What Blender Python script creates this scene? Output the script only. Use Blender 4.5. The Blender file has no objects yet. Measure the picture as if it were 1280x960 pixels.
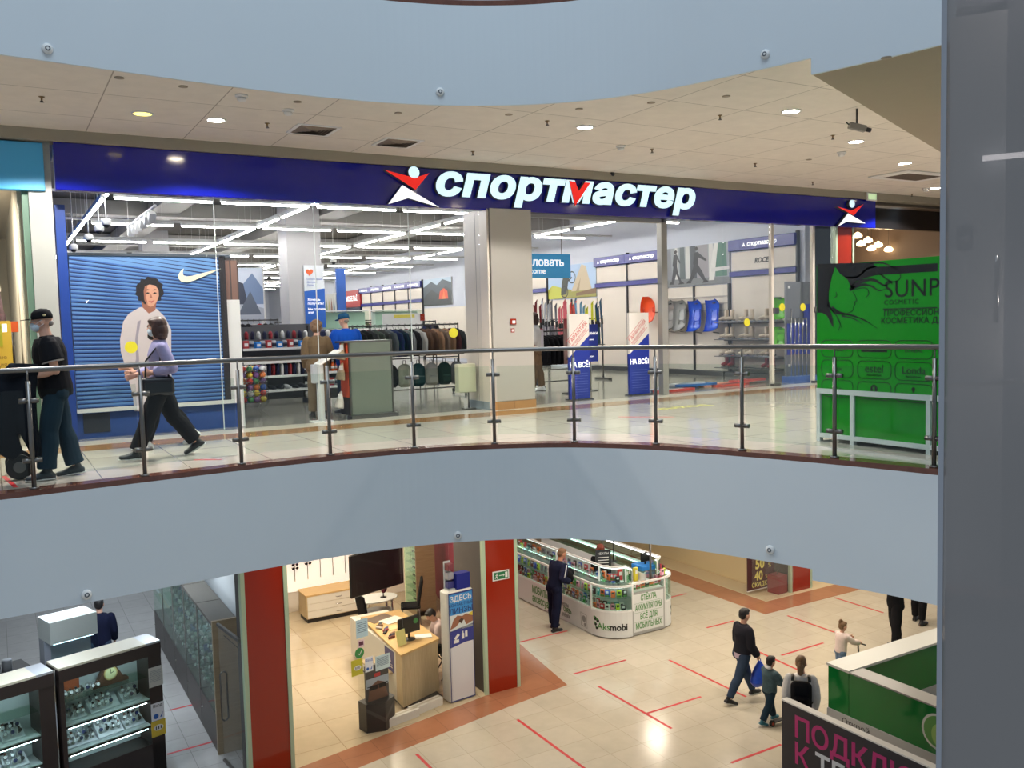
import bpy, bmesh, math, random
from mathutils import Vector, Matrix
from mathutils.geometry import delaunay_2d_cdt
random.seed(7)
PI = math.pi
sc = bpy.context.scene
col = sc.collection

# ------------------------------------------------------------------ camera, world, exposure
ROT = Matrix(((0.8629172, 0.0569927, -0.5021212), (-0.5046898, 0.0465997, -0.8620422), (-0.0257314, 0.9972864, 0.0689753)))
EYE = Vector((0, 0, 1.5))
cd = bpy.data.cameras.new('camera')
cam = bpy.data.objects.new('camera', cd)
col.objects.link(cam)
cam.matrix_world = Matrix.Translation(EYE) @ ROT.to_4x4()
cd.sensor_width = 36
cd.lens = 1110 / 1280 * 36
cd.clip_start = .05
cd.clip_end = 200
sc.camera = cam
sc.view_settings.view_transform = 'Standard'
sc.view_settings.look = 'None'
sc.view_settings.gamma = 1
sc.view_settings.use_curve_mapping = False
sc.view_settings.exposure = 0.0
try:
    sc.cycles.use_denoising = True
    sc.cycles.max_bounces = 8
    sc.cycles.transparent_max_bounces = 24
    sc.cycles.diffuse_bounces = 3
    sc.cycles.glossy_bounces = 3
    sc.cycles.sample_clamp_indirect = 4
    sc.cycles.caustics_reflective = False
    sc.cycles.caustics_refractive = False
    sc.cycles.use_light_tree = True
except Exception:
    pass
w = bpy.data.worlds.new('atrium_daylight')
sc.world = w
w.use_nodes = True
bg = w.node_tree.nodes['Background']
bg.inputs[0].default_value = (.60, .70, .82, 1)
bg.inputs[1].default_value = .50


def lamp(name, kind, loc, energy, color=(1, 1, 1), size=.3, target=None, size_y=None, spread=None):
    d = bpy.data.lights.new(name, kind)
    d.energy = energy
    d.color = color
    if kind == 'AREA':
        d.shape = 'RECTANGLE' if size_y else 'DISK'
        d.size = size
        if size_y:
            d.size_y = size_y
        if spread:
            d.spread = spread
    elif kind != 'SUN':
        d.shadow_soft_size = size
    o = bpy.data.objects.new(name, d)
    o.location = loc
    if target is not None:
        o.rotation_euler = (Vector(target) - Vector(loc)).to_track_quat('-Z', 'Y').to_euler()
    col.objects.link(o)
    return o


LZ = -5.2          # lower storey floor
CEIL = 4.2         # gallery ceiling
# skylight over the atrium
lamp('skylight', 'AREA', (1.5, 3.0, 16), 1350, (.70, .86, 1.0), 9, (1.5, 3.0, 0), 9)
# downlights in the ceiling under the gallery, hidden above the slab edge
for (x, y, e) in [(8.6, 11.6, 60), (11.2, 10.6, 70), (11.2, 13.0, 70), (13.6, 11.6, 60), (13.6, 14.0, 60), (9.9, 15.4, 60), (9.6, 18, 60),
                  (14.0, 17.2, 50), (16.5, 12.4, 60), (17.5, 14.2, 60), (6.2, 12.6, 40), (4.4, 12.6, 30), (13.8, 8.6, 50), (20, 13, 60)]:
    lamp('gallery_downlight', 'AREA', (x, y, -1.26), e * .85, (1, .88, .72), .5, (x, y, -5))
for (x, y, e) in [(5.0, 15.6, 55), (6.6, 15.6, 60), (5.2, 17.8, 60), (7.0, 17.8, 60), (4.6, 20.5, 30)]:
    lamp('optician_downlight', 'AREA', (x, y, -1.75), e, (1, .86, .66), .3, (x, y, -5))
for (x, y, e) in [(0.2, 13.2, 40), (0.6, 15.9, 45), (2.2, 16.6, 60), (2.1, 21.0, 50), (2.0, 24.5, 40), (-0.6, 18, 30)]:
    lamp('watch_shop_downlight', 'AREA', (x, y, -1.75), e, (.80, .90, 1), .3, (x, y, -5))
lamp('neighbour_shop_light', 'AREA', (-1.2, 15.6, 3.7), 420, (1, .92, .78), 1.6, (-1.2, 16.2, 0), 2.4)


# ------------------------------------------------------------------ helpers: rays from measured picture points onto known planes
def ray(px, py):
    return ROT @ Vector((px - 640, 480 - py, -1110))


def on_z(px, py, z):
    r = ray(px, py)
    return EYE + r * ((z - EYE.z) / r.z)


def on_y(px, py, y):
    r = ray(px, py)
    return EYE + r * (y / r.y)


def on_x(px, py, x):
    r = ray(px, py)
    return EYE + r * (x / r.x)


# ------------------------------------------------------------------ materials
def lin(c):
    if isinstance(c, str):
        c = tuple(int(c[i:i + 2], 16) for i in (0, 2, 4))
    return tuple(((v / 255) / 12.92 if v / 255 <= .04045 else ((v / 255 + .055) / 1.055) ** 2.4) for v in c)


MATS = {}


def M(name, c=None, rough=.5, metal=0., emit=0., noise=0., nscale=6., bump=0., spec=.5, coat=0.):
    if name in MATS:
        return MATS[name]
    m = bpy.data.materials.new(name)
    m.use_nodes = True
    nt = m.node_tree
    b = nt.nodes['Principled BSDF']
    rgb = lin(c)
    b.inputs['Base Color'].default_value = (*rgb, 1)
    b.inputs['Roughness'].default_value = rough
    b.inputs['Metallic'].default_value = metal
    b.inputs['Specular IOR Level'].default_value = spec
    if coat:
        b.inputs['Coat Weight'].default_value = coat
        b.inputs['Coat Roughness'].default_value = .05
    if emit:
        b.inputs['Emission Color'].default_value = (*rgb, 1)
        b.inputs['Emission Strength'].default_value = emit
    if noise or bump:
        tc = nt.nodes.new('ShaderNodeTexCoord')
        n = nt.nodes.new('ShaderNodeTexNoise')
        n.inputs['Scale'].default_value = nscale
        n.inputs['Detail'].default_value = 4
        nt.links.new(tc.outputs['Object'], n.inputs['Vector'])
        if noise:
            r = nt.nodes.new('ShaderNodeMix')
            r.data_type = 'RGBA'
            r.inputs[6].default_value = (*[v * (1 - noise) for v in rgb], 1)
            r.inputs[7].default_value = (*[min(1, v * (1 + noise)) for v in rgb], 1)
            nt.links.new(n.outputs['Fac'], r.inputs[0])
            nt.links.new(r.outputs[2], b.inputs['Base Color'])
        if bump:
            bp = nt.nodes.new('ShaderNodeBump')
            bp.inputs['Strength'].default_value = bump
            nt.links.new(n.outputs['Fac'], bp.inputs['Height'])
            nt.links.new(bp.outputs['Normal'], b.inputs['Normal'])
    MATS[name] = m
    return m


def glass(name, tint=(235, 245, 240), refl=.5, keep=.93, veil=0.):
    """Clear pane: tinted transparency, a fresnel reflection and optionally a diffuse veil for reflected grey."""
    if name in MATS:
        return MATS[name]
    m = bpy.data.materials.new(name)
    m.use_nodes = True
    nt = m.node_tree
    nt.nodes.clear()
    out = nt.nodes.new('ShaderNodeOutputMaterial')
    tr = nt.nodes.new('ShaderNodeBsdfTransparent')
    tr.inputs[0].default_value = (*[v * keep for v in lin(tint)], 1)
    gl = nt.nodes.new('ShaderNodeBsdfGlossy')
    gl.inputs['Roughness'].default_value = .02
    gl.inputs['Color'].default_value = (1, 1, 1, 1)
    fr = nt.nodes.new('ShaderNodeFresnel')
    fr.inputs['IOR'].default_value = 1.45
    mu = nt.nodes.new('ShaderNodeMath')
    mu.operation = 'MULTIPLY'
    mu.inputs[1].default_value = refl
    mx = nt.nodes.new('ShaderNodeMixShader')
    nt.links.new(fr.outputs[0], mu.inputs[0])
    nt.links.new(mu.outputs[0], mx.inputs[0])
    nt.links.new(tr.outputs[0], mx.inputs[1])
    nt.links.new(gl.outputs[0], mx.inputs[2])
    last = mx
    if veil:
        df = nt.nodes.new('ShaderNodeBsdfDiffuse')
        df.inputs[0].default_value = (*lin(tint), 1)
        m2 = nt.nodes.new('ShaderNodeMixShader')
        m2.inputs[0].default_value = veil
        nt.links.new(mx.outputs[0], m2.inputs[1])
        nt.links.new(df.outputs[0], m2.inputs[2])
        last = m2
    nt.links.new(last.outputs[0], out.inputs[0])
    MATS[name] = m
    return m


def tiles(name, c1, c2, grout, size=.6, rough=.12, gw=.006, size_y=None, spec=.5, off=(0, 0, 0), bump=0.):
    if name in MATS:
        return MATS[name]
    m = bpy.data.materials.new(name)
    m.use_nodes = True
    nt = m.node_tree
    b = nt.nodes['Principled BSDF']
    tc = nt.nodes.new('ShaderNodeTexCoord')
    mp = nt.nodes.new('ShaderNodeMapping')
    mp.inputs['Location'].default_value = off
    br = nt.nodes.new('ShaderNodeTexBrick')
    br.offset = 0
    br.inputs['Scale'].default_value = 1
    br.inputs['Brick Width'].default_value = size
    br.inputs['Row Height'].default_value = size_y or size
    br.inputs['Mortar Size'].default_value = gw
    br.inputs['Mortar Smooth'].default_value = 0
    br.inputs['Bias'].default_value = 0
    br.inputs['Color1'].default_value = (*lin(c1), 1)
    br.inputs['Color2'].default_value = (*lin(c2), 1)
    br.inputs['Mortar'].default_value = (*lin(grout), 1)
    nz = nt.nodes.new('ShaderNodeTexNoise')
    nz.inputs['Scale'].default_value = 3.5
    nz.inputs['Detail'].default_value = 6
    mx = nt.nodes.new('ShaderNodeMix')
    mx.data_type = 'RGBA'
    mx.blend_type = 'MULTIPLY'
    mx.inputs[0].default_value = .25
    nt.links.new(tc.outputs['Object'], mp.inputs[0])
    nt.links.new(mp.outputs[0], br.inputs['Vector'])
    nt.links.new(mp.outputs[0], nz.inputs['Vector'])
    nt.links.new(br.outputs['Color'], mx.inputs[6])
    nt.links.new(nz.outputs['Color'], mx.inputs[7])
    hs = nt.nodes.new('ShaderNodeHueSaturation')
    hs.inputs['Saturation'].default_value = 0
    nt.links.new(nz.outputs['Color'], hs.inputs['Color'])
    nt.links.new(hs.outputs[0], mx.inputs[7])
    nt.links.new(mx.outputs[2], b.inputs['Base Color'])
    b.inputs['Roughness'].default_value = rough
    b.inputs['Specular IOR Level'].default_value = spec
    MATS[name] = m
    return m


def wood(name, c1, c2, rough=.45, scale=(1, 1, 12)):
    if name in MATS:
        return MATS[name]
    m = bpy.data.materials.new(name)
    m.use_nodes = True
    nt = m.node_tree
    b = nt.nodes['Principled BSDF']
    tc = nt.nodes.new('ShaderNodeTexCoord')
    mp = nt.nodes.new('ShaderNodeMapping')
    mp.inputs['Scale'].default_value = scale
    n = nt.nodes.new('ShaderNodeTexNoise')
    n.inputs['Scale'].default_value = 3
    n.inputs['Detail'].default_value = 8
    r = nt.nodes.new('ShaderNodeValToRGB')
    r.color_ramp.elements[0].color = (*lin(c1), 1)
    r.color_ramp.elements[1].color = (*lin(c2), 1)
    r.color_ramp.elements[0].position = .3
    r.color_ramp.elements[1].position = .7
    nt.links.new(tc.outputs['Object'], mp.inputs[0])
    nt.links.new(mp.outputs[0], n.inputs['Vector'])
    nt.links.new(n.outputs['Fac'], r.inputs[0])
    nt.links.new(r.outputs[0], b.inputs['Base Color'])
    b.inputs['Roughness'].default_value = rough
    MATS[name] = m
    return m


# ------------------------------------------------------------------ mesh builder
def frame(O, U, V):
    """4x4 whose x,y axes are U,V (unit) and z their cross product, at O."""
    U = Vector(U).normalized()
    W = U.cross(Vector(V)).normalized()
    V = W.cross(U)
    m = Matrix((U, V, W)).transposed().to_4x4()
    m.translation = Vector(O)
    return m


GLYPH = {}


def glyph(ch, bold, shear):
    k = (ch, bold, shear)
    if k in GLYPH:
        return GLYPH[k]
    def adv(s):
        cu = bpy.data.curves.new('g', 'FONT')
        cu.body = s
        o = bpy.data.objects.new('g', cu)
        col.objects.link(o)
        return cu, o
    cu, o = adv(ch)
    cu.fill_mode = 'NONE'
    cu.resolution_u = 3
    cu.shear = shear
    dg = bpy.context.evaluated_depsgraph_get()
    me = bpy.data.meshes.new_from_object(o.evaluated_get(dg))
    vs = [v.co.to_2d() for v in me.vertices]
    ed = [tuple(e.vertices) for e in me.edges]
    # advance width from a doubled string
    cu.body = '|' + ch + '|'
    cu.offset = 0
    cu.shear = 0
    dg = bpy.context.evaluated_depsgraph_get()
    m2 = bpy.data.meshes.new_from_object(o.evaluated_get(dg))
    xs = [v.co.x for v in m2.vertices]
    wide = max(xs) - min(xs)
    bpy.data.meshes.remove(m2)
    cu.body = '||'
    dg = bpy.context.evaluated_depsgraph_get()
    m2 = bpy.data.meshes.new_from_object(o.evaluated_get(dg))
    xs = [v.co.x for v in m2.vertices]
    wide -= max(xs) - min(xs)
    bpy.data.meshes.remove(m2)
    bpy.data.objects.remove(o)
    bpy.data.curves.remove(cu)
    tri = fill(thicken(vs, ed, bold), ed) if vs else ([], [])
    bpy.data.meshes.remove(me)
    GLYPH[k] = (tri[0], tri[1], wide)
    return GLYPH[k]


def thicken(vs, ed, d):
    """Push directed outlines outwards (counters inwards) by d."""
    if not d:
        return vs
    nx = {a: b for a, b in ed}
    pv = {b: a for a, b in ed}
    seen, best = set(), 0.
    for a in nx:
        if a in seen:
            continue
        ar, k = 0., a
        while k not in seen and k in nx:
            seen.add(k)
            ar += vs[k].x * vs[nx[k]].y - vs[nx[k]].x * vs[k].y
            k = nx[k]
        if abs(ar) > abs(best):
            best = ar
    sg = 1 if best > 0 else -1
    out = []
    for i, p in enumerate(vs):
        if i not in nx or i not in pv:
            out.append(p)
            continue
        e0, e1 = (p - vs[pv[i]]), (vs[nx[i]] - p)
        if e0.length < 1e-9 or e1.length < 1e-9:
            e0 = e1 = vs[nx[nx[i]]] - vs[pv[pv[i]]] if i in nx and nx[i] in nx and pv[i] in pv else e0 + e1
        n0, n1 = Vector((e0.y, -e0.x)).normalized(), Vector((e1.y, -e1.x)).normalized()
        m = n0 + n1
        m = m.normalized() if m.length > 1e-6 else n0
        out.append(p + m * (sg * d / max(.55, m.dot(n0))))
    return out


def fill(vs, ed):
    """Triangles of the region wound by directed edges (non-zero rule)."""
    seg = [(vs[a], vs[b]) for a, b in ed]
    r = delaunay_2d_cdt(vs, ed, [], 0, 1e-6)
    P = r[0]
    T = []
    for f in r[2]:
        cx = sum(P[i].x for i in f) / len(f)
        cy = sum(P[i].y for i in f) / len(f)
        wn = 0
        for a, b in seg:
            if (a.y <= cy) != (b.y <= cy):
                t = (cy - a.y) / (b.y - a.y)
                if a.x + t * (b.x - a.x) > cx:
                    wn += 1 if b.y > a.y else -1
        if wn:
            T.append(tuple(f))
    return P, T


class MB:
    def __init__(self, mat=None):
        self.v, self.f, self.m, self.s, self.mats = [], [], [], [], []
        self.T = Matrix.Identity(4)
        self.mi = 0
        self.sm = False
        if mat is not None:
            self.use(mat)

    def use(self, mat):
        if mat not in self.mats:
            self.mats.append(mat)
        self.mi = self.mats.index(mat)
        return self

    def at(self, m=None):
        self.T = m if m is not None else Matrix.Identity(4)
        return self

    def add(self, vs, fs, sm=False):
        o = len(self.v)
        T = self.T
        self.v += [T @ Vector(p) for p in vs]
        for f in fs:
            self.f.append(tuple(i + o for i in f))
            self.m.append(self.mi)
            self.s.append(sm)
        return self

    def box(self, x0, y0, z0, x1, y1, z1, bev=0.):
        x0, x1 = min(x0, x1), max(x0, x1)
        y0, y1 = min(y0, y1), max(y0, y1)
        z0, z1 = min(z0, z1), max(z0, z1)
        if bev <= 0:
            return self.add([(x0, y0, z0), (x1, y0, z0), (x1, y1, z0), (x0, y1, z0), (x0, y0, z1), (x1, y0, z1), (x1, y1, z1), (x0, y1, z1)],
                            [(3, 2, 1, 0), (4, 5, 6, 7), (0, 1, 5, 4), (1, 2, 6, 5), (2, 3, 7, 6), (3, 0, 4, 7)])
        b = min(bev, (x1 - x0) * .49, (y1 - y0) * .49, (z1 - z0) * .49)
        def ring(z, i):
            return [(x0 + i + (b if i == 0 else 0), y0 + i, z), (x1 - i - (b if i == 0 else 0), y0 + i, z), (x1 - i, y0 + i + (b if i == 0 else 0), z), (x1 - i, y1 - i - (b if i == 0 else 0), z),
                    (x1 - i - (b if i == 0 else 0), y1 - i, z), (x0 + i + (b if i == 0 else 0), y1 - i, z), (x0 + i, y1 - i - (b if i == 0 else 0), z), (x0 + i, y0 + i + (b if i == 0 else 0), z)]
        k = b
        def ring2(z):
            return [(x0 + k, y0 + k, z), (x1 - k, y0 + k, z), (x1 - k, y0 + k, z), (x1 - k, y1 - k, z), (x1 - k, y1 - k, z), (x0 + k, y1 - k, z), (x0 + k, y1 - k, z), (x0 + k, y0 + k, z)]
        vs = ring2(z0) + ring(z0 + b, 0) + ring(z1 - b, 0) + ring2(z1)
        fs = [tuple(reversed(range(8))), tuple(range(24, 32))]
        for r in range(3):
            for i in range(8):
                j = (i + 1) % 8
                fs.append((r * 8 + i, r * 8 + j, r * 8 + 8 + j, r * 8 + 8 + i))
        return self.add(vs, fs)

    def obox(self, c, size, rz=0., rx=0., ry=0., bev=0.):
        """Box centred at c, turned."""
        T = self.T
        self.T = T @ Matrix.Translation(c) @ Matrix.Rotation(rz, 4, 'Z') @ Matrix.Rotation(ry, 4, 'Y') @ Matrix.Rotation(rx, 4, 'X')
        a, b, c_ = size[0] / 2, size[1] / 2, size[2] / 2
        self.box(-a, -b, -c_, a, b, c_, bev)
        self.T = T
        return self

    def tube(self, pts, r, n=8, caps=True, flat=None, side=None, sm=True):
        """Swept tube through pts; r a radius or a list; flat = list of (across, along) radii with a fixed side vector."""
        P = [Vector(p) for p in pts]
        N = len(P)
        R = [(q, q) if not isinstance(q, tuple) else q for q in (r if isinstance(r, (list, tuple)) and not (len(r) == 2 and N != 2 and isinstance(r, tuple)) else [r] * N)]
        vs, fs = [], []
        pu = None
        for i in range(N):
            t = (P[min(i + 1, N - 1)] - P[max(i - 1, 0)])
            t = t.normalized() if t.length > 1e-9 else Vector((0, 0, 1))
            if side is not None:
                u = Vector(side)
                u = u - t * u.dot(t)
            elif pu is None:
                u = t.orthogonal()
            else:
                u = pu - t * pu.dot(t)
            if u.length < 1e-6:
                u = t.orthogonal()
            u.normalize()
            pu = u
            w_ = t.cross(u)
            for k in range(n):
                a = 2 * PI * k / n
                vs.append(P[i] + u * (math.cos(a) * R[i][0]) + w_ * (math.sin(a) * R[i][1]))
        for i in range(N - 1):
            for k in range(n):
                j = (k + 1) % n
                fs.append((i * n + k, i * n + j, i * n + n + j, i * n + n + k))
        self.add(vs, fs, sm)
        if caps:
            o = len(self.v) - len(vs)
            for ring, rev in ((range(n), True), (range((N - 1) * n, N * n), False)):
                q = [o + i for i in ring]
                self.f.append(tuple(reversed(q)) if rev else tuple(q))
                self.m.append(self.mi)
                self.s.append(False)
        return self

    def cyl(self, p0, p1, r0, r1=None, n=16, sm=True):
        return self.tube([p0, p1], [r0, r1 if r1 is not None else r0], n, True, sm=sm)

    def lathe(self, prof, c=(0, 0, 0), n=20, sm=True):
        vs, fs = [], []
        for r, z in prof:
            for k in range(n):
                a = 2 * PI * k / n
                vs.append((c[0] + r * math.cos(a), c[1] + r * math.sin(a), c[2] + z))
        for i in range(len(prof) - 1):
            for k in range(n):
                j = (k + 1) % n
                fs.append((i * n + k, i * n + j, i * n + n + j, i * n + n + k))
        self.add(vs, fs, sm)
        o = len(self.v) - len(vs)
        for i, rev in ((0, True), (len(prof) - 1, False)):
            q = [o + i * n + k for k in range(n)]
            self.f.append(tuple(reversed(q)) if rev else tuple(q))
            self.m.append(self.mi)
            self.s.append(False)
        return self

    def sph(self, c, r, n=12, m=8):
        if not isinstance(r, tuple):
            r = (r, r, r)
        vs, fs = [(c[0], c[1], c[2] - r[2])], []
        for i in range(1, m):
            a = -PI / 2 + PI * i / m
            for k in range(n):
                b = 2 * PI * k / n
                vs.append((c[0] + r[0] * math.cos(a) * math.cos(b), c[1] + r[1] * math.cos(a) * math.sin(b), c[2] + r[2] * math.sin(a)))
        vs.append((c[0], c[1], c[2] + r[2]))
        L = len(vs) - 1
        for k in range(n):
            j = (k + 1) % n
            fs.append((0, 1 + j, 1 + k))
            fs.append((L, L - n + k, L - n + j))
            for i in range(m - 2):
                fs.append((1 + i * n + k, 1 + i * n + j, 1 + i * n + n + j, 1 + i * n + n + k))
        return self.add(vs, fs, True)

    def poly(self, pts, depth=0., holes=(), z=0.):
        """Outline in the x,y plane of the current frame, thickened from z to z+depth."""
        vs, ed = [], []
        def area(q):
            return sum(q[i][0] * q[(i + 1) % len(q)][1] - q[(i + 1) % len(q)][0] * q[i][1] for i in range(len(q)))
        for lo, ccw in [(pts, True)] + [(h, False) for h in holes]:
            lo = list(lo)
            if (area(lo) > 0) != ccw:
                lo.reverse()
            o = len(vs)
            vs += [Vector((p[0], p[1])) for p in lo]
            ed += [(o + i, o + (i + 1) % len(lo)) for i in range(len(lo))]
        if len(pts) == 4 and not holes:
            P, Tr = vs, [(0, 1, 2, 3)]
        else:
            P, Tr = fill(vs, ed)
        return self._prism(P, Tr, ed and None, depth, z)

    def _prism(self, P, Tr, ed, depth, z):
        if not Tr:
            return self
        if depth == 0:
            return self.add([(p[0], p[1], z) for p in P], Tr)
        n = len(P)
        vs = [(p[0], p[1], z) for p in P] + [(p[0], p[1], z + depth) for p in P]
        fs = [tuple(reversed(t)) for t in Tr] + [tuple(i + n for i in t) for t in Tr]
        cnt = {}
        for t in Tr:
            for i in range(len(t)):
                a, b = t[i], t[(i + 1) % len(t)]
                cnt[(a, b)] = cnt.get((a, b), 0) + 1
        for (a, b) in cnt:
            if (b, a) not in cnt:
                fs.append((a, b, b + n, a + n))
        return self.add(vs, fs)

    def text(self, s, x, y, h, depth=.002, z=0., bold=0., shear=0., align='l', sx=1., gap=0.):
        """Lettering in the x,y plane of the current frame; h = size (capital height about .73 h)."""
        gs = [glyph(ch, bold, shear) if ch != ' ' else ([], [], .28) for ch in s]
        tot = sum(g[2] + gap for g in gs) * h * sx
        cx = x - (tot if align == 'r' else tot / 2 if align == 'c' else 0)
        for P, Tr, wd in gs:
            if Tr:
                self._prism([(cx + p.x * h * sx, y + p.y * h) for p in P], Tr, None, depth, z)
            cx += (wd + gap) * h * sx
        return self

    def rect(self, x0, y0, x1, y1, depth=.001, z=0.):
        return self.poly([(x0, y0), (x1, y0), (x1, y1), (x0, y1)], depth, z=z)

    def disc(self, x, y, r, depth=.001, z=0., n=20, ry=None):
        return self.poly([(x + r * math.cos(2 * PI * k / n), y + (ry or r) * math.sin(2 * PI * k / n)) for k in range(n)], depth, z=z)

    def stroke(self, pts, wd, depth=.001, z=0.):
        """Line of given width(s) in the frame plane."""
        P = [Vector((p[0], p[1])) for p in pts]
        W = wd if isinstance(wd, (list, tuple)) else [wd] * len(P)
        L, Rr = [], []
        for i, p in enumerate(P):
            t = P[min(i + 1, len(P) - 1)] - P[max(i - 1, 0)]
            nrm = Vector((-t.y, t.x)).normalized() if t.length else Vector((0, 1))
            L.append(p + nrm * W[i] / 2)
            Rr.append(p - nrm * W[i] / 2)
        for i in range(len(P) - 1):
            self.poly([L[i], L[i + 1], Rr[i + 1], Rr[i]][::-1], depth, z=z)
        return self

    def mesh(self, name):
        me = bpy.data.meshes.new(name)
        me.from_pydata([tuple(p) for p in self.v], [], self.f)
        for m in self.mats:
            me.materials.append(m)
        me.polygons.foreach_set('material_index', self.m)
        me.polygons.foreach_set('use_smooth', self.s)
        me.update()
        return me

    def build(self, name, parent=None, label=None, loc=None, rz=0.):
        o = bpy.data.objects.new(name, self.mesh(name))
        col.objects.link(o)
        if parent is not None:
            o.parent = parent
        if loc is not None:
            o.location = loc
        if rz:
            o.rotation_euler.z = rz
        if label:
            o['label'] = label
        return o


def tag(o, label, cat, group=None):
    o['label'] = label
    o['category'] = cat
    if group:
        o['group'] = group
    return o


def thing(name, label, cat, loc=(0, 0, 0), rz=0., group=None):
    o = bpy.data.objects.new(name, None)
    o.empty_display_size = .1
    col.objects.link(o)
    o.location = loc
    o.rotation_euler.z = rz
    return tag(o, label, cat, group)


def struct(o):
    o['kind'] = 'structure'
    return o


KIDS = {}


def dup(o, loc, rz=None, label=None, group=None, scale=None):
    """A copy of a thing with copies of its parts and sub-parts (mesh data shared)."""
    def cp(a, parent):
        c = a.copy()
        col.objects.link(c)
        if parent is not None:
            c.parent = parent
        for k in [q for q in kids(a)]:
            cp(k, c)
        return c
    def kids(a):
        if a.name not in KIDS:
            KIDS[a.name] = list(a.children)
        return KIDS[a.name]
    c = cp(o, None)
    c.location = loc
    if rz is not None:
        c.rotation_euler.z = rz
    if scale is not None:
        c.scale = scale
    if label:
        c['label'] = label
    if group:
        c['group'] = group
    return c


def smooth_curve(pts, per=8):
    """Catmull-Rom through 2D/3D points."""
    P = [Vector(p) for p in pts]
    out = []
    for i in range(len(P) - 1):
        p0, p1, p2, p3 = P[max(i - 1, 0)], P[i], P[i + 1], P[min(i + 2, len(P) - 1)]
        for k in range(per):
            t = k / per
            out.append(.5 * ((2 * p1) + (p2 - p0) * t + (2 * p0 - 5 * p1 + 4 * p2 - p3) * t * t + (3 * p1 - p0 - 3 * p2 + p3) * t ** 3))
    out.append(P[-1])
    return out


def offset_curve(P, d):
    """Shift a 2D polyline sideways (positive = to the left of travel)."""
    out = []
    for i, p in enumerate(P):
        t = (P[min(i + 1, len(P) - 1)] - P[max(i - 1, 0)]).normalized()
        out.append(p + Vector((-t.y, t.x)) * d)
    return out
# ------------------------------------------------------------------ the shell
m_white = M('white_paint', (225, 224, 222), .6, noise=.03)
m_slab = M('slab_paint', (205, 212, 217), .55, noise=.02, nscale=1.5)
m_steel = M('brushed_steel', (122, 119, 116), .34, 1.)
m_chrome = M('polished_steel', (200, 200, 200), .12, 1.)
m_dark = M('charcoal', (38, 36, 36), .5)
m_black = M('black_plastic', (14, 14, 16), .4)
m_marble = M('brown_marble', (104, 66, 54), .12, noise=.35, nscale=14)
m_red_tape = M('red_tape', (190, 32, 40), .5)
m_ceil = tiles('ceiling_panels', (236, 228, 217), (233, 225, 213), (172, 164, 152), 1.24, .7, .007, 1.24, .3)
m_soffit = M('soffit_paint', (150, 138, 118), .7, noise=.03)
m_bulk = M('bulkhead_paint', (150, 143, 128), .6)
m_tile_up = tiles('gallery_tiles', (205, 197, 184), (198, 190, 176), (150, 140, 128), .9, .08, .006)
m_tile_lo = tiles('hall_tiles', (206, 197, 180), (199, 190, 172), (184, 174, 156), .615, .17, .005, off=(.1, .25, 0))
m_strip_up = tiles('border_tiles', (176, 132, 84), (168, 124, 78), (140, 100, 64), .6, .1, .004)
m_strip_lo = tiles('hall_border_tiles', (178, 122, 92), (170, 115, 86), (150, 104, 80), .615, .14, .005)
m_shopfloor = tiles('shop_floor_tiles', (168, 162, 152), (162, 156, 147), (140, 134, 126), .6, .14, .004)
m_watchfloor = tiles('watch_shop_tiles', (186, 184, 182), (180, 178, 176), (150, 148, 146), .615, .12, .005, off=(.1, .25, 0))
m_red = M('red_cladding', (150, 38, 14), .16, coat=.3)
m_green_trim = M('pale_green_trim', (176, 196, 168), .4)
m_cream = M('cream_panel', (224, 214, 200), .35)
m_grey_panel = M('grey_panel', (172, 168, 160), .45)
m_glass = glass('clear_glass')
m_shopglass = glass('shopfront_glass', (252, 253, 253), .14, .99)
m_railglass = glass('guard_glass', (246, 251, 248), .35, .985)

edge_pts = [(-6, 8.2), (-4, 8.95), (-1.5, 9.55), (.27, 9.76), (1.29, 9.88), (2.31, 9.99), (3.34, 10.02), (4.37, 9.92), (5.31, 9.60), (6.14, 9.05), (6.77, 8.24),
            (7.18, 7.24), (7.51, 6.25), (7.75, 5.28), (7.9, 4.2), (8.0, 3.0), (8.05, 1.0)]
POST = smooth_curve(edge_pts, 10)              # line of the railing posts
EDGE = offset_curve(POST, -.09)                # slab edge, towards the void
IN = offset_curve(POST, .12)


def sheet(name, outline, z, mat, th=.02, holes=()):
    b = MB(mat)
    b.at(Matrix.Translation((0, 0, z - th)))
    b.poly(outline, th, holes)
    return struct(b.build(name))


def xy(P):
    return [(p.x, p.y) for p in P]


# gallery floor, border strip, shop floor
fl = xy(IN) + [(20.5, 1.0), (20.5, 12.5), (-7, 12.5), (-7, 8.2)]
sheet('floor_gallery', fl, 0, m_tile_up)
sheet('floor_border', [(-7, 12.5), (20.5, 12.5), (20.5, 13.12), (-7, 13.12)], 0, m_strip_up)
sheet('floor_threshold', [(-7, 13.12), (20.5, 13.12), (20.5, 13.66), (-7, 13.66)], 0, M('threshold_tile', (216, 208, 194), .12))
sheet('floor_shop', [(-7, 13.66), (20.5, 13.66), (20.5, 62), (-7, 62)], 0, m_shopfloor)
# marble edge strip
b = MB(m_marble)
n = len(EDGE)
vs = []
for p, q in zip(EDGE, IN):
    vs += [(p.x, p.y, -.05), (p.x, p.y, .006), (q.x, q.y, .006), (q.x, q.y, -.02)]
b.add(vs, [(i * 4 + k, i * 4 + 4 + k, i * 4 + 5 + k, i * 4 + 1 + k) for i in range(n - 1) for k in range(3)])
struct(b.build('trim_1'))


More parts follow.
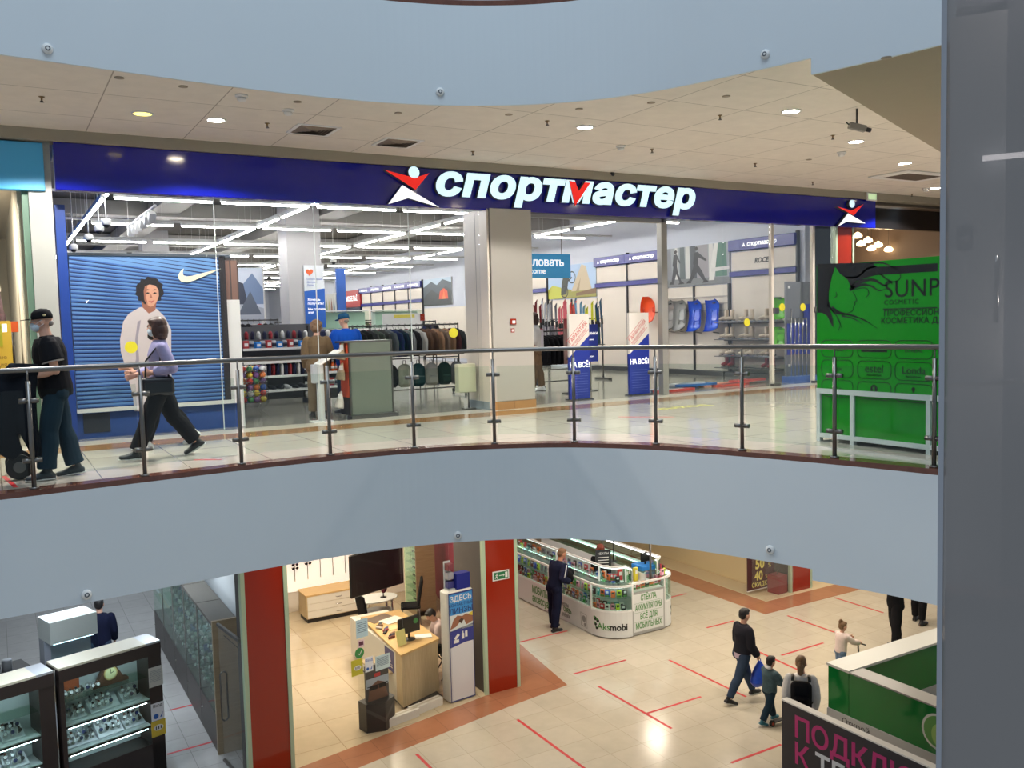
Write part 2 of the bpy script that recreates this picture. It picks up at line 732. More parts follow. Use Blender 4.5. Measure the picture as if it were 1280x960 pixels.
def face_strip(name, P, ztop, zbot, zbot2, mat, th=.18, kink=None):
    """Slab face along the void; beyond the kink its lower edge drops."""
    Q = offset_curve(P, th)
    b = MB(mat)
    vs = []
    for p, q in zip(P, Q):
        zb = zbot if kink is None or p.y > kink else zbot2
        vs += [(p.x, p.y, zb), (p.x, p.y, ztop), (q.x, q.y, ztop), (q.x, q.y, zb)]
    fs = []
    for i in range(len(P) - 1):
        for k in range(4):
            fs.append((i * 4 + k, i * 4 + 4 + k, i * 4 + 4 + (k + 1) % 4, i * 4 + (k + 1) % 4))
    b.add(vs, fs, False)
    o = b.build(name)
    return struct(o)


KINK = 6.42
def split(P, yk):
    a = [p for p in P if p.y >= yk or p.x < 0]
    c = [p for p in P if p.y < yk and p.x > 0]
    t = (a[-1].y - yk) / (a[-1].y - c[0].y)
    m_ = a[-1].lerp(c[0], t)
    return a + [m_], [m_] + c


E1, E2 = split(EDGE, KINK)
face_strip('wall_slab_edge', E1, -.05, -1.19, 0, m_slab)
face_strip('wall_slab_edge_right', E2, -.05, -1.31, 0, m_slab)
face_strip('wall_upper_edge', E1, 5.28, 4.11, 0, m_slab, .03)
face_strip('wall_upper_edge_right', E2, 5.28, 3.945, 0, m_slab, .03)
b = MB(m_marble)
vs = []
for p, q in zip(EDGE, IN):
    vs += [(p.x, p.y, 5.28), (p.x, p.y, 5.34), (q.x, q.y, 5.34), (q.x, q.y, 5.28)]
b.add(vs, [(i * 4 + k, i * 4 + 4 + k, i * 4 + 4 + (k + 1) % 4, i * 4 + (k + 1) % 4) for i in range(n - 1) for k in range(4)])
struct(b.build('trim_2'))

# gallery ceiling with the dropped soffit at its right end
k0 = E1[-1]
far = Vector((17.6, 10.6))
E1 = [p for p in E1]
cl = xy(offset_curve(E1[:-1], .02)) + [(k0.x + .1, k0.y)] + [(far.x, far.y), (20.5, 11.7), (20.5, 13.4), (-7, 13.4), (-7, 8.2)]
b = MB(m_ceil)
b.at(Matrix.Translation((0, 0, CEIL)))
b.poly(cl, .05)
struct(b.build('ceiling_gallery'))
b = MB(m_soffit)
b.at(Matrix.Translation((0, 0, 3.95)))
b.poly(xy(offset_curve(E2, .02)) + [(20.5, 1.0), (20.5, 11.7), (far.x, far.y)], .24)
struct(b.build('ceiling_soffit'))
# bulkhead in front of the shop signs
b = MB(m_bulk)
b.box(-7, 13.3, 4.05, 20.5, 13.62, 4.3)
struct(b.build('wall_bulkhead'))

# lower storey
m_bright = M('lower_ceiling', (200, 190, 172), .7)
sheet('floor_hall', [(-7, -2), (24, -2), (24, 14.12), (14.67, 14.12), (14.67, 30), (9.9, 30), (9.9, 20.6), (8.8, 13.36), (7.4, 13.15), (-7, 10.29)], LZ, m_tile_lo)
sheet('floor_hall_border', [(-7, 10.29), (7.4, 13.15), (8.8, 13.36), (9.9, 20.6), (9.4, 20.6), (7.95, 14.9), (7.95, 13.8), (7.35, 13.8), (-7, 10.93)], LZ, m_strip_lo)
sheet('floor_far_border', [(14.67, 14.12), (24, 14.12), (24, 14.75), (15.35, 14.75), (15.35, 30), (14.67, 30)], LZ, m_strip_lo)
sheet('floor_far_shop', [(15.35, 14.75), (24, 14.75), (24, 30), (15.35, 30)], LZ, M('far_shop_floor', (214, 196, 164), .15))
sheet('floor_watch_shop', [(-7, 10.93), (3.3, 12.99), (3.3, 30), (-7, 30)], LZ, m_watchfloor)
sheet('floor_optician', [(3.3, 12.99), (7.35, 13.8), (7.95, 13.8), (9.4, 20.6), (9.4, 24), (3.3, 24)], LZ, tiles('optician_tiles', (212, 194, 164), (206, 188, 158), (172, 150, 120), .9, .08, .006))
lc = xy(offset_curve(EDGE, .19)) + [(24, 1.0), (24, 30), (-7, 30), (-7, 8.2)]
b = MB(m_bright)
b.at(Matrix.Translation((0, 0, -1.18)))
b.poly(lc, .12)
struct(b.build('ceiling_hall'))
b = MB(m_bright).box(-7, 13.85, -1.7, 7.8, 30, -1.62)
struct(b.build('ceiling_lower_shops'))

# shop shell of the sports shop
m_store_wall = M('shop_wall', (205, 210, 222), .6)
m_store_ceil = M('shop_open_ceiling', (120, 117, 112), .8, noise=.15, nscale=2)
struct(MB(m_store_wall).box(16.2, 14.3, 0, 16.35, 60, 4.9).build('wall_shop_side'))
struct(MB(M('shop_blue_wall', (30, 70, 150), .5)).box(.62, 13.7, 0, .78, 60, 4.9).build('wall_shop_left'))
struct(MB(m_store_wall).box(.7, 60, 0, 16.4, 60.15, 4.9).build('wall_shop_back'))
struct(MB(m_store_ceil).box(-7, 13.62, 4.75, 20.5, 62, 4.85).build('ceiling_shop'))
b = MB(m_store_wall)
b.box(16.36, 13.72, 0, 16.44, 14.4, 4.1)
struct(b.build('wall_shop_return'))
# lower shop shells
m_warm = M('warm_wall', (236, 222, 200), .6)
struct(MB(M('optician_back', (244, 234, 222), .6)).box(5.55, 20.5, LZ, 9.4, 20.6, -1.6).build('wall_optician_back'))
struct(MB(M('optician_side', (120, 40, 60), .6)).at(Matrix.Translation((7.98, 15.0, 0)) @ Matrix.Rotation(-.245, 4, 'Z')).box(0, 0, LZ, .1, 5.85, -1.6).build('wall_optician_side'))
b = MB(M('shop_back_grey', (170, 176, 182), .6)).box(-7, 26, LZ, 3.6, 26.1, -1.6)
b.use(M('slat_shadow', (110, 118, 122), .6))
for i in range(18):
    b.box(.5, 25.985, LZ + .4 + i * .18, 3.5, 26, LZ + .42 + i * .18)
struct(b.build('wall_watch_back'))
struct(MB(M('party_wall', (196, 200, 200), .6)).box(3.35, 13.3, LZ, 3.45, 26, -1.6).build('wall_party'))
struct(MB(M('optician_far', (150, 160, 170), .6)).box(3.5, 24, LZ, 8, 24.1, -1.6).build('wall_optician_rear'))
# far shop, lower right: warm lit windows and a brown fascia
m_beige = M('warm_window_wall', (232, 206, 158), .5)
b = MB(m_beige)
b.box(16.0, 16.0, LZ, 24, 30, -1.2)
struct(b.build('wall_far_shop'))
struct(MB(m_warm).box(8.0, 30, LZ, 24, 30.1, -1.1).build('wall_hall_back'))
b = MB(M('brown_fascia', (92, 40, 34), .5))
b.box(15.36, 14.76, -1.9, 24, 14.9, -1.15).box(15.36, 14.76, -1.9, 15.5, 30, -1.15)
b.use(M('cream_fascia', (206, 186, 130), .5)).box(15.34, 14.74, -2.02, 17.2, 14.92, -1.9).box(15.34, 14.74, -2.02, 15.5, 30, -1.9)
struct(b.build('trim_far_fascia'))
# red clad pillars of the lower front with pale green edge trims
def pillar(name, x0, x1, y0, y1, rz=0.):
    b = MB(m_red)
    if rz:
        b.at(Matrix.Translation((x1, y0, 0)) @ Matrix.Rotation(rz, 4, 'Z') @ Matrix.Translation((-x1, -y0, 0)))
    b.box(x0 + .03, y0, LZ, x1 - .03, y0 + .04, -1.2)
    b.use(m_green_trim).box(x0 - .03, y0 - .012, LZ, x0 + .035, y0 + .06, -1.2).box(x1 - .035, y0 - .012, LZ, x1 + .03, y0 + .06, -1.2)
    b.use(M('pillar_side_grey', (74, 70, 68), .5)).box(x0, y0 + .05, LZ, x1, y1, -1.2)
    return struct(b.build(name))


pillar('pillar_1', 2.90, 3.58, 13.05, 13.3, .197)
pillar('pillar_2', 7.35, 8.02, 13.8, 15.0)
pillar('pillar_3', 16.35, 17.05, 14.9, 15.6)
struct(MB(m_beige).box(17.3, 15.3, LZ, 18.3, 15.5, -1.2).build('wall_far_return'))
# glazing of the lower fronts
def front_y(x):
    return 13.8 - (7.35 - x) * .2


def on_front(px, py, off=0.):
    """Sight line onto the slanting glass front of the lower shops."""
    r = ray(px, py)
    t_ = (13.8 - 7.35 * .2 - off) / (r.y - .2 * r.x)
    return EYE + r * t_


def FF(x, z=0., off=0.):
    return frame((x, front_y(x) - off, z), (1, .2, 0), (0, 0, 1))


for i, (xa, xb) in enumerate([(4.75, 5.62), (5.62, 6.60)]):
    b = MB(m_shopglass).at(FF(xa, LZ))
    b.box(0, .005, -.006, (xb - xa) * 1.0198 - .006, 3.5, .006)
    struct(b.build('window_%d' % (i + 1)))
for i, (x0, y0, x1, y1) in enumerate([(15.37, 14.77, 16.3, 14.77), (15.37, 14.77, 15.37, 17.4), (15.37, 17.4, 15.37, 22)]):
    b = MB(m_shopglass)
    if y0 == y1:
        b.box(x0, y0 - .006, LZ + .005, x1 - .008, y0 + .006, -1.95)
    else:
        b.box(x0 - .006, y0, LZ + .005, x0 + .006, y1 - .008, -1.95)
    struct(b.build('window_%d' % (i + 3)))

# column in the middle of the sports shopfront
b = MB(m_cream)
b.box(7.36, 13.36, .02, 7.40, 14.22, 3.45, .004)
b.use(m_grey_panel).box(7.41, 13.32, .14, 8.23, 14.22, 3.45, .006)
b.use(M('column_seam', (120, 112, 104), .6)).box(7.357, 13.78, .14, 7.362, 13.786, 3.4)
b.use(M('plinth_grey', (150, 160, 166), .4)).box(7.35, 13.42, 0, 7.41, 14.22, .14)
b.use(m_strip_up).box(7.405, 13.31, 0, 8.24, 14.2, .14)
struct(b.build('column_shopfront'))
# left frame pilaster
b = MB(M('pilaster', (158, 160, 154), .4)).box(.52, 13.45, 0, .80, 13.7, 4.05)
b.use(M('pilaster_green', (96, 126, 108), .5)).box(.44, 13.5, 0, .52, 13.66, 3.4)
struct(b.build('trim_pilaster'))
# store glazing: tall frameless panes, mullions and door frames
k = 6
def pane(x0, x1, z0=.02, z1=3.42, y=13.6):
    global k
    struct(MB(m_shopglass).box(x0 + .004, y - .006, z0, x1 - .004, y + .006, z1).build('window_%d' % k))
    k += 1


for x0, x1 in [(.82, 2.92), (2.92, 4.42), (4.42, 6.02), (6.02, 7.34), (11.45, 13.0), (13.0, 14.33), (14.41, 15.6), (15.66, 16.3)]:
    pane(x0, x1)
m_mull = M('mullion_grey', (150, 148, 142), .4, .3)
b = MB(m_mull)
for x, wd in [(8.29, .05), (11.4, .07)]:
    b.box(x - wd, 13.54, 0, x + wd, 13.68, 3.45)
b.box(8.24, 13.54, 3.36, 11.4, 13.68, 3.44)
struct(b.build('trim_entrance'))
b = MB(M('mullion_light', (208, 200, 188), .4))
for x in (14.37, 15.63):
    b.box(x - .035, 13.56, 0, x + .035, 13.64, 3.44)
b.use(M('glass_seam_highlight', (206, 214, 212), .3))  # pane joints, their edge highlight put into a pale colour
for x in (2.92, 4.42, 6.02):
    b.box(x - .006, 13.592, .02, x + .006, 13.608, 3.42)
b.use(m_steel)
for x in (14.37, 15.63):
    b.box(x - .05, 13.5, .0, x + .16, 13.6, .05).box(x, 13.5, 1.55, x + .12, 13.6, 1.67)
struct(b.build('trim_mullions'))
# red pillar and shell of the shop beyond
b = MB(m_red).box(16.42, 13.6, 0, 16.92, 14.2, 3.98)
b.use(m_green_trim).box(16.36, 13.58, 0, 16.42, 14.2, 3.98).box(16.92, 13.58, 0, 16.98, 14.2, 3.98)
struct(b.build('pillar_4'))
m_brownwall = M('brown_shop_wall', (120, 100, 84), .6)
struct(MB(m_brownwall).box(16.98, 19, 0, 20.5, 19.1, 4.75).build('wall_next_shop'))
struct(MB(M('next_ceiling', (150, 132, 112), .7)).box(16.5, 13.62, 3.99, 20.5, 19, 4.05).build('ceiling_next_shop'))
struct(MB(m_brownwall).box(20.45, 12, 0, 20.55, 19, 4.75).build('wall_next_side'))
# shop beyond the pilaster on the other side
struct(MB(M('left_shop_wall', (214, 206, 184), .6)).box(.39, 13.72, 0, .44, 24, 4.0).build('wall_left_shop'))
struct(MB(M('left_shop_ceiling', (214, 208, 196), .7)).box(-7, 13.65, 3.75, .44, 24, 3.82).build('ceiling_left_shop'))
struct(MB(M('left_shop_back', (196, 188, 168), .6)).box(-7, 24, 0, .44, 24.1, 4.0).build('wall_left_shop_back'))
# ------------------------------------------------------------------ lights and ceiling fittings
def on_edge(px, py):
    """Where a sight line meets the vertical slab face, and the face's outward direction."""
    r = ray(px, py)
    for a, c in zip(EDGE, EDGE[1:]):
        d = c - a
        den = r.x * d.y - r.y * d.x
        if abs(den) < 1e-9:
            continue
        t = (a.x * d.y - a.y * d.x) / den
        s = (a.x * r.y - a.y * r.x) / den
        if t > 0 and 0 <= s <= 1:
            p = EYE + r * t
            nrm = Vector((d.y, -d.x, 0)).normalized()
            return p, nrm


m_tube = M('tube_light_on', (255, 252, 246), .5, emit=60)
m_tubehouse = M('white_metal', (230, 230, 228), .4)
L_ = 1.7
def tube_light(parts=True):
    lab = 'white fluorescent tube light hung on rods, running along the sports shopfront'
    t = thing('tube_light', lab, 'ceiling light', (0, 0, 3.9), 0, 'fluorescent tubes running across the sports shop')
    h = MB(m_tubehouse).box(-L_ / 2, -.045, 0, L_ / 2, .045, .05)
    if parts:
        h.build('housing', t)
        d = MB(m_tube)
        d.tube([(-L_ / 2 + .02, 0, -.008), (L_ / 2 - .02, 0, -.008)], .026, 8)
        d.build('tube', t)
        r = MB(m_tubehouse)
        r.tube([(-.6, 0, .85), (-.6, 0, .056), (.6, 0, .056), (.6, 0, .85)], .003, 4)
        r.build('hanger', t)
    return t


t0 = tube_light()
first = True
GX = [-1.95, 1.85, 5.55, 9.45, 13.2, 16.9]
GY = [13.2 + 4.1 * i for i in range(11)]
for i in range(1, 11):
    for j in range(1, 5):
        for q in (0, 1):
            x = GX[j] + .15 + L_ / 2 + q * 1.85
            if x + L_ / 2 > 16.1 or (i > 4 and x < 3):
                continue
            y = GY[i]
            if first:
                t0.location = (x, y, 3.9)
                first = False
            else:
                dup(t0, (x, y, 3.9))
for j in (1, 2, 3, 4):
    for i in range(0, 9):
        for q in (0, 1):
            y = GY[i] + .2 + L_ / 2 + q * 2.0
            if y < 14.8 or (i > 4 and j < 2):
                continue
            dup(t0, (GX[j], y, 3.9), PI / 2, 'white fluorescent tube light hung on rods, running from the sports shopfront into its depth',
                'fluorescent tubes running into the depth of the sports shop')

# trunking, ducts and cable trays under the open ceiling: part of the shell
b = MB(M('galvanised_duct', (150, 148, 144), .45, .4))
for y in (16.2, 23.6, 31.5):
    b.box(1, y, 4.35, 16, y + .5, 4.7)
for x in (3.5, 7.6, 11.5):
    b.box(x, 14.5, 4.42, x + .7, 50, 4.72)
b.use(M('trunking_white', (205, 205, 203), .5))
for i in range(1, 11):
    b.box(1.0, GY[i] - .03, 3.955, 16, GY[i] + .03, 4.0)
for j in (1, 2, 3, 4):
    b.box(GX[j] - .03, 14.2, 3.955, GX[j] + .03, 50, 4.0)
struct(b.build('trim_ceiling_services'))

# downlights of the gallery ceiling
m_lit = M('downlight_on', (255, 246, 232), .5, emit=40)
m_lit_dim = M('downlight_dim', (250, 240, 150), .5, emit=1.3)
def downlight(label, x, y, mat, r=.105):
    t = thing('downlight', label, 'ceiling light', (x, y, CEIL))
    b = MB(m_tubehouse)
    b.lathe([(r + .025, 0), (r + .022, -.012), (r, -.014), (r, 0)], n=24)
    b.build('rim', t)
    MB(mat).lathe([(r, -.010), (.001, -.010), (.001, -.004), (r, -.004)], n=24).build('diffuser', t)
    return t


dl = [((178, 142), 'dim yellowish round downlight, first from the pale blue shop sign', m_lit_dim),
      ((270, 150), 'bright round downlight between the dim yellow one and the square air vents', m_lit),
      ((731, 159), 'bright round downlight above the letters of the long blue sign', m_lit),
      ((989, 139), 'bright round downlight closest to the notched corner of the ceiling step', m_lit),
      ((1070, 177), 'bright round downlight below the hanging camera', m_lit),
      ((1131, 204), 'bright round downlight just short of the rectangular ceiling cassette', m_lit),
      ((1169, 235), 'bright round downlight beyond the ceiling cassette, half hidden by the grey glass', m_lit)]
for (px, lab, m_) in dl:
    p = on_z(*px, CEIL - .005)
    downlight(lab, p.x, p.y, m_)
# pools of light below the downlights come from their lamps
for (px, e) in [((270, 150), 55), ((731, 159), 55), ((989, 139), 50), ((1070, 177), 50), ((1131, 204), 50), ((60, 130), 45), ((1169, 235), 60)]:
    p = on_z(*px, CEIL)
    lamp('downlight_beam', 'SPOT', (p.x, p.y, CEIL - .03), e * 12, (1, .95, .89), .08, (p.x, p.y, 0)).data.spot_size = 2.4
# uplight bounced by the glossy floor is left to the renderer

def small(name, px, label, cat, fn, group=None, z=CEIL):
    p = on_z(*px, z - .01)
    t = thing(name, label, cat, (p.x, p.y, z), 0, group)
    fn(t)
    return t


m_vent = M('vent_grey', (120, 108, 96), .5)
m_vent_dark = M('vent_dark', (70, 60, 52), .6)
def vent(t):
    b = MB(m_tubehouse)
    s = .3
    for k in range(4):
        b.at(Matrix.Rotation(k * PI / 2, 4, 'Z'))
        b.add([(-s, -s, -.012), (s, -s, -.012), (s - .05, -s + .05, -.012), (-s + .05, -s + .05, -.012), (-s, -s, 0), (s, -s, 0)], [(0, 1, 2, 3), (4, 5, 1, 0)])
    b.build('frame', t)
    b = MB(m_vent_dark).box(-.26, -.26, -.004, .26, .26, -.001)
    b.build('backing', t)
    b = MB(m_vent)
    for k in range(4):
        b.at(Matrix.Rotation(k * PI / 2, 4, 'Z'))
        for i in range(5):
            a = .25 - i * .045
            b.add([(-a, -a, -.010), (a, -a, -.010), (a - .03, -a + .03, -.022), (-a + .03, -a + .03, -.022)], [(0, 1, 2, 3)])
    b.build('louvres', t)


small('air_vent', (392, 163), 'square louvred air vent, the one between two bright downlights nearer the pale blue sign', 'air vent', vent)
small('air_vent', (497, 179), 'square louvred air vent right above the sign figure with red arms', 'air vent', vent)
def cassette(t):
    t.rotation_euler.z = 0
    b = MB(m_white).box(-.75, -.45, -.03, .75, .45, 0, .01)
    b.build('panel', t)
    b = MB(m_vent).box(-.5, -.28, -.035, .5, .28, -.03)
    for i in range(12):
        b.use(m_vent_dark).box(-.5, -.26 + i * .045, -.038, .5, -.245 + i * .045, -.034)
    b.build('grille', t)
small('ceiling_cassette', (1140, 220), 'rectangular white air conditioning cassette in the gallery ceiling', 'air conditioner', cassette)

def detector(t):
    b = MB(m_white).lathe([(.075, 0), (.075, -.02), (.06, -.03)], n=16)
    b.build('base', t)
    MB(m_white).lathe([(.05, -.03), (.055, -.055), (.035, -.07), (.001, -.072)], n=16).build('sensing_head', t)
for px, lab in [((302, 120), 'white smoke detector on the ceiling between a downlight and the void edge'),
                ((776, 183), 'white smoke detector on the ceiling just past the bright downlight over the letters'),
                ((1052, 191), 'white smoke detector on the ceiling below the hanging camera'),
                ((1157, 236), 'white smoke detector on the ceiling beside the cassette'),
                ((360, 138), 'small white smoke detector beyond the first square vent')]:
    small('smoke_detector', px, lab, 'smoke detector', detector)
def sprinkler(t):
    b = MB(M('brass', (120, 100, 70), .35, .9)).lathe([(.035, 0), (.03, -.006), (.012, -.01), (.01, -.04)], n=10)
    b.build('stem', t)
    MB(m_steel).lathe([(.008, -.04), (.025, -.06), (.025, -.063), (.001, -.064)], n=10).build('deflector', t)
for px in [(52, 122), (334, 155), (684, 152), (591, 190), (900, 145), (1041, 170), (815, 187), (944, 205), (1016, 228), (1140, 243)]:
    small('sprinkler', px, 'small brass sprinkler head hanging from the gallery ceiling', 'sprinkler', sprinkler, 'sprinkler heads of the gallery ceiling')
def speaker(t):
    MB(M('cap_grey', (150, 138, 122), .6)).lathe([(.05, 0), (.05, -.008), (.03, -.012), (.001, -.012)], n=14).build('cap', t)
for px in [(149, 98), (229, 109), (372, 128), (498, 142), (636, 144), (724, 137), (908, 121), (814, 129)]:
    small('flush_disc', px, 'small flat round cap on the gallery ceiling', 'ceiling disc', speaker, 'flat round caps in a row along the void edge')
small('flush_disc', (1108, 73), 'flat ring shaped cap on the dropped soffit', 'ceiling disc', speaker, None, 3.95)
small('flush_disc', (1011, 200), 'larger flat round cap between the downlights and the long blue sign', 'ceiling disc', speaker)
# round detectors on the slab faces
for px, lab in [((59, 61), 'round white detector on the upper slab face, nearest the pale blue shop sign'),
                ((550, 115), 'round white detector on the middle of the upper slab face'),
                ((957, 68), 'round white detector on the upper slab face near the notch'),
                ((108, 743), 'round white detector on the lower slab face above the watch showcases'),
                ((572, 669), 'round white detector on the lower slab face above the optician'),
                ((963, 687), 'round white detector on the lower slab face above the discount poster')]:
    p, nr = on_edge(*px)
    t = thing('beam_detector', lab, 'detector', p)
    t.matrix_world = frame(p, Vector((0, 0, 1)).cross(nr), (0, 0, 1))
    MB(m_white).lathe([(.05, -.002), (.05, .015), (.042, .03), (.001, .032)], n=20).build('housing', t)
    b = MB(M('lens_grey', (84, 90, 98), .4)).lathe([(.026, .03), (.02, .036), (.012, .031), (.001, .031)], n=14)
    b.build('lens', t)
# hanging security camera
p = on_z(1107, 133, CEIL)
t = thing('security_camera', 'grey box security camera hanging on a short rod from the ceiling step', 'camera', (p.x - .25, p.y + .25, CEIL))
MB(m_dark).cyl((0, 0, 0), (0, 0, -.2), .012, n=8).build('rod', t)
b = MB(M('cam_body', (120, 116, 110), .4)).at(Matrix.Translation((.03, 0, -.24)) @ Matrix.Rotation(-.5, 4, 'Z') @ Matrix.Rotation(.25, 4, 'Y')).box(-.13, -.04, -.04, .1, .04, .04, .008)
b.build('body', t)
b = MB(m_black).at(Matrix.Translation((.03, 0, -.24)) @ Matrix.Rotation(-.5, 4, 'Z') @ Matrix.Rotation(.25, 4, 'Y')).cyl((.1, 0, 0), (.17, 0, 0), .03).cyl((-.18, 0, .03), (-.12, 0, 0), .008)
b.build('lens', t)
# small dark dome camera on the bulkhead
p = on_y(765, 218, 13.3)
t = thing('dome_camera', 'small black dome camera on the bulkhead above the sign letters', 'camera', (p.x, 13.3, p.z))
MB(m_black).sph((0, -.03, 0), .035, 10, 8).build('dome', t)
MB(m_dark).box(-.03, -.03, .0, .03, 0, .045).build('bracket', t)
# emergency exit lamp at the end of the sign
p = on_y(1089, 246, 13.28)
t = thing('exit_lamp', 'small pale green lamp box where the long blue sign ends', 'sign', (p.x, 13.30, p.z))
MB(m_white).box(-.16, -.05, -.09, .16, 0, .09, .01).build('case', t)
MB(M('exit_glow', (190, 220, 170), .5, emit=.7)).box(-.13, -.056, -.06, .13, -.05, .06).build('face', t)
# light strip tucked along the ceiling step
d = (far - k0)
t = MB(M('cove_light_on', (255, 244, 226), .5, emit=5))
q0 = k0 + d.normalized() * .25
u = d.normalized()
nl = Vector((-u.y, u.x))
c0 = q0 + nl * .03
c1 = k0 + u * 9.0 + nl * .03
t.tube([(c0.x, c0.y, 4.02), (c1.x, c1.y, 4.02)], .012, 6)
tag(t.build('light_strip'), 'thin glowing light strip along the step between ceiling and dropped soffit', 'light strip')

# ------------------------------------------------------------------ the railing
rail = thing('glass_railing', 'curved glass guard railing with steel posts and handrail along the void', 'railing', (0, 0, 0))
b = MB(m_steel)
hp = [(p.x, p.y, 1.165) for p in POST]
b.tube(hp, .027, 12)
b.build('handrail', rail)
posts = [(-1.85, 9.5), (-.78, 9.66), (.27, 9.74), (1.29, 9.84), (2.31, 9.97), (3.34, 10.0), (4.37, 9.91), (5.31, 9.58), (6.14, 9.04), (6.77, 8.24), (7.17, 7.23), (7.51, 6.25), (7.75, 5.28), (7.9, 4.2), (8.0, 3.1)]
pm = MB(m_steel)
pm.cyl((0, 0, 0), (0, 0, .02), .045, n=16).cyl((0, 0, .02), (0, 0, 1.05), .0215, n=14).cyl((0, 0, 1.05), (0, 0, 1.15), .008, n=8)
post_me = pm.mesh('post')
cm = MB(m_steel)
for s in (-1, 1):
    cm.at().tube([(s * .01, 0, 0), (s * .085, 0, 0)], .024, 10)
clamp_me = cm.mesh('clamp')
for i, (x, y) in enumerate(posts):
    o = bpy.data.objects.new('post', post_me)
    col.objects.link(o)
    o.parent = rail
    o.location = (x, y, .006)
    a = posts[max(i - 1, 0)]
    c = posts[min(i + 1, len(posts) - 1)]
    o.rotation_euler.z = math.atan2(c[1] - a[1], c[0] - a[0])
    for z in (.28, .86):
        q = bpy.data.objects.new('clamp', clamp_me)
        col.objects.link(q)
        q.parent = o
        q.location = (0, 0, z)
for i in range(len(posts) - 1):
    a, c = Vector(posts[i]), Vector(posts[i + 1])
    u = (c - a).normalized()
    a = a + u * .045
    c = c - u * .045
    nl = Vector((-u.y, u.x)) * .005
    b = MB(m_railglass)
    b.at(frame((a.x, a.y, 0), (u.x, u.y, 0), (0, 0, 1)))
    b.box(0, .12, -.005, (c - a).length, .97, .005)
    b.build('glass_panel', rail)
# ------------------------------------------------------------------ signs and printed walls on the upper front
def pl(pts, y):
    """Measured points on the plane facing the atrium at depth y, as (x, z)."""
    out = []
    for p in pts:
        q = on_y(p[0], p[1], y)
        out.append((q.x, q.z))
    return out


def FR(y, x=0., z=0.):
    """Frame in a plane parallel to the front: x to the side, y up, z towards the atrium."""
    return frame((x, y, z), (1, 0, 0), (0, 0, 1))


m_sign_blue = M('sign_blue', (8, 18, 140), .12, coat=.2)
m_letter = M('letter_face_lit', (206, 236, 246), .5, emit=.85)
m_letter_side = M('letter_side', (74, 78, 84), .4)
m_sign_red = M('sign_red_lit', (236, 38, 30), .5, emit=.55)
m_white_lit = M('white_lit', (250, 250, 250), .5, emit=.9)
SY = 13.36
sign = thing('shop_sign', 'long glossy navy fascia sign with raised lit letters over the sports shop', 'shop sign', (9.1, SY, 3.42))
b = MB(m_sign_blue).box(.84 - 9.1, 0, 0, 17.43 - 9.1, .2, .63, .012)
b.build('fascia_panel', sign)
def raised(parent, name, fn, mat, y, org, depth=.09):
    """Letter-like block: dark return with a lit face."""
    o = MB(m_letter_side).at(FR(y) if org is None else frame((-org[0], y - org[1], -org[2]), (1, 0, 0), (0, 0, 1)))
    fn(o, depth, 0.)
    o.use(mat)
    fn(o, .008, depth)
    return o.build(name, parent)


ORG = (9.1, SY, 3.42)
wd = 'спортмастер'
BO = .046
a0 = on_y(541, 252, SY - .05)
a1 = on_y(866, 262, SY - .05)
hh = .635
tot = sum(glyph(c, BO, .22)[2] + .03 for c in wd) * hh
sx = (a1.x - a0.x) / tot
x = a0.x
for c in wd:
    P, Tr, wide = glyph(c, BO, .22)
    raised(sign, 'letter', lambda o, d, z, c=c, x=x: o.text(c, x, 3.63, hh, d, z, BO, .22, sx=sx), m_letter, SY, ORG)
    if c == 'м':
        xm = x
        wm = wide * hh * sx
    x += (wide + .03) * hh * sx
# red tick standing in the middle letter
tick = pl([(712, 226), (719, 227.5), (723.5, 239), (731, 228), (738, 228.5), (719, 257)], SY - .12)
raised(sign, 'red_tick', lambda o, d, z: o.poly(tick, d, z=z), m_sign_red, SY - .095, ORG, .02)
def figure(parent, arms, head, hr, legs, y, org):
    raised(parent, 'figure_arms', lambda o, d, z: o.poly(pl(arms, y - .05), d, z=z), m_sign_red, y, org)
    hx, hz = pl([head], y - .05)[0]
    raised(parent, 'figure_head', lambda o, d, z: o.disc(hx, hz, hr, d, z), m_letter, y, org)
    raised(parent, 'figure_legs', lambda o, d, z: o.poly(pl(legs, y - .05), d, z=z), m_white_lit, y, org)


figure(sign, [(480, 213), (517, 223), (535, 217), (518, 237.5)], (516, 216), .095, [(484, 255.6), (501.5, 232), (547.5, 259.4), (509, 248)], SY, ORG)
figure(sign, [(1045, 258.7), (1062.5, 263.6), (1077, 255.7), (1065, 269.5)], (1063, 255), .085, [(1045.6, 283), (1058, 267), (1079.5, 279.5), (1056, 277.5)], SY, ORG)
# neighbours' signs
o = MB(M('sky_blue_sign', (72, 172, 226), .35)).box(-6, 13.4, 3.4, .72, 13.55, 4.03, .01).build('neighbour_sign')
tag(o, 'plain sky blue fascia sign of the neighbouring shop, beside the pilaster', 'shop sign')
t = thing('black_fascia_sign', 'black fascia sign of the shop behind the green board', 'shop sign', (19, 13.5, 3.44))
MB(M('black_gloss', (22, 20, 20), .15)).box(-1.5, 0, 0, 1.5, .12, .46).build('panel', t)
MB(m_chrome).box(-1.5, -.03, .46, 1.5, .12, .51).build('edge_trim', t)

# the display wall with the big shutter poster
DY = 13.95
dw = thing('display_wall', 'free standing display wall behind the shop glass with a blue shutter poster', 'display wall', (2.1, 14.0, 0))
DO = (2.1, 14.0, 0)
def F2(y, org):
    return frame((-org[0], y - org[1], -org[2]), (1, 0, 0), (0, 0, 1))


